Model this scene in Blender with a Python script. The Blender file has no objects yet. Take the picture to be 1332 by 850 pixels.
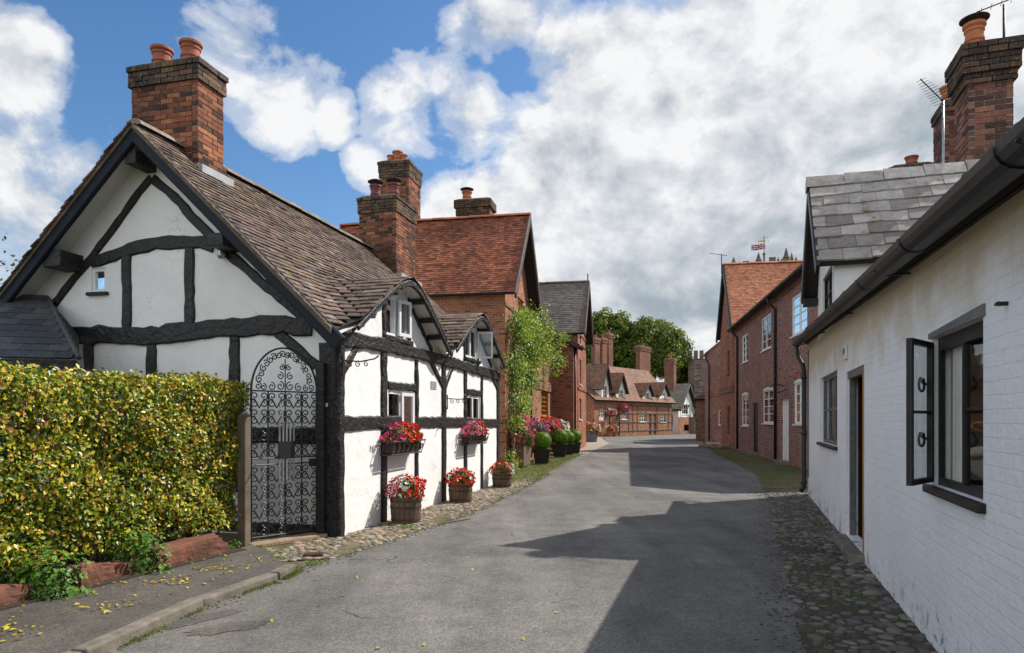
import bpy, bmesh, math, random
import numpy as np
from mathutils import Vector, Matrix
R = math.radians
rnd = random.Random(7)
nr = np.random.RandomState(11)
SC = bpy.context.scene
COL = SC.collection
F, CX, HY, H = 888.0, 666.0, 545.0, 1.6        # photo focal length in px, axis, horizon row, eye height

# ------------------------------------------------------------------ materials
MATS = {}
def newmat(name):
    m = bpy.data.materials.new(name); m.use_nodes = True
    nt = m.node_tree; nt.nodes.clear()
    out = nt.nodes.new('ShaderNodeOutputMaterial')
    MATS[name] = m
    return m, nt, out
def nd(nt, typ, **kw):
    n = nt.nodes.new('ShaderNode' + typ)
    for k, v in kw.items():
        if k in n.inputs: n.inputs[k].default_value = v
        else: setattr(n, k, v)
    return n
def L(nt, a, b): nt.links.new(a, b)
def c4(c): return (c[0], c[1], c[2], 1.0)
def ramp(nt, fac, stops, interp='LINEAR'):
    r = nt.nodes.new('ShaderNodeValToRGB'); e = r.color_ramp.elements
    r.color_ramp.interpolation = interp
    while len(e) < len(stops): e.new(0.5)
    for i, (p, c) in enumerate(stops):
        e[i].position = p; e[i].color = c4(c) if len(c) == 3 else c
    L(nt, fac, r.inputs[0]); return r.outputs[0]
def mix(nt, fac, a, b, mode='MIX'):
    n = nt.nodes.new('ShaderNodeMix'); n.data_type = 'RGBA'; n.blend_type = mode
    for sock, v in ((n.inputs[0], fac), (n.inputs[6], a), (n.inputs[7], b)):
        if isinstance(v, (int, float)): sock.default_value = v
        elif isinstance(v, tuple): sock.default_value = c4(v)
        else: L(nt, v, sock)
    return n.outputs[2]
def mth(nt, op, a, b=0.0, c=None, clamp=False):
    n = nt.nodes.new('ShaderNodeMath'); n.operation = op; n.use_clamp = clamp
    for i, v in enumerate((a, b, c)):
        if v is None: continue
        if isinstance(v, (int, float)): n.inputs[i].default_value = v
        else: L(nt, v, n.inputs[i])
    return n.outputs[0]
def noise(nt, vec, scale, detail=4, rough=0.55, dist=0.0):
    n = nd(nt, 'TexNoise'); n.inputs['Scale'].default_value = scale
    n.inputs['Detail'].default_value = detail; n.inputs['Roughness'].default_value = rough
    n.inputs['Distortion'].default_value = dist
    if vec is not None: L(nt, vec, n.inputs['Vector'])
    return n.outputs['Fac']
def bsdf(nt, out, col, rough=0.8, bump=None, bstr=0.3, bdist=0.01, spec=0.3, metal=0.0):
    b = nd(nt, 'BsdfPrincipled'); b.inputs['Roughness'].default_value = 0.8
    if isinstance(rough, (int, float)): b.inputs['Roughness'].default_value = rough
    else: L(nt, rough, b.inputs['Roughness'])
    b.inputs['Specular IOR Level'].default_value = spec; b.inputs['Metallic'].default_value = metal
    if isinstance(col, tuple): b.inputs['Base Color'].default_value = c4(col)
    else: L(nt, col, b.inputs['Base Color'])
    if bump is not None:
        bn = nd(nt, 'Bump'); bn.inputs['Strength'].default_value = bstr; bn.inputs['Distance'].default_value = bdist
        L(nt, bump, bn.inputs['Height']); L(nt, bn.outputs[0], b.inputs['Normal'])
    L(nt, b.outputs[0], out.inputs[0]); return b
def simple(name, c1, c2=None, scale=6.0, rough=0.7, bstr=0.25, bdist=0.005, spec=0.3, metal=0.0, bscale=None, detail=5):
    m, nt, out = newmat(name)
    tc = nd(nt, 'TexCoord').outputs['Object']
    c2 = c2 or tuple(v * 0.75 for v in c1)
    n = noise(nt, tc, scale, detail); col = ramp(nt, n, [(0.3, c1), (0.7, c2)])
    b = noise(nt, tc, bscale or scale * 6, 4)
    bsdf(nt, out, col, rough, b, bstr, bdist, spec, metal); return m
def uvv(nt, rot90=False):
    return nd(nt, 'TexCoord').outputs['UV']
def brickmat(name, ca, cb, mortar, stain=(0.05,0.04,0.035), stain_amt=0.45, dark=(0.09,0.03,0.02), w=0.225, h=0.075, ms=0.007, paint=None, bstr=0.6):
    m, nt, out = newmat(name)
    uv = uvv(nt); obj = nd(nt, 'TexCoord').outputs['Object']
    dn = nd(nt, 'TexNoise'); dn.inputs['Scale'].default_value = 5.0; L(nt, uv, dn.inputs['Vector'])
    vm = nd(nt, 'VectorMath', operation='MULTIPLY_ADD'); L(nt, dn.outputs['Color'], vm.inputs[0])
    vm.inputs[1].default_value = (0.012, 0.010, 0); L(nt, uv, vm.inputs[2])
    bt = nd(nt, 'TexBrick'); L(nt, vm.outputs[0], bt.inputs['Vector'])
    bt.inputs['Scale'].default_value = 1; bt.inputs['Brick Width'].default_value = w; bt.inputs['Row Height'].default_value = h
    bt.inputs['Mortar Size'].default_value = ms; bt.inputs['Mortar Smooth'].default_value = 0.25
    bt.inputs['Color1'].default_value = (0,0,0,1); bt.inputs['Color2'].default_value = (1,1,1,1); bt.inputs['Mortar'].default_value = (0.5,0.5,0.5,1)
    if paint:
        big = noise(nt, obj, 1.3, 5); fine = noise(nt, obj, 40, 3)
        col = ramp(nt, big, [(0.3, paint), (0.75, tuple(v*0.9 for v in paint))])
        sep = nd(nt, 'SeparateXYZ'); L(nt, obj, sep.inputs[0])
        # splashed dirt at the foot, weathering under the eaves: wear with its own ragged shape
        foot = mth(nt, 'SUBTRACT', 0.40, sep.outputs[2]); n2 = noise(nt, obj, 5.0, 6, 0.7)
        f1 = mth(nt, 'MULTIPLY', mth(nt, 'ADD', foot, mth(nt, 'MULTIPLY', mth(nt,'SUBTRACT', n2, 0.62), 3.0)), 1.6, clamp=True)
        col = mix(nt, mth(nt,'MULTIPLY', f1, 0.8), col, (0.22, 0.20, 0.17))
        top = mth(nt, 'SUBTRACT', sep.outputs[2], 2.12); n3 = noise(nt, obj, 1.8, 5, 0.6)
        f2 = mth(nt, 'MULTIPLY', mth(nt, 'ADD', top, mth(nt, 'MULTIPLY', mth(nt,'SUBTRACT', n3, 0.5), 1.0)), 2.0, clamp=True)
        col = mix(nt, mth(nt,'MULTIPLY', f2, 0.9), col, (0.50, 0.40, 0.25))
        chip = mth(nt, 'GREATER_THAN', noise(nt, obj, 7, 6, 0.7), 0.735)
        col = mix(nt, mth(nt,'MULTIPLY', chip, 0.35), col, (0.35, 0.33, 0.30))
        hgt = mth(nt, 'MULTIPLY_ADD', bt.outputs['Fac'], -0.9, mth(nt, 'MULTIPLY', noise(nt, obj, 11, 6, .65), 1.8))
        blk = mth(nt, 'MULTIPLY', mth(nt, 'GREATER_THAN', noise(nt, obj, 3.6, 7, 0.72), 0.575), mth(nt, 'MULTIPLY', mth(nt, 'SUBTRACT', 0.48, sep.outputs[2]), 2.0, clamp=True)); col = mix(nt, mth(nt, 'MULTIPLY', blk, 0.85), col, (0.07, 0.07, 0.06))
        bsdf(nt, out, col, 0.55, hgt, bstr, 0.016, 0.35); return m
    base = ramp(nt, bt.outputs['Color'], [(0.0, dark), (0.18, ca), (0.6, cb), (1.0, ca)])
    var = noise(nt, obj, 22, 4); base = mix(nt, 0.5, base, ramp(nt, var, [(0.3, (0.55,0.5,0.5)), (0.7, (1.25,1.2,1.15))]), 'MULTIPLY')
    col = mix(nt, bt.outputs['Fac'], base, mortar)
    st = ramp(nt, noise(nt, obj, 0.7, 6, 0.65), [(0.42, (0,0,0)), (0.68, (1,1,1))])
    col = mix(nt, mth(nt, 'MULTIPLY', st, stain_amt), col, stain)
    hgt = mth(nt, 'MULTIPLY_ADD', bt.outputs['Fac'], -1.0, mth(nt, 'MULTIPLY', var, 0.6))
    bsdf(nt, out, col, 0.88, hgt, bstr, 0.012, 0.2); return m
def tilemat(name, stops, moss=(0.12,0.13,0.03), moss_amt=0.0, lichen=(0.4,0.39,0.34), lich=0.0, rough=0.8, stain=0.35):
    m, nt, out = newmat(name)
    g = nd(nt, 'NewGeometry'); obj = nd(nt, 'TexCoord').outputs['Object']
    col = ramp(nt, g.outputs['Random Per Island'], stops)
    v = noise(nt, obj, 12, 5, 0.65)
    col = mix(nt, 0.6, col, ramp(nt, v, [(0.3, (0.6,0.6,0.6)), (0.7, (1.3,1.28,1.25))]), 'MULTIPLY')
    s = ramp(nt, noise(nt, obj, 0.8, 5, 0.6), [(0.4, (0,0,0)), (0.65, (1,1,1))])
    col = mix(nt, mth(nt, 'MULTIPLY', s, stain), col, tuple(x*0.45 for x in stops[0][1]))
    if moss_amt:
        mm = ramp(nt, noise(nt, obj, 3.2, 6, 0.7), [(0.60 - 0.03*moss_amt, (0,0,0)), (0.66, (1,1,1))])
        col = mix(nt, mth(nt,'MULTIPLY', mm, 0.75), col, moss)
    if lich:
        ll = ramp(nt, noise(nt, obj, 26, 4, 0.6), [(0.58, (0,0,0)), (0.66, (1,1,1))])
        col = mix(nt, mth(nt,'MULTIPLY', ll, lich), col, lichen)
    bsdf(nt, out, col, rough, noise(nt, obj, 60, 4), 0.35, 0.004, 0.25); return m
def leafmat(name, stops, trans=0.35, rough=0.45):
    m, nt, out = newmat(name)
    g = nd(nt, 'NewGeometry'); obj = nd(nt, 'TexCoord').outputs['Object']
    col = ramp(nt, g.outputs['Random Per Island'], stops)
    col = mix(nt, 0.6, col, ramp(nt, noise(nt, obj, 1.4, 4), [(0.35, (0.62,0.72,0.6)), (0.65, (1.2,1.15,1.0))]), 'MULTIPLY')
    b = nd(nt, 'BsdfPrincipled'); L(nt, col, b.inputs['Base Color']); b.inputs['Roughness'].default_value = rough
    b.inputs['Specular IOR Level'].default_value = 0.35
    t = nd(nt, 'BsdfTranslucent'); L(nt, col, t.inputs[0])
    ms = nd(nt, 'MixShader'); ms.inputs[0].default_value = trans
    L(nt, b.outputs[0], ms.inputs[1]); L(nt, t.outputs[0], ms.inputs[2]); L(nt, ms.outputs[0], out.inputs[0]); return m

M = MATS
brickmat('brick_orange', (0.31,0.105,0.05), (0.47,0.185,0.085), (0.36,0.31,0.25), stain_amt=0.5, stain=(0.11,0.06,0.04), dark=(0.12,0.05,0.035))
brickmat('brick_chimney', (0.36,0.12,0.055), (0.50,0.19,0.08), (0.22,0.19,0.16), stain_amt=0.7, stain=(0.06,0.05,0.04), dark=(0.07,0.045,0.04))
brickmat('brick_chimney_right', (0.20,0.09,0.06), (0.34,0.15,0.10), (0.42,0.38,0.33), stain_amt=0.5, stain=(0.05,0.045,0.04), dark=(0.05,0.04,0.04), ms=0.009)
brickmat('brick_terrace', (0.24,0.095,0.065), (0.36,0.16,0.11), (0.44,0.39,0.35), stain_amt=0.45, stain=(0.12,0.07,0.055), dark=(0.10,0.045,0.04), ms=0.009)
brickmat('brick_red', (0.35,0.11,0.06), (0.45,0.16,0.08), (0.30,0.24,0.19), stain_amt=0.4, dark=(0.12,0.04,0.03))
brickmat('brick_dark', (0.22,0.085,0.05), (0.31,0.13,0.075), (0.27,0.22,0.18), stain_amt=0.45, dark=(0.08,0.035,0.03))
brickmat('whitewashed_brick', (1,1,1), (1,1,1), (1,1,1), paint=(0.86,0.865,0.87), bstr=0.55)
brickmat('stone_ashlar', (0.20,0.15,0.11), (0.26,0.20,0.15), (0.13,0.11,0.09), w=0.6, h=0.3, ms=0.012, stain_amt=0.6, dark=(0.15,0.11,0.08))
def plaster(name, c, amt=0.1):
    m, nt, out = newmat(name); obj = nd(nt, 'TexCoord').outputs['Object']
    col = ramp(nt, noise(nt, obj, 0.9, 5), [(0.3, c), (0.72, tuple(v*(1-amt) for v in c))])
    sep = nd(nt, 'SeparateXYZ'); L(nt, obj, sep.inputs[0])
    foot = mth(nt, 'SUBTRACT', 0.22, sep.outputs[2]); n2 = noise(nt, obj, 6.0, 6, 0.7)
    f1 = mth(nt, 'MULTIPLY', mth(nt, 'ADD', foot, mth(nt, 'MULTIPLY', mth(nt,'SUBTRACT', n2, 0.62), 2.2)), 1.6, clamp=True)
    col = mix(nt, mth(nt,'MULTIPLY', f1, 0.6), col, (0.33, 0.32, 0.27))
    st_ = noise(nt, obj, 3.0, 7, 0.7); col = mix(nt, 0.35, col, ramp(nt, st_, [(0.35,(0.86,0.85,0.83)),(0.55,(1.0,1.0,1.0))]), 'MULTIPLY')
    cv = nd(nt, 'TexVoronoi'); cv.feature = 'DISTANCE_TO_EDGE'; cv.inputs['Scale'].default_value = 1.1; dn_ = nd(nt, 'TexNoise'); dn_.inputs['Scale'].default_value = 3.0; dn_.inputs['Detail'].default_value = 6; L(nt, obj, dn_.inputs['Vector'])
    va = nd(nt, 'VectorMath', operation='MULTIPLY_ADD'); L(nt, dn_.outputs['Color'], va.inputs[0]); va.inputs[1].default_value = (.6,.6,.6); L(nt, obj, va.inputs[2]); L(nt, va.outputs[0], cv.inputs['Vector'])
    ck = mth(nt, 'MULTIPLY', mth(nt, 'LESS_THAN', cv.outputs['Distance'], 0.004), mth(nt, 'GREATER_THAN', noise(nt, obj, 0.7, 2), 0.5)); col = mix(nt, mth(nt, 'MULTIPLY', ck, 0.45), col, (0.35,0.33,0.30))
    hb_ = mth(nt, 'ADD', noise(nt, obj, 9, 7, 0.6), mth(nt, 'MULTIPLY', noise(nt, obj, 1.6, 3), 3.0))
    bsdf(nt, out, col, 0.75, hb_, 0.45, 0.02, 0.25); return m
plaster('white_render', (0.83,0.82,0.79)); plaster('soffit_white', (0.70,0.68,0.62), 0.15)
simple('black_timber', (0.009,0.009,0.0095), (0.026,0.023,0.021), 5, 0.47, 1.0, 0.03, 0.35, bscale=16)
simple('bargeboard_paint', (0.008,0.013,0.022), (0.012,0.016,0.022), 4, 0.6, 0.25, 0.004, 0.2)
simple('brown_timber', (0.10,0.07,0.05), (0.06,0.045,0.035), 8, 0.7, 0.5)
simple('old_oak', (0.20,0.155,0.115), (0.10,0.08,0.06), 5, 0.8, 0.6, 0.008, 0.2, bscale=40)
simple('barrel_oak', (0.17,0.12,0.085), (0.09,0.07,0.055), 7, 0.8, 0.5, 0.006, 0.2, bscale=45)
simple('orange_wood', (0.50,0.21,0.04), (0.40,0.15,0.03), 5, 0.45, 0.2)
simple('white_paint', (0.80,0.80,0.78), (0.72,0.72,0.70), 5, 0.45, 0.08)
simple('grey_frame', (0.10,0.10,0.10), (0.17,0.165,0.155), 9, 0.6, 0.4)
simple('dark_frame', (0.012,0.011,0.011), (0.026,0.022,0.020), 9, 0.5, 0.4)
simple('gutter_black', (0.012,0.012,0.013), (0.028,0.027,0.027), 3, 0.45, 0.12, 0.003, 0.35)
simple('wrought_iron', (0.010,0.010,0.011), (0.02,0.019,0.018), 30, 0.45, 0.2, 0.002, 0.5)
simple('rusty_iron', (0.13,0.055,0.03), (0.03,0.022,0.02), 20, 0.7, 0.4)
simple('lead', (0.42,0.43,0.44), (0.30,0.31,0.32), 6, 0.5, 0.3)
simple('mortar', (0.50,0.47,0.42), (0.33,0.31,0.28), 12, 0.9, 0.6)
simple('terracotta', (0.42,0.15,0.09), (0.27,0.09,0.055), 8, 0.75, 0.3)
simple('terracotta_orange', (0.55,0.20,0.09), (0.38,0.13,0.06), 6, 0.75, 0.3)
simple('pot_purple', (0.24,0.085,0.08), (0.16,0.06,0.055), 6, 0.6, 0.2)
simple('cream_band', (0.62,0.55,0.45), None, 6, 0.7)
simple('mortar_dark', (0.40,0.36,0.31), (0.20,0.175,0.15), 10, 0.95, 0.6)
simple('moss_mortar', (0.10,0.085,0.055), (0.16,0.14,0.06), 9, 0.95, 0.8, 0.02)
simple('soot_brick', (0.075,0.055,0.045), (0.13,0.10,0.06), 14, 0.9, 0.7, 0.02)
simple('roof_felt', (0.04,0.035,0.03), None, 5, 0.9)
simple('interior_cream', (0.55,0.50,0.40), None, 2, 0.9)
simple('interior_dark', (0.015,0.014,0.013), None, 2, 0.9)
simple('curtain_white', (0.62,0.61,0.57), (0.5,0.49,0.45), 3, 0.9)
simple('curtain_ochre', (0.34,0.27,0.15), None, 3, 0.9)
simple('black_plastic', (0.02,0.02,0.021), (0.032,0.032,0.033), 5, 0.45, 0.1)
simple('slate_trough', (0.13,0.135,0.14), (0.19,0.19,0.19), 5, 0.7)
simple('soil', (0.05,0.035,0.025), None, 20, 0.95, 0.6)
simple('sandstone', (0.22,0.085,0.055), (0.10,0.055,0.04), 5.0, 0.92, 0.9, 0.03, 0.15, bscale=12)
simple('stone_step', (0.36,0.26,0.17), (0.22,0.16,0.11), 5, 0.9, 0.7, 0.015)
simple('bark', (0.11,0.08,0.055), (0.06,0.045,0.035), 10, 0.9, 0.7, 0.02)
simple('stem_brown', (0.16,0.11,0.07), (0.10,0.07,0.045), 20, 0.9, 0.4)
simple('metal_grey', (0.45,0.46,0.47), (0.35,0.36,0.37), 8, 0.35, 0.05, metal=0.7)
simple('gilded_metal', (0.65,0.45,0.12), None, 8, 0.4, metal=0.6)
simple('flag_red', (0.55,0.03,0.05), (0.5,0.03,0.05), 4, 0.8)
simple('flag_blue', (0.02,0.04,0.22), (0.02,0.035,0.2), 4, 0.8)
simple('flag_white', (0.78,0.78,0.78), (0.7,0.7,0.7), 4, 0.8)
simple('grey_garage_paint', (0.42,0.38,0.36), None, 3, 0.6)
simple('plaque_white', (0.70,0.70,0.68), (0.6,0.6,0.58), 10, 0.6)
simple('lamp_glass', (0.5,0.5,0.48), None, 5, 0.2)
tilemat('tiles_brown', [(0.0,(0.070,0.052,0.044)),(0.35,(0.125,0.088,0.070)),(0.7,(0.18,0.118,0.090)),(0.92,(0.23,0.145,0.105)),(1,(0.25,0.21,0.18))], moss_amt=0.8, moss=(0.17,0.16,0.03), lich=0.35, stain=0.45)
tilemat('tiles_ridge', [(0,(0.17,0.14,0.12)),(1,(0.26,0.22,0.19))], moss_amt=1.2, lich=0.4)
tilemat('tiles_red', [(0.0,(0.14,0.05,0.032)),(0.3,(0.24,0.078,0.045)),(0.7,(0.34,0.115,0.06)),(1,(0.44,0.16,0.08))], moss_amt=0.0, lich=0.12, stain=0.55)
tilemat('tiles_orange', [(0.0,(0.42,0.16,0.085)),(0.5,(0.56,0.235,0.13)),(1,(0.68,0.31,0.18))], lich=0.15, stain=0.12)
tilemat('ridge_red', [(0,(0.42,0.13,0.07)),(1,(0.52,0.19,0.10))], lich=0.3)
tilemat('tiles_far', [(0.0,(0.19,0.095,0.065)),(0.5,(0.25,0.135,0.09)),(1,(0.31,0.17,0.115))], lich=0.2, moss_amt=0.5)
tilemat('slate_dark', [(0.0,(0.045,0.05,0.055)),(0.5,(0.065,0.07,0.075)),(1,(0.09,0.095,0.10))], lich=0.2, rough=0.5)
tilemat('slate_stone', [(0.0,(0.24,0.21,0.19)),(0.5,(0.38,0.345,0.315)),(1,(0.50,0.455,0.42))], moss_amt=0.6, moss=(0.20,0.13,0.03), lich=0.3, stain=0.45)
tilemat('tower_tiles', [(0.0,(0.12,0.105,0.095)),(0.5,(0.17,0.15,0.13)),(1,(0.21,0.19,0.165))], lich=0.3)
tilemat('laid_orange', [(0,(0.05,0.032,0.028)),(0.2,(0.12,0.055,0.04)),(0.5,(0.23,0.085,0.048)),(0.85,(0.34,0.13,0.065)),(1,(0.44,0.19,0.09))], lich=0.15, stain=0.75, rough=0.9)
tilemat('laid_brown', [(0,(0.045,0.035,0.033)),(0.3,(0.13,0.065,0.05)),(0.6,(0.23,0.10,0.07)),(1,(0.34,0.155,0.10))], lich=0.25, stain=0.55, rough=0.9)
tilemat('laid_sooty', [(0,(0.045,0.035,0.03)),(0.6,(0.11,0.075,0.055)),(1,(0.20,0.11,0.065))], lich=0.35, moss_amt=0.8, moss=(0.15,0.13,0.05), stain=0.4, rough=0.95)
tilemat('cobble', [(0.0,(0.10,0.09,0.085)),(0.3,(0.22,0.18,0.145)),(0.6,(0.33,0.27,0.20)),(0.85,(0.38,0.26,0.18)),(1,(0.28,0.27,0.27))], moss=(0.14,0.13,0.05), moss_amt=0.4, lich=0.2, stain=0.3)
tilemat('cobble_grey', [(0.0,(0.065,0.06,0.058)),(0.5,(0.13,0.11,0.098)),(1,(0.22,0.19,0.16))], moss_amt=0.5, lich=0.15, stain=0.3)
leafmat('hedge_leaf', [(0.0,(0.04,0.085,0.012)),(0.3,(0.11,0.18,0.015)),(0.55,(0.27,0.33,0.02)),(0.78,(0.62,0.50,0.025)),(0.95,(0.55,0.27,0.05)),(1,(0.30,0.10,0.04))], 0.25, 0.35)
leafmat('ivy_leaf', [(0,(0.05,0.12,0.02)),(0.6,(0.11,0.24,0.03)),(1,(0.2,0.34,0.05))])
leafmat('climber_leaf', [(0,(0.10,0.19,0.02)),(0.6,(0.27,0.38,0.035)),(1,(0.46,0.50,0.07))], 0.45)
leafmat('box_leaf', [(0,(0.07,0.16,0.01)),(0.6,(0.17,0.34,0.015)),(1,(0.32,0.50,0.03))], 0.3)
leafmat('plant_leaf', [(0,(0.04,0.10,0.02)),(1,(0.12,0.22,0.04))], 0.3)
leafmat('tree_leaf', [(0,(0.07,0.12,0.02)),(0.6,(0.16,0.22,0.03)),(1,(0.28,0.28,0.05))], 0.5)
leafmat('tree_leaf_light', [(0,(0.10,0.16,0.02)),(1,(0.22,0.30,0.05))], 0.4)
leafmat('branch_leaf', [(0,(0.12,0.12,0.03)),(0.6,(0.25,0.16,0.05)),(1,(0.35,0.13,0.06))], 0.3)
leafmat('grass_blade', [(0,(0.06,0.11,0.015)),(0.6,(0.15,0.22,0.025)),(1,(0.30,0.30,0.07))], 0.35)
leafmat('fallen_leaf', [(0,(0.40,0.38,0.03)),(0.6,(0.60,0.48,0.05)),(1,(0.45,0.25,0.08))], 0.2)
leafmat('petal_red', [(0,(0.66,0.012,0.008)),(1,(0.85,0.035,0.015))], 0.25)
leafmat('petal_pink', [(0,(0.62,0.05,0.16)),(1,(0.85,0.25,0.38))], 0.3)
leafmat('petal_white', [(0,(0.75,0.75,0.62)),(1,(0.85,0.84,0.78))], 0.3)
leafmat('petal_purple', [(0,(0.22,0.03,0.20)),(1,(0.45,0.08,0.38))], 0.3)
leafmat('petal_magenta', [(0,(0.50,0.02,0.12)),(1,(0.72,0.08,0.25))], 0.3)

def mat_glass():
    m, nt, out = newmat('window_glass')
    g = nd(nt, 'BsdfGlossy'); g.inputs['Roughness'].default_value = 0.03; g.inputs['Color'].default_value = (0.9,0.93,0.95,1)
    obj = nd(nt, 'TexCoord').outputs['Object']
    bn = nd(nt, 'Bump'); bn.inputs['Strength'].default_value = 0.25; bn.inputs['Distance'].default_value = 0.01
    L(nt, noise(nt, obj, 2.5, 2), bn.inputs['Height']); L(nt, bn.outputs[0], g.inputs['Normal'])
    t = nd(nt, 'BsdfTransparent'); t.inputs[0].default_value = (0.80,0.84,0.82,1)
    fr = nd(nt, 'Fresnel'); fr.inputs[0].default_value = 1.55
    f = mth(nt, 'MULTIPLY_ADD', fr.outputs[0], 0.9, 0.02, clamp=True)
    ms = nd(nt, 'MixShader'); L(nt, f, ms.inputs[0]); L(nt, t.outputs[0], ms.inputs[1]); L(nt, g.outputs[0], ms.inputs[2])
    L(nt, ms.outputs[0], out.inputs[0])
mat_glass()
def scl(nt, vec, s):
    a = nd(nt, 'VectorMath', operation='MULTIPLY'); L(nt, vec, a.inputs[0]); a.inputs[1].default_value = s; return a.outputs[0]
def mat_asphalt(name, base, light, wet=False):
    m, nt, out = newmat(name)
    obj = nd(nt, 'TexCoord').outputs['Object']
    big = noise(nt, obj, 0.28, 6, 0.62, 0.4); mid = noise(nt, obj, 2.4, 6, 0.7); fine = noise(nt, obj, 90, 2, 0.6)
    vor = nd(nt, 'TexVoronoi'); vor.inputs['Scale'].default_value = 70; L(nt, obj, vor.inputs['Vector'])
    col = ramp(nt, big, [(0.32, base), (0.62, light)])
    col = mix(nt, 0.55, col, ramp(nt, mid, [(0.34, (0.62,0.62,0.63)), (0.6, (1.15,1.14,1.12))]), 'MULTIPLY')
    st = ramp(nt, vor.outputs['Color'], [(0.1, (0.6,0.6,0.61)), (0.6, (1.0,1.0,0.98)), (0.95, (1.55,1.52,1.45))])
    col = mix(nt, 0.8, col, st, 'MULTIPLY')
    cr = nd(nt, 'TexVoronoi'); cr.feature = 'DISTANCE_TO_EDGE'; cr.inputs['Scale'].default_value = 0.55
    dn = nd(nt, 'TexNoise'); dn.inputs['Scale'].default_value = 2.0; dn.inputs['Detail'].default_value = 5; L(nt, obj, dn.inputs['Vector'])
    vv = nd(nt, 'VectorMath', operation='MULTIPLY_ADD'); L(nt, dn.outputs['Color'], vv.inputs[0]); vv.inputs[1].default_value = (0.9,0.9,0); L(nt, obj, vv.inputs[2])
    L(nt, vv.outputs[0], cr.inputs['Vector'])
    ck = mth(nt, 'MULTIPLY', mth(nt, 'LESS_THAN', cr.outputs['Distance'], 0.005), mth(nt, 'GREATER_THAN', noise(nt, obj, 0.5, 2), 0.56))
    col = mix(nt, mth(nt, 'MULTIPLY', ck, 0.7), col, (0.03,0.03,0.028))
    oil = ramp(nt, noise(nt, obj, 0.9, 6, 0.7, 0.8), [(0.60, (0,0,0)), (0.72, (1,1,1))])
    col = mix(nt, mth(nt, 'MULTIPLY', oil, 0.35), col, (0.05,0.05,0.05))
    tr = noise(nt, scl(nt, obj, (1.5, 0.16, 1.0)), 1.0, 4, .55); col = mix(nt, 0.8, col, ramp(nt, tr, [(0.35,(0.72,0.72,0.73)),(0.6,(1.12,1.11,1.09))]), 'MULTIPLY')
    h = mth(nt, 'MULTIPLY_ADD', vor.outputs['Distance'], -0.7, mth(nt, 'MULTIPLY', fine, 0.6))
    bsdf(nt, out, col, 0.82, h, 0.7, 0.006, 0.3)
mat_asphalt('asphalt', (0.097,0.093,0.087), (0.178,0.169,0.154))
mat_asphalt('asphalt_path', (0.080,0.072,0.064), (0.125,0.112,0.098))
def mat_ground():
    m, nt, out = newmat('verge_ground'); obj = nd(nt, 'TexCoord').outputs['Object']
    a = noise(nt, obj, 0.9, 6, 0.7); b = noise(nt, obj, 14, 5, 0.7)
    col = ramp(nt, a, [(0.35, (0.085,0.095,0.03)), (0.5, (0.13,0.115,0.06)), (0.65, (0.16,0.135,0.10))])
    col = mix(nt, 0.8, col, ramp(nt, b, [(0.3, (0.55,0.55,0.55)), (0.7, (1.3,1.3,1.3))]), 'MULTIPLY')
    bsdf(nt, out, col, 0.95, b, 0.9, 0.03, 0.1)
    m, nt, out = newmat('cobble_bed'); obj = nd(nt, 'TexCoord').outputs['Object']
    a = noise(nt, obj, 1.7, 6, 0.75); b = noise(nt, obj, 60, 4, 0.7)
    col = ramp(nt, a, [(0.40, (0.10,0.10,0.035)), (0.48, (0.17,0.14,0.09)), (0.62, (0.24,0.19,0.13))])
    col = mix(nt, 0.8, col, ramp(nt, b, [(0.3, (0.55,0.55,0.55)), (0.7, (1.3,1.3,1.3))]), 'MULTIPLY')
    bsdf(nt, out, col, 0.95, b, 0.9, 0.015, 0.1)
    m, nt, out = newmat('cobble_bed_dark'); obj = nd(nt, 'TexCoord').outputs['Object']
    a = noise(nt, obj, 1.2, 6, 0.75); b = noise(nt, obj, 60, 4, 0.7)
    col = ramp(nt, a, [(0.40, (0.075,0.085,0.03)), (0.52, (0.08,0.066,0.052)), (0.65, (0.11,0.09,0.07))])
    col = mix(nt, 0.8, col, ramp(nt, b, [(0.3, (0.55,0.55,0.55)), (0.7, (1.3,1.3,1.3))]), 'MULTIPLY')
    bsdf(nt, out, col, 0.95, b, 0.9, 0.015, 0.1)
mat_ground()
simple('paving_light', (0.34,0.27,0.21), (0.24,0.19,0.15), 4, 0.9, 0.5)
simple('kerb_stone', (0.22,0.19,0.16), (0.11,0.10,0.075), 7, 0.85, 0.6, 0.01)

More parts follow.
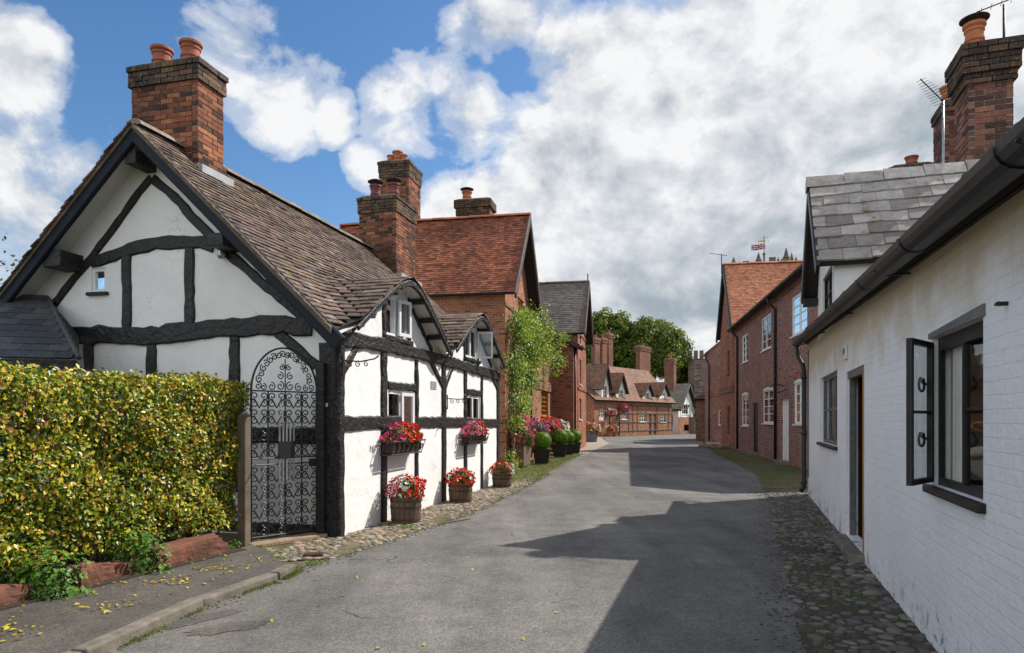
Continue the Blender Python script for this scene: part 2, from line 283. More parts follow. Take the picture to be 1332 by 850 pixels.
# ------------------------------------------------------------------ geometry helpers
def setprops(o, label=None, cat=None, group=None, kind=None):
    for k, v in (('label', label), ('category', cat), ('group', group), ('kind', kind)):
        if v: o[k] = v
    return o
def thing(name, label, cat, loc=(0,0,0), rz=0.0, group=None):
    o = bpy.data.objects.new(name, None); COL.objects.link(o)
    o.empty_display_size = 0.2; o.location = loc; o.rotation_euler = (0,0,rz)
    return setprops(o, label, cat, group)
class MB:
    def __init__(s): s.v = []; s.f = []; s.n = 0
    def add(s, vs, fs):
        vs = np.asarray(vs, float).reshape(-1,3)
        b = s.n; s.v.append(vs); s.f.extend([tuple(i + b for i in f) for f in fs]); s.n += len(vs)
    def box(s, x0,y0,z0,x1,y1,z1):
        s.add([(x0,y0,z0),(x1,y0,z0),(x1,y1,z0),(x0,y1,z0),(x0,y0,z1),(x1,y0,z1),(x1,y1,z1),(x0,y1,z1)],
              [(0,3,2,1),(4,5,6,7),(0,1,5,4),(1,2,6,5),(2,3,7,6),(3,0,4,7)])
    def prism(s, poly, a0, a1, mp):
        n = len(poly); vs = [mp(u, v, a0) for u, v in poly] + [mp(u, v, a1) for u, v in poly]
        fs = [tuple(range(n)), tuple(range(2*n-1, n-1, -1))] + [(i, (i+1) % n, n+(i+1) % n, n+i) for i in range(n)]
        s.add(vs, fs)
    def tube(s, pts, r, n=6, caps=True):
        pts = [Vector(p) for p in pts]; k = len(pts); rs = r if isinstance(r, (list, tuple)) else [r]*k
        vs = []; prev = None
        for i in range(k):
            t = (pts[min(i+1,k-1)] - pts[max(i-1,0)]).normalized()
            if prev is None: a = Vector((0,0,1)) if abs(t.z) < 0.9 else Vector((1,0,0)); u = t.cross(a).normalized()
            else: u = (prev - t * prev.dot(t)).normalized()
            prev = u; w = t.cross(u)
            for j in range(n):
                a = 2*math.pi*j/n; vs.append(pts[i] + (u*math.cos(a) + w*math.sin(a))*rs[i])
        fs = [(i*n+j, i*n+(j+1)%n, (i+1)*n+(j+1)%n, (i+1)*n+j) for i in range(k-1) for j in range(n)]
        if caps: fs += [tuple(range(n-1,-1,-1)), tuple((k-1)*n+j for j in range(n))]
        s.add([tuple(v) for v in vs], fs)
    def lathe(s, prof, n=20, c=(0,0,0), caps=True, wob=0.0):
        vs = []
        for r, z in prof:
            for j in range(n):
                a = 2*math.pi*j/n; q = r*(1 + (rnd.random()-.5)*wob)
                vs.append((c[0]+q*math.cos(a), c[1]+q*math.sin(a), c[2]+z))
        k = len(prof)
        fs = [(i*n+j, i*n+(j+1)%n, (i+1)*n+(j+1)%n, (i+1)*n+j) for i in range(k-1) for j in range(n)]
        if caps: fs += [tuple(range(n-1,-1,-1)), tuple((k-1)*n+j for j in range(n))]
        s.add(vs, fs)
    def build(s, name, mat, parent=None, smooth=False, bevel=0.0, loc=(0,0,0), fixn=True, rz=0.0):
        me = bpy.data.meshes.new(name)
        V = np.concatenate(s.v) if s.v else np.zeros((0,3))
        me.from_pydata(V.tolist(), [], s.f)
        if fixn and len(s.f) < 30000:
            bm = bmesh.new(); bm.from_mesh(me); bmesh.ops.recalc_face_normals(bm, faces=bm.faces); bm.to_mesh(me); bm.free()
        me.update()
        # box-projected UVs in metres
        nl = len(me.loops)
        if nl:
            co = np.empty(len(me.vertices)*3); me.vertices.foreach_get('co', co); co = co.reshape(-1,3)
            vi = np.empty(nl, int); me.loops.foreach_get('vertex_index', vi)
            nf = len(me.polygons); tot = np.empty(nf, int); me.polygons.foreach_get('loop_total', tot)
            nn = np.empty(nf*3); me.polygons.foreach_get('normal', nn); nn = np.abs(nn.reshape(-1,3))
            ax = np.repeat(np.argmax(nn*np.array([1,1,1.0]), axis=1), tot); p = co[vi]
            uv = np.where((ax==0)[:,None], p[:,[1,2]], np.where((ax==1)[:,None], p[:,[0,2]], p[:,[0,1]]))
            lay = me.uv_layers.new(name='UVMap'); lay.data.foreach_set('uv', uv.ravel())
            if smooth: me.polygons.foreach_set('use_smooth', np.ones(nf, bool))
        me.materials.append(M[mat] if isinstance(mat, str) else mat)
        o = bpy.data.objects.new(name, me); COL.objects.link(o); o.location = loc; o.rotation_euler = (0,0,rz)
        if parent: o.parent = parent
        if bevel:
            b = o.modifiers.new('bevel', 'BEVEL'); b.width = bevel; b.segments = 2; b.limit_method = 'ANGLE'; b.angle_limit = R(40)
        return o
def raydir(px, py): return ((px-CX)/F, 1.0, (HY-py)/F)
def gnd(px, py, z=0.0):
    Y = (H-z)*F/(py-HY); return ((px-CX)/F*Y, Y)
class Frame:
    """building frame: local x along the street line, local y into the building"""
    def __init__(s, o, d):
        n = math.hypot(*d); s.o = o; s.x = (d[0]/n, d[1]/n); s.y = (-s.x[1], s.x[0]); s.rz = math.atan2(s.x[1], s.x[0])
    def at(s, px, py, t=0.0):            # plane y = t -> (s, z)
        r = raydir(px, py); lam = (t + s.o[0]*s.y[0] + s.o[1]*s.y[1]) / (r[0]*s.y[0] + r[1]*s.y[1])
        return ((lam*r[0]-s.o[0])*s.x[0] + (lam*r[1]-s.o[1])*s.x[1], H + lam*r[2])
    def atx(s, px, py, q=0.0):           # plane x = q -> (t, z)
        r = raydir(px, py); lam = (q + s.o[0]*s.x[0] + s.o[1]*s.x[1]) / (r[0]*s.x[0] + r[1]*s.x[1])
        return ((lam*r[0]-s.o[0])*s.y[0] + (lam*r[1]-s.o[1])*s.y[1], H + lam*r[2])
    def w(s, u, t, z=0.0): return (s.o[0]+u*s.x[0]+t*s.y[0], s.o[1]+u*s.x[1]+t*s.y[1], z)
# face maps: (u, v, outward distance w) -> local xyz
def FS(t0=0.0): return lambda u, v, w=0.0: (u, t0-w, v)
def FG(s0=0.0): return lambda u, v, w=0.0: (s0-w, u, v)
def FE(s0=0.0): return lambda u, v, w=0.0: (s0+w, u, v)

def wall(mb, mp, u0, u1, v0, top, openings=(), breaks=(), rev=0.12):
    tp = top if callable(top) else (lambda u: top)
    us = {u0, u1} | {b for b in breaks if u0 < b < u1}
    for o in openings: us |= {o[0], o[2]}
    us = sorted(us)
    for a, b in zip(us[:-1], us[1:]):
        if b - a < 1e-5: continue
        m = (a+b)/2; cuts = sorted([(o[1], o[3]) for o in openings if o[0] < m < o[2]])
        lo = v0
        for c0, c1 in cuts:
            if c0 - lo > 1e-4: mb.add([mp(a,lo),mp(b,lo),mp(b,c0),mp(a,c0)], [(0,1,2,3)])
            lo = c1
        if tp(m) > lo: mb.add([mp(a,lo),mp(b,lo),mp(b,tp(b-1e-6)),mp(a,tp(a+1e-6))], [(0,1,2,3)])
    for o in openings:
        a, c, b, d = o
        for p, q in (((a,c),(b,c)),((b,c),(b,d)),((b,d),(a,d)),((a,d),(a,c))):
            mb.add([mp(*p),mp(*q),mp(*q,-rev),mp(*p,-rev)], [(0,1,2,3)])
def window(parent, mp, o, mat='white_paint', cols=2, rows=3, fw=0.05, bar=0.02, depth=0.07, sill=True, sillmat=None, curtain=None, name='window', room=0.35, open_leaf=None):
    """frame and glazing bars; glass, sill, curtain, room as its sub-parts"""
    a, c, b, d = o; w0, w1 = -depth-0.05, -depth
    mb = MB(); pr = lambda A,C,B,D,x0,x1: mb.prism([(A,C),(B,C),(B,D),(A,D)], x0, x1, mp)
    pr(a,c,a+fw,d,w0,w1); pr(b-fw,c,b,d,w0,w1); pr(a+fw,c,b-fw,c+fw,w0,w1); pr(a+fw,d-fw,b-fw,d,w0,w1)
    A,B,C,D = a+fw, b-fw, c+fw, d-fw
    for i in range(1, cols):
        x = A+(B-A)*i/cols; bw = fw*0.5 if cols <= 3 else bar/2; pr(x-bw,C,x+bw,D,w0+0.004,w1-0.002)
    for j in range(1, rows):
        y = C+(D-C)*j/rows; pr(A,y-bar/2,B,y+bar/2,w0+0.012,w1-0.01)
    f = mb.build(name, mat, parent)
    g = MB(); wg = (w0+w1)/2; g.add([mp(A,C,wg),mp(B,C,wg),mp(B,D,wg),mp(A,D,wg)], [(0,1,2,3)]); g.build('glass', 'window_glass', f)
    if room:
        r = MB(); k = -depth-room
        P = [mp(a,c,-depth-.055),mp(b,c,-depth-.055),mp(b,d,-depth-.055),mp(a,d,-depth-.055),mp(a,c,k),mp(b,c,k),mp(b,d,k),mp(a,d,k)]
        r.add(P, [(4,5,6,7),(0,1,5,4),(1,2,6,5),(2,3,7,6),(3,0,4,7)]); r.build('room', 'interior_dark', f)
    if curtain:
        for (p0, p1) in ((A, A+(B-A)*0.3), (B-(B-A)*0.3, B)) if curtain != 'curtain_full' else ((A,B),):
            q = MB(); n = 14; vs = []
            for i in range(n+1):
                x = p0+(p1-p0)*i/n; ww = -depth-0.12+0.02*math.sin(i*2.1)
                vs += [mp(x, C, ww), mp(x, D, ww)]
            q.add(vs, [(2*i,2*i+2,2*i+3,2*i+1) for i in range(n)])
            q.build('curtain', 'curtain_white' if curtain == 'curtain_full' else curtain, f, smooth=True)
    if sill:
        q = MB(); q.prism([(a-0.05,c-0.05),(b+0.05,c-0.05),(b+0.05,c-0.002),(a-0.05,c-0.002)], -depth+0.002, 0.06, mp); q.build('sill', sillmat or mat, f, bevel=0.006)
    return f
def timber(name, parent, mp, pts, w, front=0.03, back=-0.05, mat='black_timber', wob=0.012, seed=None):
    """a hewn beam: chamfered wobbly section swept along (u, v) points in a wall plane"""
    r = random.Random(seed if seed is not None else int(pts[0][0]*1000)+int(pts[0][1]*77)+len(name))
    P = [Vector((p[0], p[1])) for p in pts]; out = []
    for i in range(len(P)-1):
        n = max(1, int((P[i+1]-P[i]).length/0.12))
        for k in range(n): out.append(P[i].lerp(P[i+1], k/n))
    out.append(P[-1]); vs = []; K = len(out)
    for i, p in enumerate(out):
        t = (out[min(i+1,K-1)]-out[max(i-1,0)]).normalized(); nn = Vector((-t.y, t.x))
        ww = w[0]+(w[1]-w[0])*i/max(1,K-1) if isinstance(w, tuple) else w
        h0 = ww/2+r.uniform(-wob,wob); h1 = ww/2+r.uniform(-wob,wob); f = front+r.uniform(-wob,wob)*0.4; ch = min(0.02, ww*0.15)
        for (q, o) in ((-h0, back), (-h0, f-ch), (-h0+ch, f), (h1-ch, f), (h1, f-ch), (h1, back)):
            c = p + nn*q; vs.append(mp(c.x, c.y, o))
    n = 6; fs = [(i*n+j, i*n+(j+1)%n, (i+1)*n+(j+1)%n, (i+1)*n+j) for i in range(K-1) for j in range(n)]
    fs += [tuple(range(n-1,-1,-1)), tuple((K-1)*n+j for j in range(n))]
    mb = MB(); mb.add(vs, fs); return mb.build(name, mat, parent)
def tiles(mb, O, U, V, lu, lv, tw=0.165, ex=0.10, th=0.014, jit=1.0, stagger=True, mask=None, clip=None, seed=1):
    """courses of separate tiles on a plane: O origin at the eave, U along it, V up the slope"""
    r = np.random.RandomState(seed); O = np.array(O,float); U = np.array(U,float); V = np.array(V,float)
    U /= np.linalg.norm(U); V /= np.linalg.norm(V); N = np.cross(U, V); N *= np.sign(N[2]) if N[2] else 1
    nc = int(math.ceil(lv/ex))
    for j in range(nc):
        v0 = j*ex; off = (tw/2 if (j % 2 and stagger) else 0) - tw*r.rand()*0.1
        xs = np.arange(-tw, lu+tw, tw) + off
        for x in xs:
            a = max(0, x+0.002); b = min(lu, x+tw-0.003)
            if b-a < 0.02: continue
            if clip:
                cl = clip(v0)
                if cl is None: continue
                a = max(a, cl[0]); b = min(b, cl[1])
                if b-a < 0.02: continue
            if mask and not mask((a+b)/2, v0): continue
            dz = r.uniform(0, 0.005)*jit; dv = r.uniform(-0.006, 0.006)*jit; sk = r.uniform(-0.006,0.006)*jit
            top = min(v0+ex*1.55, lv)
            q = [(a,v0+dv+sk,th*1.9+dz),(b,v0+dv-sk,th*1.9+dz+r.uniform(-.003,.003)*jit),(b,top,th*0.75),(a,top,th*0.75),(a,v0+dv+sk,th*0.7+dz),(b,v0+dv-sk,th*0.7+dz),(b,top,-0.002),(a,top,-0.002)]
            P = [O+U*p[0]+V*p[1]+N*p[2] for p in q]
            mb.add(P, [(0,1,2,3),(0,4,5,1),(1,5,6,2),(3,7,4,0)])
def slab(mb, P, th):
    P = [np.array(p,float) for p in P]; N = np.cross(P[1]-P[0], P[3]-P[0]); N /= np.linalg.norm(N); N *= np.sign(N[2]) if abs(N[2])>1e-6 else 1
    mb.add(list(P)+[p-N*th for p in P], [(0,1,2,3),(7,6,5,4),(0,4,5,1),(1,5,6,2),(2,6,7,3),(3,7,4,0)])
def ridge_tiles(mb, a, b, r=0.11, ln=0.33, seed=3):
    a = Vector(a); b = Vector(b); d = (b-a); n = max(1,int(d.length/ln)); d.normalize(); side = Vector((-d.y,d.x,0)).normalized(); up = Vector((0,0,1))
    rr = random.Random(seed); st = (b-a).length/n
    for i in range(n):
        p0 = a+d*(i*st+0.003); p1 = a+d*((i+1)*st-0.006); vs=[]; z=rr.uniform(-.006,.006)
        for p, k in ((p0,1.0),(p1,1.06)):
            for t in range(7):
                an = math.pi*(t/6); q = p + side*(r*k*math.cos(an)) + up*(r*0.75*k*math.sin(an)-0.03+z); vs.append(tuple(q))
        mb.add(vs, [(t,t+1,8+t,7+t) for t in range(6)] + [(0,1,2,3,4,5,6)[::-1], tuple(range(7,14))])
def leaf_arrays(P, N, size, r, tilt=0.7, aspect=0.62, fold=0.22):
    """folded leaves: one island of two triangles at each point"""
    n = len(P); N = N + r.normal(0, tilt, (n,3)); N /= np.linalg.norm(N, axis=1)[:,None]+1e-9
    A = r.normal(0,1,(n,3)); A -= (A*N).sum(1)[:,None]*N; A /= np.linalg.norm(A,axis=1)[:,None]+1e-9; B = np.cross(N, A)
    sz = (size*r.uniform(0.6,1.25,n))[:,None]
    v = np.stack([P-A*sz*0.5, P+B*sz*0.5*aspect+N*sz*fold*0.5, P+A*sz*0.5, P-B*sz*0.5*aspect+N*sz*fold*0.5], axis=1).reshape(-1,3)
    return v
def leaf_mesh(name, mat, parent, P, N, size, seed=1, **kw):
    r = np.random.RandomState(seed); P = np.asarray(P,float); N = np.asarray(N,float)
    v = leaf_arrays(P, N, size, r, **kw); n = len(P)
    idx = np.arange(n)*4; T = np.stack([idx, idx+1, idx+2, idx, idx+2, idx+3], axis=1).reshape(-1,3)
    me = bpy.data.meshes.new(name); me.vertices.add(len(v)); me.vertices.foreach_set('co', v.ravel())
    me.loops.add(len(T)*3); me.loops.foreach_set('vertex_index', T.ravel().astype(np.int32))
    me.polygons.add(len(T)); me.polygons.foreach_set('loop_start', np.arange(0,len(T)*3,3,dtype=np.int32)); me.polygons.foreach_set('loop_total', np.full(len(T),3,np.int32))
    me.update(calc_edges=True); me.validate(); me.materials.append(M[mat])
    o = bpy.data.objects.new(name, me); COL.objects.link(o)
    if parent: o.parent = parent
    return o
def ell_points(r, n, c, rad, inner=0.75, lump=0.15):
    d = r.normal(0,1,(n,3)); d /= np.linalg.norm(d,axis=1)[:,None]
    k = r.uniform(inner,1.0,n)*(1+lump*np.sin(d[:,0]*5+c[0])*np.sin(d[:,1]*4+1)*np.cos(d[:,2]*5))
    return np.array(c)+d*np.array(rad)*k[:,None], d
_ico = None
def ico():
    global _ico
    if _ico is None:
        bm = bmesh.new(); bmesh.ops.create_icosphere(bm, subdivisions=2, radius=1.0)
        _ico = (np.array([v.co[:] for v in bm.verts]), [tuple(v.index for v in f.verts) for f in bm.faces]); bm.free()
    return _ico
def stones(name, mat, P, S, seed=5, flat=0.5, parent=None, z=0.0):
    r = np.random.RandomState(seed); V, Fc = ico(); nv = len(V); fa = np.array(Fc); n = len(P)
    ang = r.uniform(0,6.28,n); out = np.empty((n,nv,3)); 
    for i in range(n):
        q = V*(1+r.normal(0,0.04,(nv,1))) ; q = np.sign(q)*np.abs(q)**0.85
        q = q*np.array([S[i]*r.uniform(0.85,1.5), S[i]*r.uniform(0.7,1.0), S[i]*flat*r.uniform(0.7,1.2)])
        c, s = math.cos(ang[i]), math.sin(ang[i]); out[i] = np.stack([q[:,0]*c-q[:,1]*s+P[i][0], q[:,0]*s+q[:,1]*c+P[i][1], q[:,2]+z], axis=1)
    T = (fa[None]+ (np.arange(n)*nv)[:,None,None]).reshape(-1,3)
    me = bpy.data.meshes.new(name); me.vertices.add(n*nv); me.vertices.foreach_set('co', out.ravel())
    me.loops.add(len(T)*3); me.loops.foreach_set('vertex_index', T.ravel().astype(np.int32)); me.polygons.add(len(T))
    me.polygons.foreach_set('loop_start', np.arange(0,len(T)*3,3,dtype=np.int32)); me.polygons.foreach_set('loop_total', np.full(len(T),3,np.int32))
    me.update(calc_edges=True); me.polygons.foreach_set('use_smooth', np.ones(len(T),bool)); me.materials.append(M[mat])
    o = bpy.data.objects.new(name, me); COL.objects.link(o)
    if parent: o.parent = parent
    return o
def lay_bricks(mb, x0,y0,z0,x1,y1,z1, ch=0.075):
    """courses of single weathered bricks round the four sides of a stack"""
    n = max(1, round((z1-z0)/ch)); h = (z1-z0)/n; bl = ch*3; d = min(0.1, (x1-x0)/2-.01, (y1-y0)/2-.01)
    for i in range(n):
        za = z0+i*h+.0055*ch/.075; zb = z0+(i+1)*h-.0055*ch/.075
        for side in range(4):
            a, b = ((x0,x1),(y0+d*.98,y1-d*.98))[side % 2]
            st = bl*(.5 if (i+side//2) % 2 else 1.0); p = a
            while p < b-.01:
                q = min(b, p+st)
                if b-q < .05: q = b
                j = rnd.uniform(-.005,.007); e1 = rnd.uniform(.0045,.008)*ch/.075; zj = rnd.uniform(-.002,.002)
                if side == 0: mb.box(p+e1,y0-j,za+zj,q-e1,y0+d,zb+zj)
                elif side == 2: mb.box(p+e1,y1-d,za+zj,q-e1,y1+j,zb+zj)
                elif side == 1: mb.box(x1-d,p+e1,za+zj,x1+j,q-e1,zb+zj)
                else: mb.box(x0-j,p+e1,za+zj,x0+d,q-e1,zb+zj)
                p = q; st = bl
def chimney(parent, x0,y0,x1,y1,z0,z1, mat='brick_chimney', corb=((0.30,0.04),(0.15,0.07)), capmat='moss_mortar', pots=(), flash=True, skirt=None, near=False, ch=0.075, headmat=None):
    """brick stack, corbelled head, mortar cap; pots and cowls are its sub-parts"""
    laid = {'brick_chimney': 'laid_orange', 'brick_chimney_right': 'laid_brown'}.get(mat) if near else None
    hs = [c[0] for c in corb]+[0.04]
    if laid:
        mb = MB(); lay_bricks(mb, x0,y0,z0,x1,y1,z1-corb[0][0], ch)
        if skirt: lay_bricks(mb, x0-.035,y0-.035,z0,x1+.035,y1+.035,skirt, ch)
        c = mb.build('chimney', laid, parent, fixn=False)
        mb = MB(); mb.box(x0+.012,y0+.012,z0,x1-.012,y1-.012,z1-.05)
        if skirt: mb.box(x0-.023,y0-.023,z0,x1+.023,y1+.023,skirt-.012)
        mb.build('mortar_core', 'mortar_dark', c)
        mb = MB()
        for (h, e), h2 in zip(corb, hs[1:]): lay_bricks(mb, x0-e,y0-e,z1-h,x1+e,y1+e,z1-h2, ch)
        mb.build('chimney_head', 'laid_sooty' if headmat is None else headmat, c, fixn=False)
    else:
        mb = MB(); mb.box(x0,y0,z0,x1,y1,z1-corb[0][0])
        if skirt: mb.box(x0-0.05,y0-0.05,z0,x1+0.05,y1+0.05,skirt)
        c = mb.build('chimney', mat, parent, bevel=0.008); mb = MB()
        for (h, e), h2 in zip(corb, hs[1:]): mb.box(x0-e,y0-e,z1-h,x1+e,y1+e,z1-h2+0.002)
        mb.build('chimney_head', 'brick_dark', c, bevel=0.01)
    k = MB(); e = corb[-1][1]-0.02
    k.add([(x0-e,y0-e,z1-0.04),(x1+e,y0-e,z1-0.04),(x1+e,y1+e,z1-0.04),(x0-e,y1+e,z1-0.04),(x0+.06,y0+.06,z1+0.03),(x1-.06,y0+.06,z1+0.03),(x1-.06,y1-.06,z1+0.03),(x0+.06,y1-.06,z1+0.03)],
          [(0,1,5,4),(1,2,6,5),(2,3,7,6),(3,0,4,7),(4,5,6,7)]); k.build('mortar_cap', capmat, c)
    for p in pots:
        x, y, h, r, pm, cap = p
        q = MB(); q.lathe([(r*0.92,-0.04),(r*0.9,h*0.35),(r*1.02,h*0.38),(r*1.02,h*0.46),(r*0.92,h*0.49),(r*0.92,h*0.7),(r*1.03,h*0.73),(r*1.03,h*0.8),(r*0.95,h*0.83),(r*1.18,h*0.9),(r*1.18,h),(r*0.95,h),(r*0.9,h*0.6)], 20, (x,y,z1), caps=False)
        q.lathe([(r*0.9,h*0.6),(0.001,h*0.6)], 20, (x,y,z1), caps=False)
        q.build('chimney_pot', pm, c, smooth=False, fixn=True)
        if cap:
            w = MB()
            for a in range(4): w.tube([(x+r*.95*math.cos(a*1.57+.4), y+r*.95*math.sin(a*1.57+.4), z1+h-.03),(x+r*.95*math.cos(a*1.57+.4), y+r*.95*math.sin(a*1.57+.4), z1+h+.09)], 0.008, 5)
            w.lathe([(r*1.5,h+.08),(r*1.5,h+.095),(r*1.0,h+.13),(0.01,h+.14)], 20, (x,y,z1), caps=False); w.lathe([(r*1.5,h+.08),(0.01,h+.1)],20,(x,y,z1),caps=False)
            w.build('cowl', 'gutter_black', c)
    return c
def gutter_run(parent, a, b, r=0.06, mat='gutter_black', name='gutter'):
    a = Vector(a); b = Vector(b); d = (b-a).normalized(); side = Vector((-d.y,d.x,0)).normalized(); vs = []; n = 8
    for p in (a, b):
        for k, rr in ((0,r),(1,r-0.008)):
            for t in range(n+1):
                an = math.pi+math.pi*t/n; vs.append(tuple(p+side*(rr*math.cos(an))+Vector((0,0,rr*math.sin(an)))))
    m = n+1; fs = []
    for t in range(n): fs += [(t,t+1,2*m+t+1,2*m+t),(m+t,m+t+1,3*m+t+1,3*m+t),(t,t+1,m+t+1,m+t),(2*m+t,2*m+t+1,3*m+t+1,3*m+t)]
    fs += [(0,m,3*m,2*m),(n,m+n,3*m+n,2*m+n)]
    mb = MB(); mb.add(vs, fs); ln = (b-a).length
    k = max(1,int(ln/1.8))
    for i in range(k+1):
        p = a+d*(ln*i/k*0.98+0.02)
        q = [tuple(p+d*o+side*(rr*math.cos(math.pi+math.pi*t/n))+Vector((0,0,rr*math.sin(math.pi+math.pi*t/n)))) for o in (-.03,.03) for rr in (r+.008,) for t in range(n+1)]
        mb.add(q, [(t,t+1,m+t+1,m+t) for t in range(n)])
    return mb.build(name, mat, parent, smooth=False)
def downpipe(parent, pts, r=0.035, mat='gutter_black', name='downpipe', collars=()):
    mb = MB(); mb.tube(pts, r, 10)
    for c in collars: mb.tube([(c[0],c[1],c[2]-.03),(c[0],c[1],c[2]+.03)], r*1.35, 10)
    return mb.build(name, mat, parent, smooth=True)
# ================================================================== LEFT TIMBER-FRAMED COTTAGE
A0 = gnd(440, 700); FA = Frame(A0, (0.258, 1.0))
EA, SL, TR, OV = 2.74, 0.9625, 2.915, 0.42            # eave height, pitch, ridge offset, verge overhang
def main_z(t): return EA + SL*(t+0.15)
RZ = main_z(TR); CL = 7.95
GAB = ((1.9, 1.77), (5.8, 1.65))
def gab_z(s, k): s0, hw = GAB[k]; return 3.86 - 0.66*(np.sqrt((s-s0)**2+0.2)-0.447)*1.0
def roof_z(s, t):
    m = EA + SL*(t+0.15); out = m
    for k in range(2):
        g = gab_z(s, k)-0.03; kk = 0.30
        h = np.clip(0.5+0.5*(out-g)/kk, 0, 1); out = g*(1-h)+out*h + kk*h*(1-h)
    return out
def tmin(s):
    o = np.full_like(s, -0.15)
    for s0, hw in GAB: o = np.minimum(o, -0.15-0.14*np.clip((hw+0.1-np.abs(s-s0))/0.25, 0, 1))
    return o
cot = thing('timber_framed_cottage', 'black and white timber-framed cottage with brown tiled roof and two curved gablets', 'cottage', (A0[0],A0[1],0), FA.rz)
def fa(px, py, t=0.0): return FA.at(px, py, t)
def ga(px, py, s=0.0): return FA.atx(px, py, s)
def orect(f, x0, y0, x1, y1): a = f(x0, y1); b = f(x1, y0); return (min(a[0],b[0]), a[1], max(a[0],b[0]), b[1])
w1 = (fa(504.7,540)[0], 1.18, fa(538,540)[0], fa(504.7,507)[1]); w2 = (fa(607,540)[0], 1.18, fa(624.5,540)[0], fa(607.5,514)[1])
u1 = (1.47, 2.90, 2.33, 3.56); u2 = (5.38, 2.90, 6.22, 3.56)
mb = MB()
def stop(u):
    a = np.array([u]); return float(min(roof_z(a, np.array([-0.02]))[0]-0.05, 9))
wall(mb, FS(), 0, CL, -0.05, stop, (w1, w2, u1, u2), np.arange(0, CL, 0.1), 0.10)
wall(mb, FE(CL), 0, 5.8, -0.05, lambda u: main_z(min(u, 2*TR-u))-0.06, (), [TR])
wall(mb, FS(5.8), 0, CL, -0.05, 2.7)
gw = orect(ga, 119, 348, 138, 381)
gtop = lambda u: main_z(min(u, 2*TR-u))-0.06
wall(mb, FG(), 0, 5.8, -0.05, gtop, (gw,), [TR], 0.09)
mb.build('wall', 'white_render', cot)
# roof body
mb = MB(); ss = np.arange(-OV, CL+0.16, 0.08); tt = np.linspace(0, 1, 46); vs = []
for s in ss:
    a = np.array([s]); t0 = tmin(a)[0]; t = t0+(TR-t0)*tt; z = roof_z(np.full_like(t, s), t); vs += [(s, q, w-0.004) for q, w in zip(t, z)]
n = len(tt); fs = [(i*n+j, (i+1)*n+j, (i+1)*n+j+1, i*n+j+1) for i in range(len(ss)-1) for j in range(n-1)]
mb.add(vs, fs); mb.add([(-OV,TR,RZ),(CL+.15,TR,RZ),(CL+.15,5.98,2.74),(-OV,5.98,2.74)], [(0,1,2,3)])
roof = mb.build('roof', 'roof_felt', cot, fixn=False)
mb = MB(); mb.add([(x,y,z-0.075) for x,y,z in vs], fs); mb.add([(-OV,TR,RZ-.075),(CL+.15,TR,RZ-.075),(CL+.15,5.98,2.665),(-OV,5.98,2.665)], [(0,1,2,3)])
mb.build('soffit', 'soffit_white', roof, fixn=False)
# tile courses follow the contour lines of the swept roof
mb = MB(); rr = np.random.RandomState(4)
S = np.arange(-OV, CL+0.151, 0.01); T0 = tmin(S); Z0 = roof_z(S, T0); dz = 0.078; z = 2.745; row = 0
def grad(s, t):
    e = 0.02; s = np.array([s]); t = np.array([t])
    return ((roof_z(s+e,t)-roof_z(s-e,t))[0]/(2*e), (roof_z(s,t+e)-roof_z(s,t-e))[0]/(2*e))
while z < RZ-0.03:
    ok = Z0 <= z; lo = T0.copy(); hi = np.full_like(S, TR+0.4)
    for _ in range(18):
        m = (lo+hi)/2; c = roof_z(S, m) < z; lo = np.where(c, m, lo); hi = np.where(c, hi, m)
    tcur = (lo+hi)/2; i = 0
    while i < len(S):
        if not ok[i]: i += 1; continue
        j = i
        while j+1 < len(S) and ok[j+1]: j += 1
        P = [(S[q], tcur[q]) for q in range(i, j+1)]
        if i > 0: P = [(S[i]-0.004, T0[i])] + P
        if j+1 < len(S): P = P + [(S[j]+0.004, T0[j])]
        P = np.array(P); d = np.hypot(*np.diff(P, axis=0).T) if len(P) > 1 else np.array([0]); al = np.concatenate([[0], np.cumsum(d)])
        tot = al[-1]
        if tot > 0.05:
            tw = 0.178; xs = np.arange(-(tw/2 if row % 2 else 0), tot, tw)
            for x in xs:
                a, b = max(0, x+0.001), min(tot, x+tw-0.003)
                if b-a < 0.03: continue
                pa = np.array([np.interp(a, al, P[:,0]), np.interp(a, al, P[:,1])]); pb = np.array([np.interp(b, al, P[:,0]), np.interp(b, al, P[:,1])])
                pm = (pa+pb)/2; g = grad(*pm); gn = math.hypot(*g)
                if gn < 0.12: g = (g[0], max(g[1], 0.2)); gn = math.hypot(*g)
                V = np.array([g[0]/gn, g[1]/gn, gn]); V /= np.linalg.norm(V); U = np.array([pb[0]-pa[0], pb[1]-pa[1], 0.0])
                N = np.cross(U, V); N /= np.linalg.norm(N)+1e-9; N *= 1 if N[2] > 0 else -1
                ex = min(0.19, dz/max(0.25, V[2])); O3 = np.array([pa[0], pa[1], z]); lift = rr.uniform(0, 0.013); tl = rr.uniform(-.006,.006)
                th = 0.015
                q = [O3-V*(0.012+tl)+N*(2*th+lift), O3+U-V*(0.012-tl)+N*(2*th+lift+rr.uniform(-.004,.004)), O3+U+V*ex*1.5+N*th*0.8, O3+V*ex*1.5+N*th*0.8]
                q += [q[0]-N*th*1.3, q[1]-N*th*1.3, q[2]-N*th, q[3]-N*th]
                mb.add(q, [(0,1,2,3),(0,4,5,1),(1,5,6,2),(3,7,4,0)])
        i = j+1
    z += dz; row += 1
tiles(mb, (-OV, 5.98, 2.74), (1,0,0), (0,-1,SL), CL+OV+.15, math.hypot(5.98-TR, RZ-2.74), 0.165, 0.1, seed=9)
mb.build('roof_tiles', 'tiles_brown', roof, fixn=False)
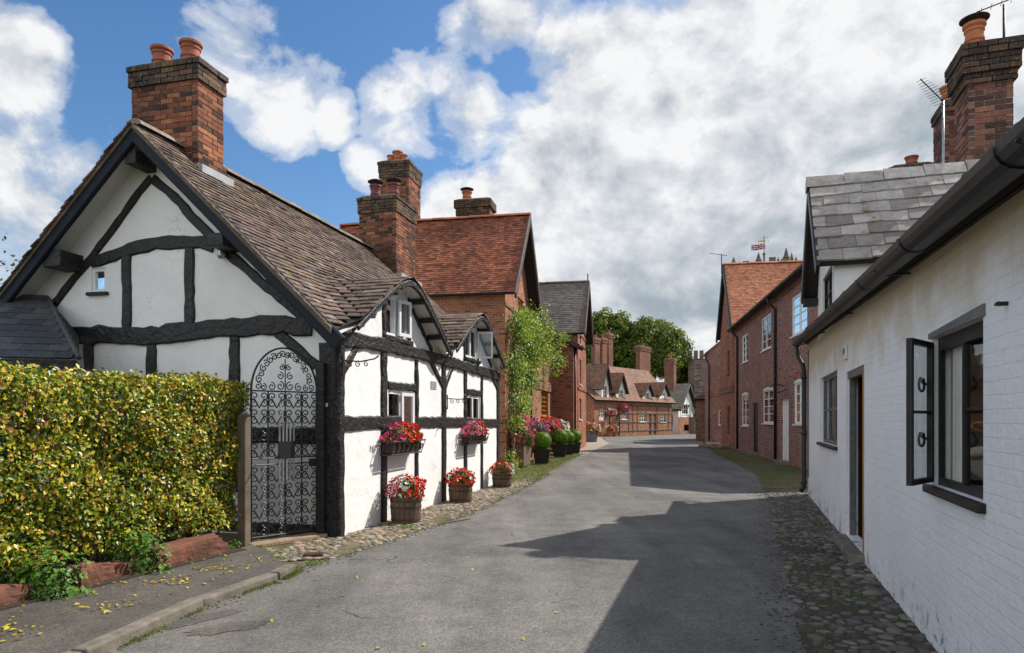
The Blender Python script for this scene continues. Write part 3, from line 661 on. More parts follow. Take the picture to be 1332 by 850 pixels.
mb = MB(); ridge_tiles(mb, (-OV,TR,RZ+0.035), (CL+.15,TR,RZ+0.035), 0.12, 0.36); mb.build('ridge_tiles', 'tiles_ridge', roof)
# bargeboards
G4, G0 = FG(-OV), FG(0)
for pts in ([(-0.24, 2.56), (TR-0.02, RZ-0.13)], [(TR+0.02, RZ-0.13), (6.05, 2.57)]):
    timber('bargeboard', cot, G4, pts, 0.21, 0.02, -0.04, 'bargeboard_paint', 0.002)
for k, (s0, hw) in enumerate(GAB):
    us = np.linspace(s0-0.45, s0+hw+0.12, 40); pts = [(u, float(roof_z(np.array([u]), np.array([-0.29]))[0])-0.075) for u in us]
    timber('gablet_bargeboard', cot, FS(-0.28), pts, 0.10, 0.015, -0.03, 'black_timber', 0.004)
    pts = [(u, float(roof_z(np.array([u]), np.array([-0.29]))[0])-0.045) for u in np.linspace(s0-hw-.1, s0-.45, 20)]; timber('gablet_edge_board', cot, FS(-0.29), pts, 0.075, 0.004, -0.03, 'black_timber', 0.002)
    for d in (-1.35, -0.95, -0.55, 0.5, 0.95, 1.35):
        u = s0+d; zz = float(roof_z(np.array([u]), np.array([-0.2]))[0])-0.12
        m_ = MB(); m_.box(u-0.045, -0.265, zz-0.045, u+0.045, 0.0, zz+0.035); m_.build('rafter_end', 'black_timber', cot, bevel=0.01)
for (px, py, wd, hh) in ((82,340,0.16,0.12),(183,210,0.09,0.10),(292,316,0.12,0.09)):
    t, zz = ga(px, py, -0.2); m_ = MB(); m_.box(-OV+0.03, t-wd, zz-hh, 0.02, t+wd, zz+hh); m_.build('purlin_end', 'black_timber', cot, bevel=0.015)
# tile edges bedded over the bargeboards at the verge
mb = MB(); mbm = MB(); vq = random.Random(8)
for sg in (-1, 1):
    L_ = math.hypot(TR+.15, RZ-EA); n_ = int(L_/.105)
    for i in range(n_+1):
        k = i*.105; t = TR-sg*(TR+.15)+sg*(TR+.15)*k/L_; z = EA+(RZ-EA)*k/L_; tn = TR-sg*(TR+.15)+sg*(TR+.15)*min(L_,k+.17)/L_; zn = EA+(RZ-EA)*min(L_,k+.17)/L_
        o_ = vq.uniform(-.012,.02); a_ = (-OV-.075-o_, -OV+.05); lo_ = vq.uniform(0,.012)
        mb.add([(x,y,w) for (y,z_) in ((t,z+.035+lo_),(tn,zn+.012)) for x in a_ for w in (z_,z_-.022)], [(0,2,6,4),(1,5,7,3),(0,1,3,2),(4,6,7,5),(0,4,5,1),(2,3,7,6)])
    mbm.add([(x,y,z) for (y,z0_) in ((TR-sg*(TR+.15),EA),(TR,RZ)) for x in (-OV-.045,-OV+.02) for z in (z0_-.055,z0_+.012)], [(0,2,6,4),(1,5,7,3),(0,1,3,2),(4,6,7,5),(0,4,5,1),(2,3,7,6)])
vt = mb.build('verge_tiles', 'tiles_brown', roof, fixn=False); mbm.build('verge_mortar', 'old_oak', roof)
# gable framing
def gt(name, px, w, **k): timber(name, cot, G0, [ga(*p) for p in px], w, **k)
gt('rafter', [(197,231),(181,250),(161,280),(138,311),(119,336),(104,354),(64,405),(40,440)], 0.13)
gt('rafter', [(199,233),(228,256),(249,281),(273,305),(297,330),(340,367),(398,415)], 0.14)
gt('collar_beam', [(119,342),(140,335),(169,325),(203,317),(240,315),(262,316),(279,322)], 0.185, wob=0.018)
gt('tie_beam', [(90,437),(141,436),(198,438),(240,432),(282,428),(339,424),(372,423),(407,426)], (0.27, 0.25), wob=0.025, front=0.05)
for p in ([(165,331),(165,430)],[(247,322),(247,424)]): gt('stud', p, 0.17)
for p in ([(116,444),(116,520)],[(197,446),(197,640)],[(305,436),(305,640)]): gt('stud', p, 0.175)
gt('brace', [(352,424),(380,449),(412,476)], 0.15)
gt('lower_rail', [(120,566),(250,566),(413,567)], 0.22)
gt('sole_plate', [(120,676),(413,690)], 0.14)
timber('corner_post', cot, G0, [(0.14,0.0),(0.13,1.4),(0.14,2.62)], 0.27, 0.06, -0.05)
# street framing
def st(name, px, w, **k): timber(name, cot, FS(), [fa(*p) for p in px], w, **k)
timber('corner_post', cot, FS(), [(0.03,0.0),(0.02,1.3),(0.05,2.6)], 0.15, 0.05, -0.08)
st('wall_plate', [(430,440),(463,444),(500,449),(547,461),(594,474),(648,490)], (0.21,0.20), front=0.06, wob=0.018)
st('mid_rail', [(445,551),(470,551),(500,549.5),(545,549.5),(606,549.5),(648,551)], (0.20,0.20), front=0.035)
for x, w, y0, y1 in ((498.5,0.185,450,672),(541,0.125,460,648),(576.5,0.20,462,646),(604.6,0.165,474,632),(626,0.13,482,622),(647,0.18,486,618)):
    a = fa(x, (y0+y1)/2)[0]; timber('post', cot, FS(), [(a, 0.02),(a+.01, 1.4),(a, 2.62)], w, 0.035)
timber('window_lintel', cot, FS(), [(w1[0]-.02, w1[3]+.07),(w1[2]+.05, w1[3]+.07)], 0.13, 0.03)
timber('window_lintel', cot, FS(), [(w2[0]-.02, w2[3]+.07),(w2[2]+.05, w2[3]+.07)], 0.13, 0.03)
for p in ([(466.6,443),(458,462),(446,484)],[(556,463),(567,485),(577,505)],[(590,474),(583,490),(577,507)],[(637,486),(643,497),(648,509)]): st('brace', p, 0.125)
for (q, s0) in ((u1, 1.9), (u2, 5.8)):
    for x in (q[0]-0.06, q[2]+0.06):
        zt = stop(x)-0.02; timber('gablet_stud', cot, FS(), [(x, 2.7), (x, zt)], 0.10, 0.03)
    for sg in (1, -1):
        pts = [(s0+sg*(0.62+0.3*i), min(stop(s0+sg*(0.62+0.3*i))-0.10, 3.45-0.2*i)) for i in range(4)]; timber('gablet_brace', cot, FS(), pts, 0.09, 0.03)
    timber('gablet_sill_rail', cot, FS(), [(q[0]-.1, q[1]-.035), (q[2]+.1, q[1]-.035)], 0.07, 0.07)
for o, r_ in ((w1, 2), (w2, 2), (u1, 2), (u2, 2)):
    f = window(cot, FS(), o, cols=2, rows=1, fw=0.06, curtain='curtain_white', sill=o in (w1, w2), depth=0.02)
window(cot, G0, gw, cols=1, rows=1, fw=0.05, curtain='curtain_white', depth=0.02, sillmat='black_timber')
def open_leaf(parent, hinge, width, z0, z1, ang, mat='white_paint', fw=0.04, bars=1, name='casement'):
    """an opened casement: hinge point (local x, y), angle measured from local +x"""
    x, y = hinge; dx, dy = math.cos(ang), math.sin(ang); nx, ny = -dy, dx; m_ = MB()
    def pr(a, b, c, d, th=0.018):
        P = [(x+dx*e_+nx*q, y+dy*e_+ny*q, zz) for q in (-th, th) for e_, zz in ((a,c),(b,c),(b,d),(a,d))]
        m_.add(P, [(0,1,2,3),(7,6,5,4),(0,4,5,1),(1,5,6,2),(2,6,7,3),(3,7,4,0)])
    pr(0,width,z0,z0+fw); pr(0,width,z1-fw,z1); pr(0,fw,z0+fw,z1-fw); pr(width-fw,width,z0+fw,z1-fw)
    for i in range(bars):
        zz = z0+(z1-z0)*(i+1)/(bars+1); pr(fw, width-fw, zz-.01, zz+.01, 0.012)
    o = m_.build(name, mat, parent); g = MB(); g.add([(x+dx*a,y+dy*a,c) for a,c in ((fw,z0+fw),(width-fw,z0+fw),(width-fw,z1-fw),(fw,z1-fw))],[(0,1,2,3)]); g.build('glass', 'window_glass', o)
    return o
open_leaf(cot, (u1[0]+.46, -0.02), 0.36, u1[1]+.04, u1[3]-.03, R(-10), bars=0, fw=.055)
open_leaf(cot, (u2[2]-.03, -0.02), 0.34, u2[1]+.04, u2[3]-.03, R(-75), bars=0)
open_leaf(cot, (w1[0]+.46, -0.02), 0.38, w1[1]+.04, w1[3]-.03, R(-10), bars=0, fw=.055)
# chimneys
c1x = (0.43, 1.02); t0 = ga(257, 200, 0.43)[0]; t1 = ga(171, 200, 0.43)[0]
ztop = ga(257, 72, 0.43)[1]
chimney(cot, c1x[0], t0, c1x[1], t1, main_z(t0)-0.35, ztop, corb=((0.36,0.035),(0.13,0.055)), capmat='moss_mortar', near=True, skirt=main_z(t0)+0.22,
        pots=((0.72, t1-0.30, 0.36, 0.145, 'terracotta', False), (0.72, t0+0.36, 0.38, 0.145, 'terracotta', False)))
mb = MB(); mb.box(c1x[0]-.07, t0-.14, main_z(t0)-0.25, c1x[1]+.07, t0+0.02, main_z(t0)+.03); mb.build('flashing', 'lead', roof)
s2 = 6.8; ta = ga(515, 300, s2)[0]; tb = ga(467, 300, s2)[0]; sB = fa(540, 300, ta)[0]
zt2 = ga(515, 252, s2)[1]
chimney(cot, s2, ta, sB, tb, 4.6, zt2, corb=((0.42,0.03),(0.12,0.05)), capmat='soot_brick', skirt=main_z(ta)+0.25, near=True,
        pots=((s2+.45, tb-.22, 0.40, 0.13, 'pot_purple', True), (s2+.45, ta+.25, 0.40, 0.13, 'pot_purple', True)))
mb = MB(); mb.box(s2-.05, ta-.17, main_z(ta)-.3, sB+.05, ta+.02, main_z(ta)+.06); mb.build('flashing', 'lead', roof)
# small fixtures
t, zz = ga(290, 333, -0.06); mb = MB(); mb.lathe([(0.0,-.05),(.045,-.045),(.06,0),(.05,.06),(.02,.09)], 14, (-0.09,t,zz)); mb.tube([(-.08,t,zz),(0,t,zz+.03)], .012); mb.build('floodlight', 'metal_grey', cot, smooth=True)
def scroll(c, r0, turns, a0, mp, n=18, sgn=1):
    return [mp(c[0]+r0*(1-0.8*i/n)*math.cos(a0+sgn*2*math.pi*turns*i/n), c[1]+r0*(1-0.8*i/n)*math.sin(a0+sgn*2*math.pi*turns*i/n)) for i in range(n+1)]
for px, py in ((441,474),(578,522)):
    u, v = fa(px, py); mb = MB(); mb.tube([(u,-.06,v-.16),(u,-.06,v+.12)], .013, 6)
    mb.tube([(u,-.06,v+.05),(u+.02,-.3,v+.03),(u,-.52,v+.06),(u,-.58,v+.10)], .010, 6)
    pl = lambda a, b: (u, -a, b)
    for cx_, r_ in ((.16,.05),(.28,.045),(.40,.04)): mb.tube(scroll((cx_, v-.005), r_, 1.2, 1.2, pl), .007, 5)
    mb.build('hanging_bracket', 'rusty_iron', cot)
a = orect(fa, 560, 496, 567.5, 506); mb = MB()
for i in range(5): mb.box(a[0], -0.012, a[1]+(a[3]-a[1])*i/5, a[2], 0.0, a[1]+(a[3]-a[1])*(i+.55)/5)
mb.build('air_vent', 'lead', cot)
t, zz = ga(422, 527, -0.07); mb = MB(); mb.box(-.078, t-.05, zz-.025, -.066, t+.05, zz+.025); mb.build('name_plate', 'plaque_white', cot)
mb = MB(); mb.tube([(-.10,.28,1.35),(-.10,.26,2.0),(-.13,.22,2.28)], .014, 6); mb.build('cable', 'black_plastic', cot)

# ---- outbuilding with slate roof behind the hedge
ob = thing('outbuilding', 'low outbuilding with dark slate hipped roof behind the hedge at left edge', 'outbuilding', (-7.6, 9.1, 0), R(14.5))
mb = MB(); wall(mb, FS(-0.6), -3, 1.6, 0, 2.3); wall(mb, FE(1.6), -0.6, 1.1, 0, 2.3); wall(mb, FG(-3), -0.6, 1.1, 0, 2.3); mb.build('wall', 'cream_band', ob)
mb = MB(); e = (-3.2,-0.85,2.36)
mb.add([(-3.2,-.85,2.36),(1.9,-.85,2.36),(0.85,1.1,3.42),(-3.2,1.1,3.42),(1.25,1.15,2.95)], [(0,1,2,3),(1,4,2)]); rf = mb.build('roof', 'roof_felt', ob)
mb = MB(); lv = math.hypot(1.95, 1.06); V = (0, 1.95, 1.06)
tiles(mb, (-3.2,-.85,2.365), (1,0,0), V, 5.10, lv, 0.30, 0.22, 0.008, 0.5, clip=lambda v: (0, 5.10-1.05*min(lv,v+.2)/lv)); mb.build('slates', 'slate_dark', rf, fixn=False)
mb = MB(); mb.tube([(1.9,-.85,2.38),(0.85,1.1,3.44)], 0.03, 6); mb.tube([(-3.2,1.1,3.44),(0.85,1.1,3.44)], 0.04, 6); mb.build('hip_flashing', 'slate_dark', rf)
mb = MB(); mb.box(-3.2,-.84,2.22,1.86,-.80,2.35); mb.build('fascia', 'black_timber', ob)
# ================================================================== HEDGE, GATE, ROCKS
hA = Vector((-5.35, 3.2, 0)); hB = Vector((-3.335, 8.44, 0)); hd = (hB-hA).normalized(); hrz = math.atan2(hd.y, hd.x); hl = (hB-hA).length
hedge = thing('hedge', 'tall clipped beech hedge with yellow green leaves along the left pavement', 'hedge', tuple(hA), hrz)
r = np.random.RandomState(3); HT, HD = 2.06, 1.0
def hsurf(n, face):
    if face == 'front': u = r.uniform(0,hl,n); v = r.uniform(0.28,HT,n); return np.stack([u, -0.0*u, v],1), np.tile([0,-1,0.25],(n,1))
    if face == 'top': u = r.uniform(0,hl,n); v = r.uniform(0,HD,n); return np.stack([u, v, u*0+HT],1), np.tile([0,-.2,1],(n,1))
    v = r.uniform(0.28,HT,n); w = r.uniform(0,HD,n); return np.stack([w*0+hl, w, v],1), np.tile([1,-.3,.2],(n,1))
Ps, Ns = [], []
for face, n in (('front', 38000), ('top', 8500), ('end', 5500)):
    P, N = hsurf(n, face); dep = r.exponential(0.06, n)
    lump = 0.035*np.sin(P[:,0]*5.1+P[:,2]*3)+0.04*np.sin(P[:,2]*7.3+P[:,0]*2.2)+0.03*np.sin(P[:,0]*13)*np.sin(P[:,2]*11)
    nn = N/np.linalg.norm(N,axis=1)[:,None]; P = P + nn*(lump-dep)[:,None] + r.normal(0,.012,P.shape)
    edge = np.clip((P[:,2]-(HT-0.22))/0.22, 0, 1)       # rounded shoulder
    if face == 'front': P[:,1] += 0.13*edge**2; P[:,0] -= 0.10*np.clip((P[:,0]-hl+0.3)/0.3,0,1)**2*0
    if face == 'top': P[:,2] -= 0.10*np.clip((0.2-P[:,1])/0.2,0,1)**2 + 0.10*np.clip((P[:,0]-hl+.3)/.3,0,1)**2
    keep = r.uniform(0,1,n) < np.clip((P[:,2]-0.15)/0.35, 0.3, 1)
    if face != 'top':      # upper growth swells over the gate post, the foot draws in
        k = np.clip((P[:,0]-hl+.5)/.5,0,1); P[:,0] += .10*k*np.clip((P[:,2]-.9)/.8,-1.2,1)
    Ps.append(P[keep]); Ns.append(N[keep])
n = 900; u = r.uniform(0,hl,n); top = r.uniform(0,1,n) > 0.6
P = np.where(top[:,None], np.stack([u, r.uniform(0,.7,n), HT+np.minimum(r.exponential(.02,n),.06)],1), np.stack([u, -r.exponential(.02,n)-.01, r.uniform(.4,HT,n)],1)); Ps.append(P); Ns.append(np.tile([0,-1,.6],(n,1)))
leaf_mesh('foliage', 'hedge_leaf', hedge, np.concatenate(Ps), np.concatenate(Ns), 0.053, 5, tilt=0.5)
mb = MB(); q = random.Random(5)
for i in range(230):
    x = q.uniform(0.05, hl-.05); y = q.uniform(0.1, HD-.1); p = [(x,y,0)]
    for k in range(5): p.append((p[-1][0]+q.uniform(-.13,.13), p[-1][1]+q.uniform(-.12,.1), min(HT-.08, p[-1][2]+q.uniform(.3,.48))))
    mb.tube(p, [0.016,0.013,0.011,0.009,0.006,0.004], 4, False)
mb.build('stems', 'stem_brown', hedge, fixn=False)
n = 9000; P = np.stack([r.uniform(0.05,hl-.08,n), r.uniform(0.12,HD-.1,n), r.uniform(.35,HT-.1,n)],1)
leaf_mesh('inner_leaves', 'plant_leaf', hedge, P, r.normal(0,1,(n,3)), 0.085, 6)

def rock(name, label, c, sz, rz, mat='sandstone', seed=1):
    bm = bmesh.new(); bmesh.ops.create_cube(bm, size=2.0); bmesh.ops.subdivide_edges(bm, edges=bm.edges[:], cuts=7, use_grid_fill=True)
    from mathutils import noise as mn
    for v in bm.verts:
        p = v.co.copy(); l = max(abs(p.x),abs(p.y),abs(p.z)); sph = p.normalized()*1.15; p = p.lerp(sph, 0.34)
        nz = mn.noise(p*1.1+Vector((seed*7.1,3,1)))*0.35+mn.noise(p*3.7+Vector((seed,9,2)))*0.13+mn.noise(p*9+Vector((seed,1,5)))*0.05
        p = p*(1+nz*0.55); v.co = Vector((p.x*sz[0], p.y*sz[1], p.z*sz[2]))
    me = bpy.data.meshes.new(name); bm.to_mesh(me); bm.free(); me.materials.append(M[mat])
    o = bpy.data.objects.new(name, me); COL.objects.link(o); o.location = c; o.rotation_euler = (R(rnd.uniform(-4,4)), R(rnd.uniform(-4,4)), rz)
    return setprops(o, label, 'rock', 'sandstone blocks edging the hedge')
def hedge_pt(u, off, z=0): p = hA+hd*u+Vector((hd.y,-hd.x,0))*off; return (p.x, p.y, z)
rock('sandstone_block', 'long flat red sandstone block under the hedge nearest the gate post', hedge_pt(4.50,.14,.10), (.60,.16,.16), hrz, seed=2)
rock('sandstone_block', 'small upright pointed sandstone block leaning under the hedge', hedge_pt(3.35,.24,.12), (.13,.10,.16), hrz+.2, seed=3)
rock('sandstone_block', 'low red block half hidden by leaves between two sandstone blocks', hedge_pt(3.75,.12,.07), (.30,.13,.13), hrz, seed=4)
rock('sandstone_block', 'wide red sandstone block under the hedge at left edge of the photo', hedge_pt(2.55,.14,.07), (.40,.14,.15), hrz, seed=5)
rock('sandstone_block', 'mossy sandstone block nearest the viewer under the hedge', hedge_pt(1.6,.14,.07), (.48,.15,.15), hrz, seed=6)
def ground_plant(name, label, cat, c, rad, n, size, mat, seed, group=None):
    r = np.random.RandomState(seed); t = thing(name, label, cat, c, 0, group)
    P, D = ell_points(r, n, (0,0,rad[2]*0.35), rad, 0.35, 0.3); P[:,2] = np.abs(P[:,2])
    leaf_mesh('foliage', mat, t, P, D+np.array([0,0,.8]), size, seed, tilt=0.5, aspect=0.8)
    mb = MB(); q = random.Random(seed)
    for i in range(14):
        a = q.uniform(0,6.28); k = q.uniform(.3,.9); mb.tube([(0,0,0),(rad[0]*k*.5*math.cos(a),rad[1]*k*.5*math.sin(a),rad[2]*.5),(rad[0]*k*math.cos(a),rad[1]*k*math.sin(a),rad[2]*.85)], 0.004, 4, False)
    mb.build('stems', 'stem_brown', t, fixn=False); return t
ground_plant('herb_plant', 'bushy green herb growing over the middle sandstone block under the hedge', 'plant', hedge_pt(3.98,.16), (.40,.24,.42), 900, .055, 'ivy_leaf', 21)
ground_plant('herb_plant', 'broad green herb patch under the hedge left of the pointed stone', 'plant', hedge_pt(3.0,.14), (.50,.22,.40), 1000, .055, 'ivy_leaf', 22)
ground_plant('herb_plant', 'low bright green herb at the foot of the oak gate post', 'plant', hedge_pt(5.28,.16), (.16,.13,.13), 260, .032, 'ivy_leaf', 25)
ground_plant('herb_plant', 'dark small-leaved shrub on the pavement edge in front of the hedge', 'plant', hedge_pt(2.95,.36), (.24,.17,.20), 800, .024, 'plant_leaf', 23)
ground_plant('herb_plant', 'green herb patch under the hedge nearest the viewer', 'plant', hedge_pt(2.15,.14), (.50,.22,.38), 900, .055, 'ivy_leaf', 24)
# gate post, gate, step
gp = (-3.285, 8.37); gR = (-2.608, 9.156); gL = (-3.24, 8.45)
post = MB(); post.box(-.05,-.06,0,.05,.06,1.62); post.prism([(-.05,1.62),(.05,1.62),(0.03,1.66),(-.03,1.66)], -.055, .055, FS()); po = post.build('gate_post', 'old_oak', bevel=0.008, loc=(gp[0],gp[1],0), rz=hrz)
setprops(po, 'weathered oak post between the hedge end and the iron gate', 'post')
gd = Vector((gR[0]-gL[0], gR[1]-gL[1], 0)); gw_ = gd.length; grz = math.atan2(gd.y, gd.x)
gate = thing('iron_gate', 'tall black wrought-iron gate with arched top and heart scrolls', 'gate', (gL[0], gL[1], 0.07), grz)
W = gw_; GH = 1.88; GP = lambda u, v, w=0.0: (u, -w, v)
mb = MB()
for u in (0.012, W-0.012): mb.tube([GP(u,0.0), GP(u,GH)], 0.014, 6)
arc = [GP(W/2-(W/2-.012)*math.cos(a), GH+0.56*math.sin(a)) for a in np.linspace(0, math.pi, 30)]
mb.tube(arc, 0.013, 6, False)
for v in (0.05, 0.95, 1.03, GH): mb.tube([GP(0,v), GP(W,v)], 0.011, 6)
mb.build('gate_frame', 'wrought_iron', gate, fixn=False)
for i in range(1,4): m_ = MB(); m_.tube([GP(W*i/4,.05), GP(W*i/4,GH)], .009, 6); m_.build('bar', 'wrought_iron', gate)
mb = MB(); cw = W/4
def tub(p, r=.0078): mb.tube([q for q in p], r, 5, False)
for i in range(4):
    for (z0, z1, k) in ((0.05, .95, 4), (1.03, GH, 4)):
        hh = (z1-z0)/k
        for j in range(k):
            cx_ = cw*(i+.5); cz = z0+hh*(j+.5)
            for sg in (-1, 1):
                rr_ = cw*0.235; a0 = math.pi/2 if sg < 0 else math.pi/2
                tub([GP(cx_+sg*cw*0.25+sg*rr_*(1-.75*q/16)*math.cos(-math.pi*.5+q/16*7.6), cz+hh*.20+rr_*(1-.75*q/16)*math.sin(-math.pi*.5+q/16*7.6)) for q in range(17)])
                tub([GP(cx_+sg*cw*0.25+sg*rr_*(1-.75*q/16)*math.cos(math.pi*.5-q/16*7.6), cz-hh*.24+rr_*(1-.75*q/16)*math.sin(math.pi*.5-q/16*7.6)) for q in range(17)])
                tub([GP(cx_, cz-hh*.5), GP(cx_+sg*cw*.25, cz-hh*.02), GP(cx_+sg*cw*.25, cz-hh*.02+.01)])
for a in np.linspace(0.22, math.pi-0.22, 9):
    for sg in (-1, 1):
        c = (W/2-(W/2-.10)*math.cos(a+sg*.09), GH+(0.56-.08)*math.sin(a+sg*.09)); tub(scroll(c, .048, 1.3, a+1.5, GP, 14, sg))
for sg in (-1,1):
    for k, (dx, dz, r_) in enumerate(((.07,.07,.06),(.19,.06,.055),(.30,.05,.045),(.07,.20,.05),(.05,.31,.04))): tub(scroll((W/2+sg*dx, GH+dz), r_, 1.3, math.pi/2, GP, 16, sg))
tub([GP(W/2,GH), GP(W/2,GH+.42)], .008)
mb.build('scrollwork', 'wrought_iron', gate, fixn=False)
mb = MB(); mb.box(W/2-.10,-.03,1.02,W/2+.12,.0,1.24); mb.build('letter_box', 'wrought_iron', gate); mb = MB(); mb.box(W-.12,-.03,.90,W-.02,.02,1.0); mb.build('lock_plate', 'wrought_iron', gate)
mb = MB()
for i in range(5): mb.box(W/2-.10+.05*i,-.022,.74,W/2-.078+.05*i,-.008,1.50)
mb.build('letter_slats', 'metal_grey', gate)
mb = MB(); mb.box(-.05,-.16,-.07,W+.06,.14,.0); sp = mb.build('threshold', 'stone_step', bevel=.02, loc=(gL[0],gL[1],.06), rz=grz)
sp.location.z = 0.071; setprops(sp, 'worn sandstone threshold slab under the iron gate', 'step')
mb = MB(); mb.box(-.06,-.06,0,.06,.06,2.35); g2 = mb.build('gate_post', 'black_timber', bevel=.01, loc=(gR[0]+.06,gR[1]-.02,0), rz=FA.rz)
setprops(g2, 'black timber post the iron gate closes against beside cottage corner', 'post')
# ================================================================== GROUND
def sheet(name, pts, z, mat, kind='structure'):
    bm = bmesh.new(); vs = [bm.verts.new((p[0],p[1],z)) for p in pts]; f = bm.faces.new(vs); f.normal_update()
    if f.normal.z < 0: f.normal_flip()
    bmesh.ops.triangulate(bm, faces=bm.faces[:]); me = bpy.data.meshes.new(name); bm.to_mesh(me); bm.free(); me.materials.append(M[mat])
    o = bpy.data.objects.new(name, me); COL.objects.link(o); o['kind'] = kind; return o
sheet('ground', [(-400,-60),(400,-60),(400,700),(-400,700)], -0.004, 'verge_ground')
def rag(pts, amp, step, seed=1):
    r = random.Random(seed); out = []
    for a, b in zip(pts[:-1], pts[1:]):
        a = Vector(a); b = Vector(b); n = max(1,int((b-a).length/step)); nn = Vector((-(b-a).y,(b-a).x)).normalized()
        for i in range(n): out.append(tuple(a.lerp(b,i/n)+nn*r.uniform(-amp,amp)))
    out.append(tuple(pts[-1])); return out
roadL = [(-4.6,-8),(-3.55,2.0)] + [gnd(*p) for p in ((100,866),(250,795),(350,760),(384,744),(480,713),(560,686),(612,668),(668,641),(722,612),(752,594),(775,583),(790,577))] + [(7.9,58.3),(11.6,62.9),(17.4,70.4),(26,84)]
roadR = [(0.55,-8),(0.9,0.5)] + [gnd(*p) for p in ((1052,842),(1012,700),(1003,655),(985,620),(955,602),(930,591),(916,578))] + [(15.4,56),(20,66),(34,82)]
RL = rag(roadL, .035, .22, 2); RR = rag(roadR, .05, .25, 3)
sheet('road', RL + RR[::-1], 0.004, 'asphalt')
# asphalt footpath with its kerb at left
kl = [(-4.75,-6),(-3.62,2.0)] + [gnd(*p) for p in ((92,862),(250,790),(350,755),(372,744))]
inner = [(-6.1,-6)] + [hedge_pt(u,.38)[:2] for u in (-.5,1,3,4.8)] + [(-3.18,8.3),(-2.85,7.9)]
def raised(name, poly, z, mat):
    mb = MB(); n = len(poly); mb.add([(p[0],p[1],z) for p in poly]+[(p[0],p[1],-.02) for p in poly], [tuple(range(n))]+[(i,(i+1)%n,n+(i+1)%n,n+i) for i in range(n)])
    o = mb.build(name, mat); m = o.modifiers.new('tri','TRIANGULATE'); o['kind']='structure'; return o
raised('footpath', kl + inner[::-1], 0.072, 'asphalt_path')
mb = MB(); kp = [Vector(p) for p in kl]; acc = []
for a, b in zip(kp[:-1], kp[1:]):
    n = max(1,int((b-a).length/0.9))
    for i in range(n): acc.append((a.lerp(b,i/n), a.lerp(b,(i+1)/n)))
for a, b in acc:
    d = (b-a).normalized(); nn = Vector((d.y,-d.x)); zz = .086+rnd.uniform(-.006,.006); g = d*.006
    P = [a+g-nn*.012, b-g-nn*.012, b-g+nn*.115, a+g+nn*.115]
    mb.add([(p.x,p.y,zz) for p in P]+[(p.x,p.y,-.02) for p in P], [(0,1,2,3),(0,4,5,1),(1,5,6,2),(2,6,7,3),(3,7,4,0)])
k = mb.build('kerb', 'kerb_stone', bevel=.018); k['kind']='structure'
# soil strip below the hedge
raised('soil_bed', [hedge_pt(u,.40)[:2] for u in (-1,2,5.25)]+[hedge_pt(5.3,-1.3)[:2], hedge_pt(-1,-1.3)[:2]], 0.083, 'soil')
# left cobbles
def FAw(u, t): return FA.w(u, t)[:2]
cobL = [(-3.3,8.55),(-3.05,8.0),(-2.86,7.55)] + [p for p in RL if 7.6 < p[1] < 19] 
cobL += [FAw(8.6,-.05), FAw(4,-.02), FAw(0,-.02), (-2.7,9.5)]
sheet('cobbled_path', cobL, 0.010, 'cobble_bed')
def inpoly(x, y, P):
    c = False; j = len(P)-1
    for i in range(len(P)):
        if (P[i][1] > y) != (P[j][1] > y) and x < (P[j][0]-P[i][0])*(y-P[i][1])/(P[j][1]-P[i][1])+P[i][0]: c = not c
        j = i
    return c
def poisson(P, rmin, n, seed, dens=None):
    r = random.Random(seed); xs = [p[0] for p in P]; ys = [p[1] for p in P]; g = {}; out = []
    for _ in range(n):
        x = r.uniform(min(xs),max(xs)); y = r.uniform(min(ys),max(ys))
        if not inpoly(x,y,P): continue
        s = rmin*r.uniform(0.75,1.35)*(1 if not dens else dens(x,y))
        if s <= 0: continue
        k = (int(x/.12),int(y/.12)); bad = False
        for i in (-2,-1,0,1,2):
            for j in (-2,-1,0,1,2):
                for q in g.get((k[0]+i,k[1]+j),()):
                    if (q[0]-x)**2+(q[1]-y)**2 < ((q[2]+s)*0.86)**2: bad = True; break
                if bad: break
            if bad: break
        if bad: continue
        g.setdefault(k,[]).append((x,y,s)); out.append((x,y,s))
    return out
pp = poisson(cobL, 0.046, 60000, 4, lambda x,y: 1 if math.sin(x*7)+math.sin(y*2.3+x) > -1.45 else 0)
setprops(stones('cobblestones', 'cobble', [(p[0],p[1]) for p in pp], [p[2]*.95 for p in pp], 5, .40, None, .006), kind='structure')
# right cobbles
rw = lambda Y, off=0.0: (1.311+.3415*Y-off, Y)
edge = [p for p in RR if 2.0 < p[1] < 14.6]
cobR = edge + [rw(15.0), rw(14), rw(10), rw(6), rw(2)]
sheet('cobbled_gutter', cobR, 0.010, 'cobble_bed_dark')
def densR(x, y):
    off = (1.311+.3415*y - x)*.946
    k = math.sin(y*2.9+x*5)*.35+.3*math.sin(y*7+x*3); p = 1.15-off*(.62 if y > 8.5 else 1.25)+k
    return (1.25 if off < .35 else 1.0) if rnd.random() < p*p*1.1 else 0
    if off < 0.60: return 1.25 if off < .25 and math.sin(y*9) > -.85 else (1.0 if math.sin(y*2.9+x*5)+.4*math.sin(y*11) > -.45 else 0)
    return 1 if (y > 8.2 and off < 1.15 and math.sin(y*5+x*3) > -.8) or math.sin(y*3.1+x*4)+math.sin(x*9) > 1.1 else 0
pr_ = poisson(cobR, 0.041, 90000, 8, densR)
setprops(stones('cobblestones', 'cobble_grey', [(p[0],p[1]) for p in pr_], [p[2] for p in pr_], 9, .42, None, .006), kind='structure')
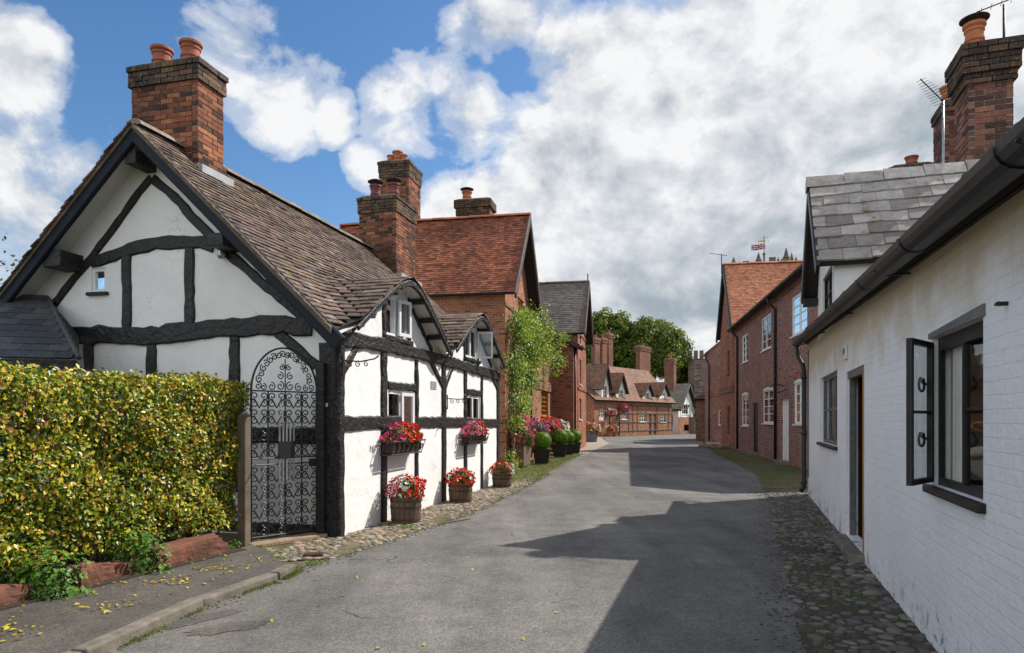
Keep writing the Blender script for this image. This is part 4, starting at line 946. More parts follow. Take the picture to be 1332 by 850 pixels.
# light paving far right beside the gap, verge grass
sheet('paving', [gnd(918,582),gnd(955,579),(16.5,50),(14.2,50)], 0.008, 'paving_light')
fore = [(6.3,50),(2.0,45)]
sheet('forecourt', [gnd(757,594),gnd(779,583),gnd(793,577.5),(7.5,57.8),(9.6,61.0),(5.5,66),(3.5,48)], 0.008, 'paving_light')
def blades(name, pts, h, seed, mat='grass_blade'):
    r = np.random.RandomState(seed); P = np.array([(p[0],p[1],0.01+p[2]*.45) for p in pts]); n = len(P)
    A = np.stack([r.normal(0,.35,n), r.normal(0,.35,n), np.ones(n)],1); A /= np.linalg.norm(A,axis=1)[:,None]
    B = np.cross(A, r.normal(0,1,(n,3))); B /= np.linalg.norm(B,axis=1)[:,None]; hh = np.array([p[2] for p in pts])[:,None]
    v = np.stack([P-A*hh*.5-B*hh*.09, P-A*hh*.5+B*hh*.09, P+A*hh*.5+B*hh*.2*r.normal(0,1,(n,1))],1).reshape(-1,3)
    me = bpy.data.meshes.new(name); me.from_pydata(v.tolist(), [], [(3*i,3*i+1,3*i+2) for i in range(n)]); me.materials.append(M[mat])
    o = bpy.data.objects.new(name, me); COL.objects.link(o); return setprops(o, kind='stuff')
r_ = random.Random(12); G = []
def scatter(P, n, hmin, hmax, f=None):
    xs = [p[0] for p in P]; ys = [p[1] for p in P]
    for _ in range(n):
        x = r_.uniform(min(xs),max(xs)); y = r_.uniform(min(ys),max(ys))
        if inpoly(x,y,P) and (f is None or f(x,y)): G.append((x,y,r_.uniform(hmin,hmax)))
vergeR = [p for p in RR if 15.5 < p[1] < 44] + [(11.6,36),(9.0,20.5),(8.7,18.5),(6.6,15.6)]
sheet('grass_verge', vergeR, 0.006, 'verge_ground')
scatter(vergeR, 46000, .02, .055, lambda x,y: math.sin(x*2.1+y)+math.sin(y*1.3) > -1.0)
near_ = lambda x,y: math.sin(y*2.9+x*5)+math.sin(x*9) > .2
scatter(cobR, 26000, .012, .035, lambda x,y: math.sin(y*2.9+x*5)+math.sin(x*9)+r_.gauss(0,.7) > .6 and .25 < (1.311+.3415*y-x)*.946 < 1.0)
scatter(cobL, 16000, .012, .04, lambda x,y: math.sin(x*5+1)+math.sin(y*2.3)+math.sin(y*5.1) > 1.0)
for a in RL:                                           # moss and grass creeping over the kerb and cobble edge
    if 4 < a[1] < 20:
        if r_.random() < .75:
            for _ in range(int(r_.uniform(20,110))): G.append((a[0]+r_.gauss(-.05,.05), a[1]+r_.gauss(0,.09), r_.uniform(.012,.045)))
lawn = [FAw(7.9,-.15),FAw(8.4,-.75),(2.0,25.4),(3.4,31),(2.9,31.5),(0.4,24.5)]
scatter(lawn, 24000, .03, .07)
for a, b in zip(kl[2:-1], kl[3:]):
    for _ in range(900):
        t_ = r_.random(); y_ = a[1]+(b[1]-a[1])*t_
        if math.sin(y_*4)+math.sin(y_*9+1) > .1: G.append((a[0]+(b[0]-a[0])*t_+.13+abs(r_.gauss(0,.03)), y_, r_.uniform(.012,.04)))
G = [g for g in G if g[1] > 0]
blades('grass', G, .05, 4)
grit = []
for a in RR:
    if 2 < a[1] < 16:
        for _ in range(46): grit.append((a[0]+r_.gauss(0.05,.16), a[1]+r_.gauss(0,.15)))
for a in RL:
    if 4 < a[1] < 20:
        for _ in range(24): grit.append((a[0]+r_.gauss(0.0,.07), a[1]+r_.gauss(0,.12)))
setprops(stones('grit', 'cobble_grey', grit, [r_.uniform(.005,.014) for _ in grit], 15, .5, None, .008), kind='stuff')
# weeds by the gate post, creeping into the gutter
W = []
for (x, y, rr_, n) in ((-3.12,8.25,.14,150),(-2.80,7.75,.20,260),(-2.55,7.25,.16,150),(-3.0,8.0,.12,90),(-2.66,6.05,.13,130),(-2.95,5.15,.12,110),(-3.02,4.75,.10,70),(-1.55,9.95,.12,110),(-2.15,7.5,.10,60),(3.0,6.2,.15,60)):
    for _ in range(n): W.append((x+r_.gauss(0,rr_*.6), y+r_.gauss(0,rr_), r_.uniform(.015,.05)))
W = np.array(W); setprops(leaf_mesh('weeds', 'ivy_leaf', None, W, np.tile([0,0,1.],(len(W),1)), .032, 9, tilt=.5), kind='stuff')
Lf = []
for _ in range(260):
    u = r_.uniform(0,5); off = r_.uniform(.3,1.25); p = hedge_pt(u, off)
    if (math.sin(u*4)+math.sin(off*9+u)) > -.2 or r_.random() < .25: Lf.append((p[0],p[1],.082))
for _ in range(26): Lf.append((r_.uniform(-2.6,.5), r_.uniform(4.2,8.5), .012))
for (x, y, rr_) in ((-3.28,5.5,.13),(-3.55,4.9,.14),(-3.2,6.4,.09),(-3.05,7.0,.09)):
    for _ in range(24): Lf.append((x+r_.gauss(0,rr_), y+r_.gauss(0,rr_), .085))
Lf = np.array(Lf); setprops(leaf_mesh('fallen_leaves', 'fallen_leaf', None, Lf, np.tile([0,0,1.],(len(Lf),1)), .046, 10, tilt=.25), kind='stuff')
twigs = MB()
for a, b in (((570,683),(612,676)),((1018,768),(1040,776))):
    p, q = gnd(*a), gnd(*b); twigs.tube([(p[0],p[1],.015),((p[0]+q[0])/2+.03,(p[1]+q[1])/2-.02,.022),(q[0],q[1],.014)], .009, 5)
twigs.build('twigs', 'stem_brown')['kind'] = 'stuff'
c = gnd(408,724); mb = MB(); mb.box(-.11,-.08,0,.11,.08,.022)
for i in range(5): mb.box(-.095+.04*i,-.07,.021,-.075+.04*i,.07,.028)
setprops(mb.build('water_cover', 'rusty_iron', loc=(c[0],c[1],.012), rz=.2), 'small rusty iron water cover set in the cobbles before the gate', 'drain cover')
# tar repair patch in the road
def blob(cx_, cy_, rx, ry, rz, n=26, seed=1):
    q = random.Random(seed); return [(cx_+math.cos(rz)*rx*math.cos(a)*k-math.sin(rz)*ry*math.sin(a)*k, cy_+math.sin(rz)*rx*math.cos(a)*k+math.cos(rz)*ry*math.sin(a)*k) for a in [2*math.pi*i/n for i in range(n)] for k in [q.uniform(.82,1.15)]]
sheet('road_patch', blob(*gnd(296,818), .30, .13, .5), 0.008, 'asphalt_path')
sheet('road_patch', blob(*gnd(262,806), .34, .10, .9, seed=4), 0.008, 'asphalt_path')

# ================================================================== PLANTERS AND FLOWERS
def blossoms(name, parent, mat, P, D, size, seed):
    """small five-petalled cups, one island per petal group"""
    r = np.random.RandomState(seed); vs = []; fs = []; k = 0
    for p, d in zip(P, D):
        d = d + r.normal(0,.35,3); d /= np.linalg.norm(d); a = np.cross(d, [0.3,.5,.8]); a /= np.linalg.norm(a); b = np.cross(d, a); s = size*r.uniform(.7,1.2)
        vs.append(p-d*s*.15)
        for i in range(10):
            an = i*math.pi/5; rr_ = s*(.55 if i % 2 == 0 else .42); vs.append(p+(a*math.cos(an)+b*math.sin(an))*rr_+d*s*(.18 if i % 2 == 0 else .05))
        fs += [(k,k+1+i,k+1+(i+1)%10) for i in range(10)]; k += 11
    me = bpy.data.meshes.new(name); me.from_pydata([tuple(v) for v in vs], [], fs); me.materials.append(M[mat])
    o = bpy.data.objects.new(name, me); COL.objects.link(o)
    if parent: o.parent = parent
    return o
def flower_plant(label, c, rad, mats, seed, group, cat='flowers', nb=120, nl=900, bs=.055, ls=.05, name='flowering_plant', leaf='plant_leaf', split=None, rz=0.0):
    t = thing(name, label, cat, c, rz, group); r = np.random.RandomState(seed)
    P, D = ell_points(r, nl, (0,0,rad[2]*.35), rad, .55, .2); P[:,2] = np.maximum(P[:,2], -.04+rad[2]*0)
    leaf_mesh('foliage', leaf, t, P, D, ls, seed, tilt=.6, aspect=.75)
    P, D = ell_points(r, nb, (0,0,rad[2]*.4), tuple(x*1.02 for x in rad), .88, .15); k = P[:,2] > rad[2]*.05; P = P[k]; D = D[k]
    names = {'petal_red':'red_blossoms','petal_pink':'pink_blossoms','petal_white':'white_blossoms','petal_purple':'purple_blossoms','petal_magenta':'magenta_blossoms'}
    cell = (np.sin(P[:,0]*6/rad[0]*.5+seed)+np.sin(P[:,1]*4/rad[1]*.5)) if split is None else split(P)
    order = np.argsort(cell+r.normal(0,.05,len(P))); parts = np.array_split(order, len(mats)); by = {}
    for m_, idx in zip(mats, parts): by.setdefault(m_, []).append(idx)
    for m_, idx in ((a, np.concatenate(b)) for a, b in by.items()): blossoms(names[m_], t, m_, P[idx], D[idx]+np.array([0,0,.3]), bs, seed+3)
    mb = MB(); q = random.Random(seed)
    for i in range(12):
        a = q.uniform(0,6.28); mb.tube([(0.02*math.cos(a),.02*math.sin(a),-.05),(rad[0]*.6*math.cos(a),rad[1]*.6*math.sin(a),rad[2]*.7)], .005, 4, False)
    mb.build('stems', 'box_leaf', t, fixn=False); return t
def barrel(c, rad, h, label):
    t = thing('barrel_planter', label, 'planter', (c[0],c[1],0.01), rnd.uniform(0,3), 'half-barrel planters along the cottage wall')
    mb = MB(); n = 18
    for i in range(n):                                  # separate staves
        a0 = 2*math.pi*(i+.04)/n; a1 = 2*math.pi*(i+.96)/n; vs = []
        for k in range(6):
            z = h*k/5; rr_ = rad*(.86+.16*math.sin(math.pi*(.25+.5*k/5)))*(.93+.09*k/5)
            for a, rr2 in ((a0,rr_),(a1,rr_),(a1,rr_-.022),(a0,rr_-.022)): vs.append((rr2*math.cos(a),rr2*math.sin(a),z))
        mb.add(vs, [(4*k+j,4*k+(j+1)%4,4*k+4+(j+1)%4,4*k+4+j) for k in range(5) for j in range(4)]+[(0,3,2,1),(20,21,22,23)])
    mb.build('staves', 'barrel_oak', t, bevel=.003)
    for z in (.16, .62, .86):
        rr_ = rad*(.86+.16*math.sin(math.pi*(.25+.5*z)))*(.93+.09*z); m_ = MB(); m_.lathe([(rr_+.004,h*z-.018),(rr_+.006,h*z+.018)], 30, caps=False); m_.build('hoop', 'rusty_iron', t, smooth=True)
    m_ = MB(); m_.lathe([(0.001,h*.9),(rad*.9,h*.88)], 20, caps=False); m_.build('soil', 'soil', t); return t
b1 = FA.w(FA.at(528,640,-.36)[0], -.36); b2 = FA.w(FA.at(599,640,-.34)[0], -.34); b3 = FA.w(FA.at(653,620,-.34)[0], -.34)
barrel(b1, .235, .40, 'oak half-barrel with pink, white and red flowers nearest the gate')
barrel(b2, .225, .37, 'middle oak half-barrel planted with red geraniums only')
barrel(b3, .23, .33, 'oak half-barrel with red flowers farthest from the gate, last before the brick house')
GF = 'flowers in the half-barrels'
flower_plant('pink, white and red blossoms massed in the nearest half-barrel', (b1[0],b1[1],.39), (.31,.27,.26), ['petal_pink','petal_pink','petal_white','petal_red','petal_red'], 31, GF, nb=330, split=lambda P: P[:,0])
flower_plant('low bright red geraniums in the middle half-barrel', (b2[0],b2[1],.36), (.29,.24,.22), ['petal_red'], 32, GF, nb=260)
flower_plant('red flowers with a few white ones in the farthest half-barrel', (b3[0],b3[1],.32), (.30,.24,.20), ['petal_red','petal_red','petal_red','petal_white'], 33, GF, nb=240, split=lambda P: P[:,0])
def wall_basket(s0, s1, ztop, label, flabel, mats, seed, dep=.26, h=.20):
    t = thing('wall_basket', label, 'flower basket', FA.w(s0, 0, ztop-h), FA.rz, 'iron flower baskets under the cottage windows'); w = s1-s0
    mb = MB(); top = [(0,-.045,h),(0,-dep,h),(w,-dep,h),(w,-.045,h),(0,-.045,h)]; bot = [(.05,-.045,0),(.05,-dep*.8,0),(w-.05,-dep*.8,0),(w-.05,-.045,0),(.05,-.045,0)]
    mb.tube(top, .014, 6); mb.tube(bot, .014, 6)
    n = 7
    for i in range(n+1):
        k = i/n; mb.tube([(w*k,-dep,h),(.05+(w-.1)*k,-dep*.8,0)], .006, 5)
    mb.build('basket_frame', 'wrought_iron', t, fixn=False); mb = MB()
    for i in range(n):
        x = w*(i+.5)/n; yy = -dep-.002; mb.tube([(x+.042*math.cos(a)*(1-a/14), yy+.05*(1-(h*.5+.05*math.sin(a)*(1-a/14))/h), h*.5+.055*math.sin(a)*(1-a/14)) for a in np.linspace(0,9,16)], .0055, 5, False)
    mb.build('scrollwork', 'rusty_iron', t, fixn=False); mb = MB(); mb.box(.06,-dep+.05,.03,w-.06,-.06,h-.03); mb.build('liner', 'soil', t)
    c = FA.w((s0+s1)/2, -dep*.55, ztop-.02)
    flower_plant(flabel, c, (w*.5,dep*.62,.23), mats, seed, 'flowers in the wall baskets', nb=330, nl=900, bs=.062, rz=FA.rz, split=lambda P: P[:,0])
wall_basket(FA.at(506,580,-.2)[0], FA.at(549,580,-.2)[0], FA.at(525,574,-.2)[1], 'wrought-iron basket full of pink and red flowers under the nearer cottage window', 'massed deep pink and red flowers in the nearer wall basket', ['petal_magenta','petal_red','petal_red','petal_red'], 41)
wall_basket(FA.at(608,570,-.2)[0], FA.at(633,570,-.2)[0], FA.at(620,565.5,-.2)[1], 'wrought-iron basket of pale pink flowers under the farther cottage window', 'pale pink flowers with some red in the farther wall basket', ['petal_pink','petal_pink','petal_red'], 42)
# ================================================================== LEFT BRICK HOUSES
def strip_courses(mb, O, U, V, lu, lv, ex=0.14, seed=2, jit=.01):
    """distant roofs: each course still a separate tilted run of short tile lengths"""
    tiles(mb, O, U, V, lu, lv, 0.30, ex, 0.02, 1.0, seed=seed)
H2o = (-0.22, 21.7); FH = Frame(H2o, (0.2, 1.0))
h2 = thing('brick_house', 'orange brick house with red tiled roof and street gable behind the timber cottage', 'house', (H2o[0],H2o[1],0), FH.rz)
G2 = 4.6; hx = G2/2; ez = FH.atx(661, 380, 0)[1]+.22; rz2 = 8.72; gk = (rz2-.1-ez)/hx; T2 = 6.4
mb = MB(); gt2 = lambda u: ez+gk*min(u, G2-u) if 0 <= u <= G2 else ez
def hr(f, x0, y0, x1, y1): return orect(f, x0, y0, x1, y1)
wa = hr(FH.at, 673.5, 394, 682.5, 412); wb = hr(FH.at, 677, 518, 686, 540)
wall(mb, FS(), 0, G2, 0, gt2, (wa, wb), [hx], .09); wall(mb, FG(), 0, T2, 0, ez); wall(mb, FE(G2), 0, T2, 0, ez); wall(mb, FS(T2), 0, G2, 0, gt2, (), [hx])
h2w = mb.build('wall', 'brick_orange', h2)
mb = MB()
for z in (2.75, 5.2): mb.box(-.03,-.03,z,G2,0.0,z+.09)
mb.build('brick_band', 'brick_dark', h2)
for o in (wa, wb): window(h2, FS(), o, mat='orange_wood', cols=3, rows=3, fw=.05, room=.3, sill=True)
sl2 = math.hypot(1, 1.04); mb = MB()
slab(mb, [(-.28,-.42,ez-.29),(hx,-.42,rz2),(hx,T2+.3,rz2),(-.28,T2+.3,ez-.29)], .08); slab(mb, [(hx,-.42,rz2),(G2+.28,-.42,ez-.29),(G2+.28,T2+.3,ez-.29),(hx,T2+.3,rz2)], .08)
r2 = mb.build('roof', 'roof_felt', h2); mb = MB()
tiles(mb, (-.28,T2+.3,ez-.285), (0,-1,0), (hx+.28,0,rz2-ez+.29), T2+.72, math.hypot(hx+.28, rz2-ez+.29), .17, .105, .014, 1.5, seed=21)
tiles(mb, (G2+.28,-.42,ez-.285), (0,1,0), (-(hx+.28),0,rz2-ez+.29), T2+.72, math.hypot(hx+.28, rz2-ez+.29), .3, .2, .02, 1, seed=22)
mb.build('roof_tiles', 'tiles_red', r2, fixn=False); mb = MB(); ridge_tiles(mb, (hx,-.44,rz2+.03), (hx,T2+.3,rz2+.03), .13, .42); mb.build('ridge_tiles', 'ridge_red', r2)
for a, b in (((-.36,ez-.40),(hx,rz2-.10)),((hx,rz2-.10),(G2+.36,ez-.40))): timber('bargeboard', h2, FS(-.42), [a,b], .24, .02, -.05, 'brown_timber', .002)
gutter_run(h2, (-.34,-.3,ez-.28), (-.34,T2,ez-.28), .055)
def sAt(F_, px, t): return F_.at(px, 300, t)[0]
s_ = hx-.30; ta2 = FH.atx(531.5, 280, s_)[0]; tb2 = FH.atx(494, 280, s_)[0]; se = sAt(FH, 547, ta2)
chimney(h2, s_, ta2, max(se, s_+.6), tb2, rz2-.9, FH.atx(531, 207, s_)[1], corb=((.62,.03),(.42,.05),(.16,.07)), capmat='moss_mortar', near=True, ch=.085,
    pots=((s_+.3, tb2-.3, .28, .12, 'terracotta_orange', False),(s_+.35, (ta2+tb2)/2, .42, .17, 'terracotta_orange', False),(s_+.35, ta2+.3, .28, .12, 'terracotta_orange', False)))
s_ = hx+1.0; ta2 = FH.atx(636, 270, s_)[0]; tb2 = FH.atx(594, 270, s_)[0]
chimney(h2, s_, ta2, s_+.8, tb2, ez+1, FH.atx(620, 258, s_)[1], corb=((.62,.03),(.34,.09)), capmat='moss_mortar', near=True, ch=.085, pots=((s_+.3, (ta2+tb2)/2+.3, .36, .17, 'terracotta_orange', True),))
# lower range joined to it
rg = thing('brick_cottage', 'lower orange brick cottage joined to the far side of the gabled brick house', 'house', (H2o[0],H2o[1],0), FH.rz)
m0, m1 = G2+.01, sAt(FH, 721, 0.15)+.2; me_ = 5.45
wc = hr(lambda a, b: FH.at(a, b, .1), 703.8, 511, 713, 541); wd = hr(lambda a, b: FH.at(a, b, .1), 705, 440, 712, 462)
mb = MB(); wall(mb, FS(.1), m0, m1, 0, me_, (wc, wd), (), .1); mb.build('wall', 'brick_orange', rg)
for o in (wc, wd): window(rg, FS(.1), o, mat='orange_wood', cols=3, rows=5, fw=.05, bar=.03)
mb = MB(); mb.box(m0,.05,2.85,m1,.099,3.2); mb.build('brick_band', 'brick_dark', rg)
mb = MB(); slab(mb, [(m0,-.35,me_-.1),(m1,-.35,me_-.1),(m1,2.9,me_+2.9),(m0,2.9,me_+2.9)], .1); rr2 = mb.build('roof', 'roof_felt', rg)
mb = MB(); tiles(mb, (m0,-.35,me_-.095), (1,0,0), (0,3.25,3.0), m1-m0, math.hypot(3.25,3.0), .25, .14, .02, 1, seed=31); mb.build('roof_tiles', 'tiles_far', rr2, fixn=False)
gutter_run(rg, (m0,-.42,me_-.1), (m1,-.42,me_-.1), .055); downpipe(rg, [(m0+.25,-.02,me_-.15),(m0+.25,-.02,.1)], .04)
# tall house with the half-gabled wing toward us
tB = FH.atx(746, 500, 11.6)[0]; B0 = 11.6; C0 = B0+1.9; tC = tB-0.02
C1 = C0+4.6
hc = thing('brick_house', 'tall red brick house with dark steep roof beyond the climbing plant', 'house', (H2o[0],H2o[1],0), FH.rz)
mb = MB(); eb = FH.atx(746, 443, B0)[1]; pk = FH.atx(706, 392, B0); tP = 2.6; zP = pk[1]+0.2
wall(mb, FG(B0), tB, tP, 0, lambda u: eb+(zP-eb)*(u-tB)/(tP-tB)); wall(mb, FS(tB), B0, C0, 0, eb)
cez = FH.at(750, 427, tC)[1]; cap_ = FH.at(757, 369, tC)[1]; ch = (C1-C0)/2
cw_ = [hr(lambda a, b: FH.at(a, b, tC), x0, y0, x1, y1) for x0, y0, x1, y1 in ((753.2,425,755.8,447),(753.4,469,756.2,500),(753.4,519,756.2,546))]
cg = lambda u: cez+(cap_-cez)*(1-abs(u-C0-ch)/ch)
wall(mb, FS(tC), C0, C1, 0, cg, cw_, [C0+ch], .1); wall(mb, FG(C0), tC, 6, 0, cez); wall(mb, FE(C1), tC, 6, 0, cez); wall(mb, FS(6), C0, C1, 0, cg, (), [C0+ch])
mb.build('wall', 'brick_red', hc)
for o in cw_: window(hc, FS(tC), o, mat='white_paint', cols=2, rows=4, fw=.06)
mb = MB()
for z in (3.1, cez-.15): mb.box(C0-.03,tC-.04,z,C1,tC-.001,z+.12)
mb.build('brick_band', 'brick_dark', hc)
mb = MB(); slab(mb, [(B0-.2,tB-.3,eb-.25),(C0,tB-.3,eb-.25),(C0,tP,zP+.06),(B0-.2,tP,zP+.06)], .12)
slab(mb, [(C0-.25,tC-.4,cez-.2),(C0+ch,tC-.4,cap_+.1),(C0+ch,6.2,cap_+.1),(C0-.25,6.2,cez-.2)], .1); slab(mb, [(C0+ch,tC-.4,cap_+.1),(C1+.25,tC-.4,cez-.2),(C1+.25,6.2,cez-.2),(C0+ch,6.2,cap_+.1)], .1)
rc = mb.build('roof', 'roof_felt', hc); mb = MB()
tiles(mb, (B0-.2,tB-.3,eb-.245), (1,0,0), (0,tP-tB+.3,zP+.31-eb), C0-B0+.2, math.hypot(tP-tB+.3,zP+.31-eb), .25, .14, .02, 1, seed=33)
tiles(mb, (C0-.25,6.2,cez-.195), (0,-1,0), (ch+.25,0,cap_+.3-cez), 6.6-tC, math.hypot(ch+.25,cap_+.3-cez), .25, .14, .02, 1, seed=34)
tiles(mb, (C1+.25,tC-.4,cez-.195), (0,1,0), (-ch-.25,0,cap_+.3-cez), 6.6-tC, math.hypot(ch+.25,cap_+.3-cez), .4, .25, .02, 1, seed=35)
mb.build('roof_tiles', 'tower_tiles', rc, fixn=False)
mb = MB(); ridge_tiles(mb, (C0+ch,tC-.4,cap_+.13), (C0+ch,6.2,cap_+.13), .13, .45); mb.build('ridge_tiles', 'tiles_far', rc)
for a, b in (((C0-.3,cez-.3),(C0+ch,cap_+.02)),((C0+ch,cap_+.02),(C1+.3,cez-.3))): timber('bargeboard', hc, FS(tC-.4), [a,b], .26, .02, -.06, 'brown_timber', .002)
timber('bargeboard', hc, FG(B0-.2), [(tB-.3,eb-.36),(tP,zP-.06)], .2, .02, -.05, 'brown_timber', .002)
gutter_run(hc, (B0-.2,tB-.36,eb-.25), (C0,tB-.36,eb-.25), .055); downpipe(hc, [(B0+.3,tB-.05,eb-.3),(B0+.3,tB-.05,.1)], .045)
mb = MB(); mb.tube([(C0+ch,tC-.3,cap_+.15),(C0+ch,tC-.3,cap_+.55)],.03,6); mb.build('finial', 'gutter_black', hc)

# ================================================================== CLIMBER AND POTS IN FRONT
def hw(px, py, t): a = FH.at(px, py, t); return FH.w(a[0], t, a[1])
cl = thing('climbing_rose', 'large green climbing rose trained up the orange brick gable', 'climber', FH.w(.7,-.2,0), FH.rz)
r = np.random.RandomState(8); Ps = []; mb = MB(); q = random.Random(4)
pts = [(664,470,.45,22),(672,430,.6,40),(690,432,.7,50),(686,465,.8,60),(704,455,.6,40),(700,430,.35,16),(668,500,.42,20),(686,498,.5,24),(675,528,.36,16),(668,550,.24,7),(718,450,.38,14),(724,470,.32,12),(664,585,.16,3),(712,478,.4,12),(680,413,.35,20),(662,520,.2,6),(666,602,.2,5),(730,437,.2,4)]
for px, py, rad, n in pts:
    a = FH.at(px, py, -.45)
    for _ in range(int(n*.62)):
        c = np.array([a[0]-.7+r.normal(0,rad*.42), -.22-abs(r.normal(0,.26)), a[1]+r.normal(0,rad*.45)]); k = r.randint(20,60)
        d = r.normal(0,1,(k,3)); Ps.append(c+d*np.array([.16,.12,.13]))
    mb.tube([(q.uniform(-.3,.3),-.02,0),(q.uniform(-.2,.4),-.06,1.2),((a[0]-.7)*.5,-.10,a[1]*.6),(a[0]-.7,-.2,a[1])], [.03,.022,.016,.008], 5, False)
for i in range(16):
    x_ = q.uniform(-.3,.9); z_ = q.uniform(2.0,5.2); mb.tube([(q.uniform(-.2,.2),-.03,0),(x_*.4+q.uniform(-.15,.15),-.06,z_*.35),(x_*.8+q.uniform(-.2,.2),-.08,z_*.7),(x_,-.12,z_)], [.028,.02,.014,.006], 5, False)
mb.build('stems', 'stem_brown', cl, fixn=False); Ps = np.concatenate(Ps)
Ps[:,2] = np.maximum(Ps[:,2], .1)
leaf_mesh('foliage', 'climber_leaf', cl, Ps, np.tile([0,-1,.5],(len(Ps),1)), .09, 11, tilt=.7)
Pi = Ps[::2]*np.array([1,.55,1])+r.normal(0,.06,Ps[::2].shape); leaf_mesh('inner_foliage', 'plant_leaf', cl, Pi, np.tile([0,-1,.5],(len(Pi),1)), .10, 12, tilt=.7)
k = (Ps[:,2] < 2.0) & (r.uniform(0,1,len(Ps)) < .02); blossoms('red_blossoms', cl, 'petal_magenta', Ps[k], np.tile([.2,-1,.5],(k.sum(),1)), .12, 5)
def trough(px, py, w, dep, h, t, label, flabel, mats, seed, fl, mat='stem_brown', g='stone flower troughs along the brick house'):
    a = FH.at(px, py, t); c = FH.w(a[0], t, max(0,a[1]-h)); o = thing('flower_trough', label, 'trough', (c[0],c[1],c[2]), FH.rz, g)
    mb = MB(); mb.add([(x*k,y*k,z) for z,k in ((0,.85),(h,1)) for x,y in ((-w/2,-dep/2),(w/2,-dep/2),(w/2,dep/2),(-w/2,dep/2))], [(3,2,1,0),(0,1,5,4),(1,2,6,5),(2,3,7,6),(3,0,4,7)])
    mb.build('trough', mat, o); m2 = MB(); m2.add([(x,y,h-.03) for x,y in ((-w/2,-dep/2),(w/2,-dep/2),(w/2,dep/2),(-w/2,dep/2))], [(0,1,2,3)]); m2.build('soil', 'soil', o)
    flower_plant(flabel, (c[0],c[1],c[2]+h), fl, mats, seed, 'flowers in front of the brick house', nb=260, nl=900, bs=.11, ls=.09, rz=FH.rz)
trough(679, 580, 1.5, .4, .65, -.35, 'low brown trough at the brick gable left of the purple flowers', 'tall pink flowers spilling from trough beside the climbing rose', ['petal_magenta','petal_pink'], 51, (.75,.42,.75))
trough(699, 568, 1.6, .45, .6, -.35, 'low brown trough at the brick gable behind the first box ball', 'mass of purple and pink petunias behind the box balls', ['petal_purple','petal_magenta','petal_purple'], 52, (.85,.45,.5))
trough(715, 563, 1.8, .45, .6, -.35, 'low brown trough against the lower brick cottage', 'magenta pink flowers farthest along the brick cottages', ['petal_magenta','petal_red'], 53, (1.0,.45,.5))
trough(729, 566, 1.6, .5, .7, -.6, 'brown trough near the pipe of the tall brick house', 'mixed green plant with pale flowers near the tall brick house', ['petal_white','petal_red'], 54, (.8,.4,.5))
def topiary(pos, s, label, blabel, seed):
    t = thing('square_planter', label, 'planter', (pos[0],pos[1],.01), FH.rz+.1, 'tall dark planters holding box balls')
    mb = MB(); P = []
    for z, k in ((0,.72),(.50*s,1.0),(.50*s,.9),(.44*s,.88)): P += [(x*k*.29*s,y*k*.29*s,z) for x,y in ((-1,-1),(1,-1),(1,1),(-1,1))]
    mb.add(P, [(3,2,1,0)]+[(4*a+j,4*a+(j+1)%4,4*a+4+(j+1)%4,4*a+4+j) for a in range(3) for j in range(4)]); mb.build('pot', 'black_plastic', t)
    m2 = MB(); m2.add(P[12:16], [(0,1,2,3)]); m2.build('soil', 'soil', t); m3 = MB(); m3.box(-.32*s,-.32*s,.46*s,.32*s,.32*s,.505*s); m3.build('rim', 'black_plastic', t, bevel=.008)
    b = thing('box_ball', blabel, 'topiary', (pos[0],pos[1],.01+.50*s), FH.rz, 'clipped box balls in dark planters'); r = np.random.RandomState(seed)
    R_ = .33*s; P, D = ell_points(r, 4200, (0,0,R_*.8), (R_,R_,R_*.95), .86, .03); leaf_mesh('foliage', 'box_leaf', b, P, D, .045, seed, tilt=.6)
    P, D = ell_points(r, 900, (0,0,R_*.8), (R_*.8,R_*.8,R_*.8), .5, .03); leaf_mesh('inner_foliage', 'plant_leaf', b, P, D, .08, seed)
    m4 = MB(); m4.tube([(0,0,-.05),(0.01,0,R_*.8)], .02, 6); m4.build('trunk', 'stem_brown', b)
for (px, Y, s), (a, b) in zip(((705,24.2,1.05),(728,28.4,1.1),(738.5,30.2,.98),(747.5,31.6,1.02)), (
    ('dark square planter nearest us, in front of the brick house', 'rounded box ball in the planter nearest us by the brick house'),
    ('dark square planter, second from the timber cottage', 'box ball second from the timber cottage'),
    ('dark square planter, third from the timber cottage', 'box ball third from the timber cottage, partly hidden'),
    ('dark square planter farthest along, by the tall brick house', 'box ball farthest along, by the tall brick house'))):
    topiary(((px-666)/F*Y, Y), s, a, b, int(px))
wp = thing('square_planter', 'grey square planter with red and white flowers out on the forecourt', 'planter', ((766-666)/F*47, 47, .01), .3)
mb = MB(); mb.add([(x*k,y*k,z) for z,k in ((0,.40),(.62,.48)) for x,y in ((-1,-1),(1,-1),(1,1),(-1,1))], [(3,2,1,0),(0,1,5,4),(1,2,6,5),(2,3,7,6),(3,0,4,7)]); mb.build('pot', 'slate_trough', wp)
mb = MB(); mb.add([(x*.46,y*.46,.6) for x,y in ((-1,-1),(1,-1),(1,1),(-1,1))],[(0,1,2,3)]); mb.build('soil','soil',wp)
flower_plant('red and white flowers in the grey forecourt planter', ((766-666)/F*47, 47, .62), (.95,.6,.55), ['petal_red','petal_white','petal_red'], 61, 'flowers in the far planters', nb=160, nl=700, bs=.16, ls=.13, split=lambda P: np.sin(P[:,0]*9))

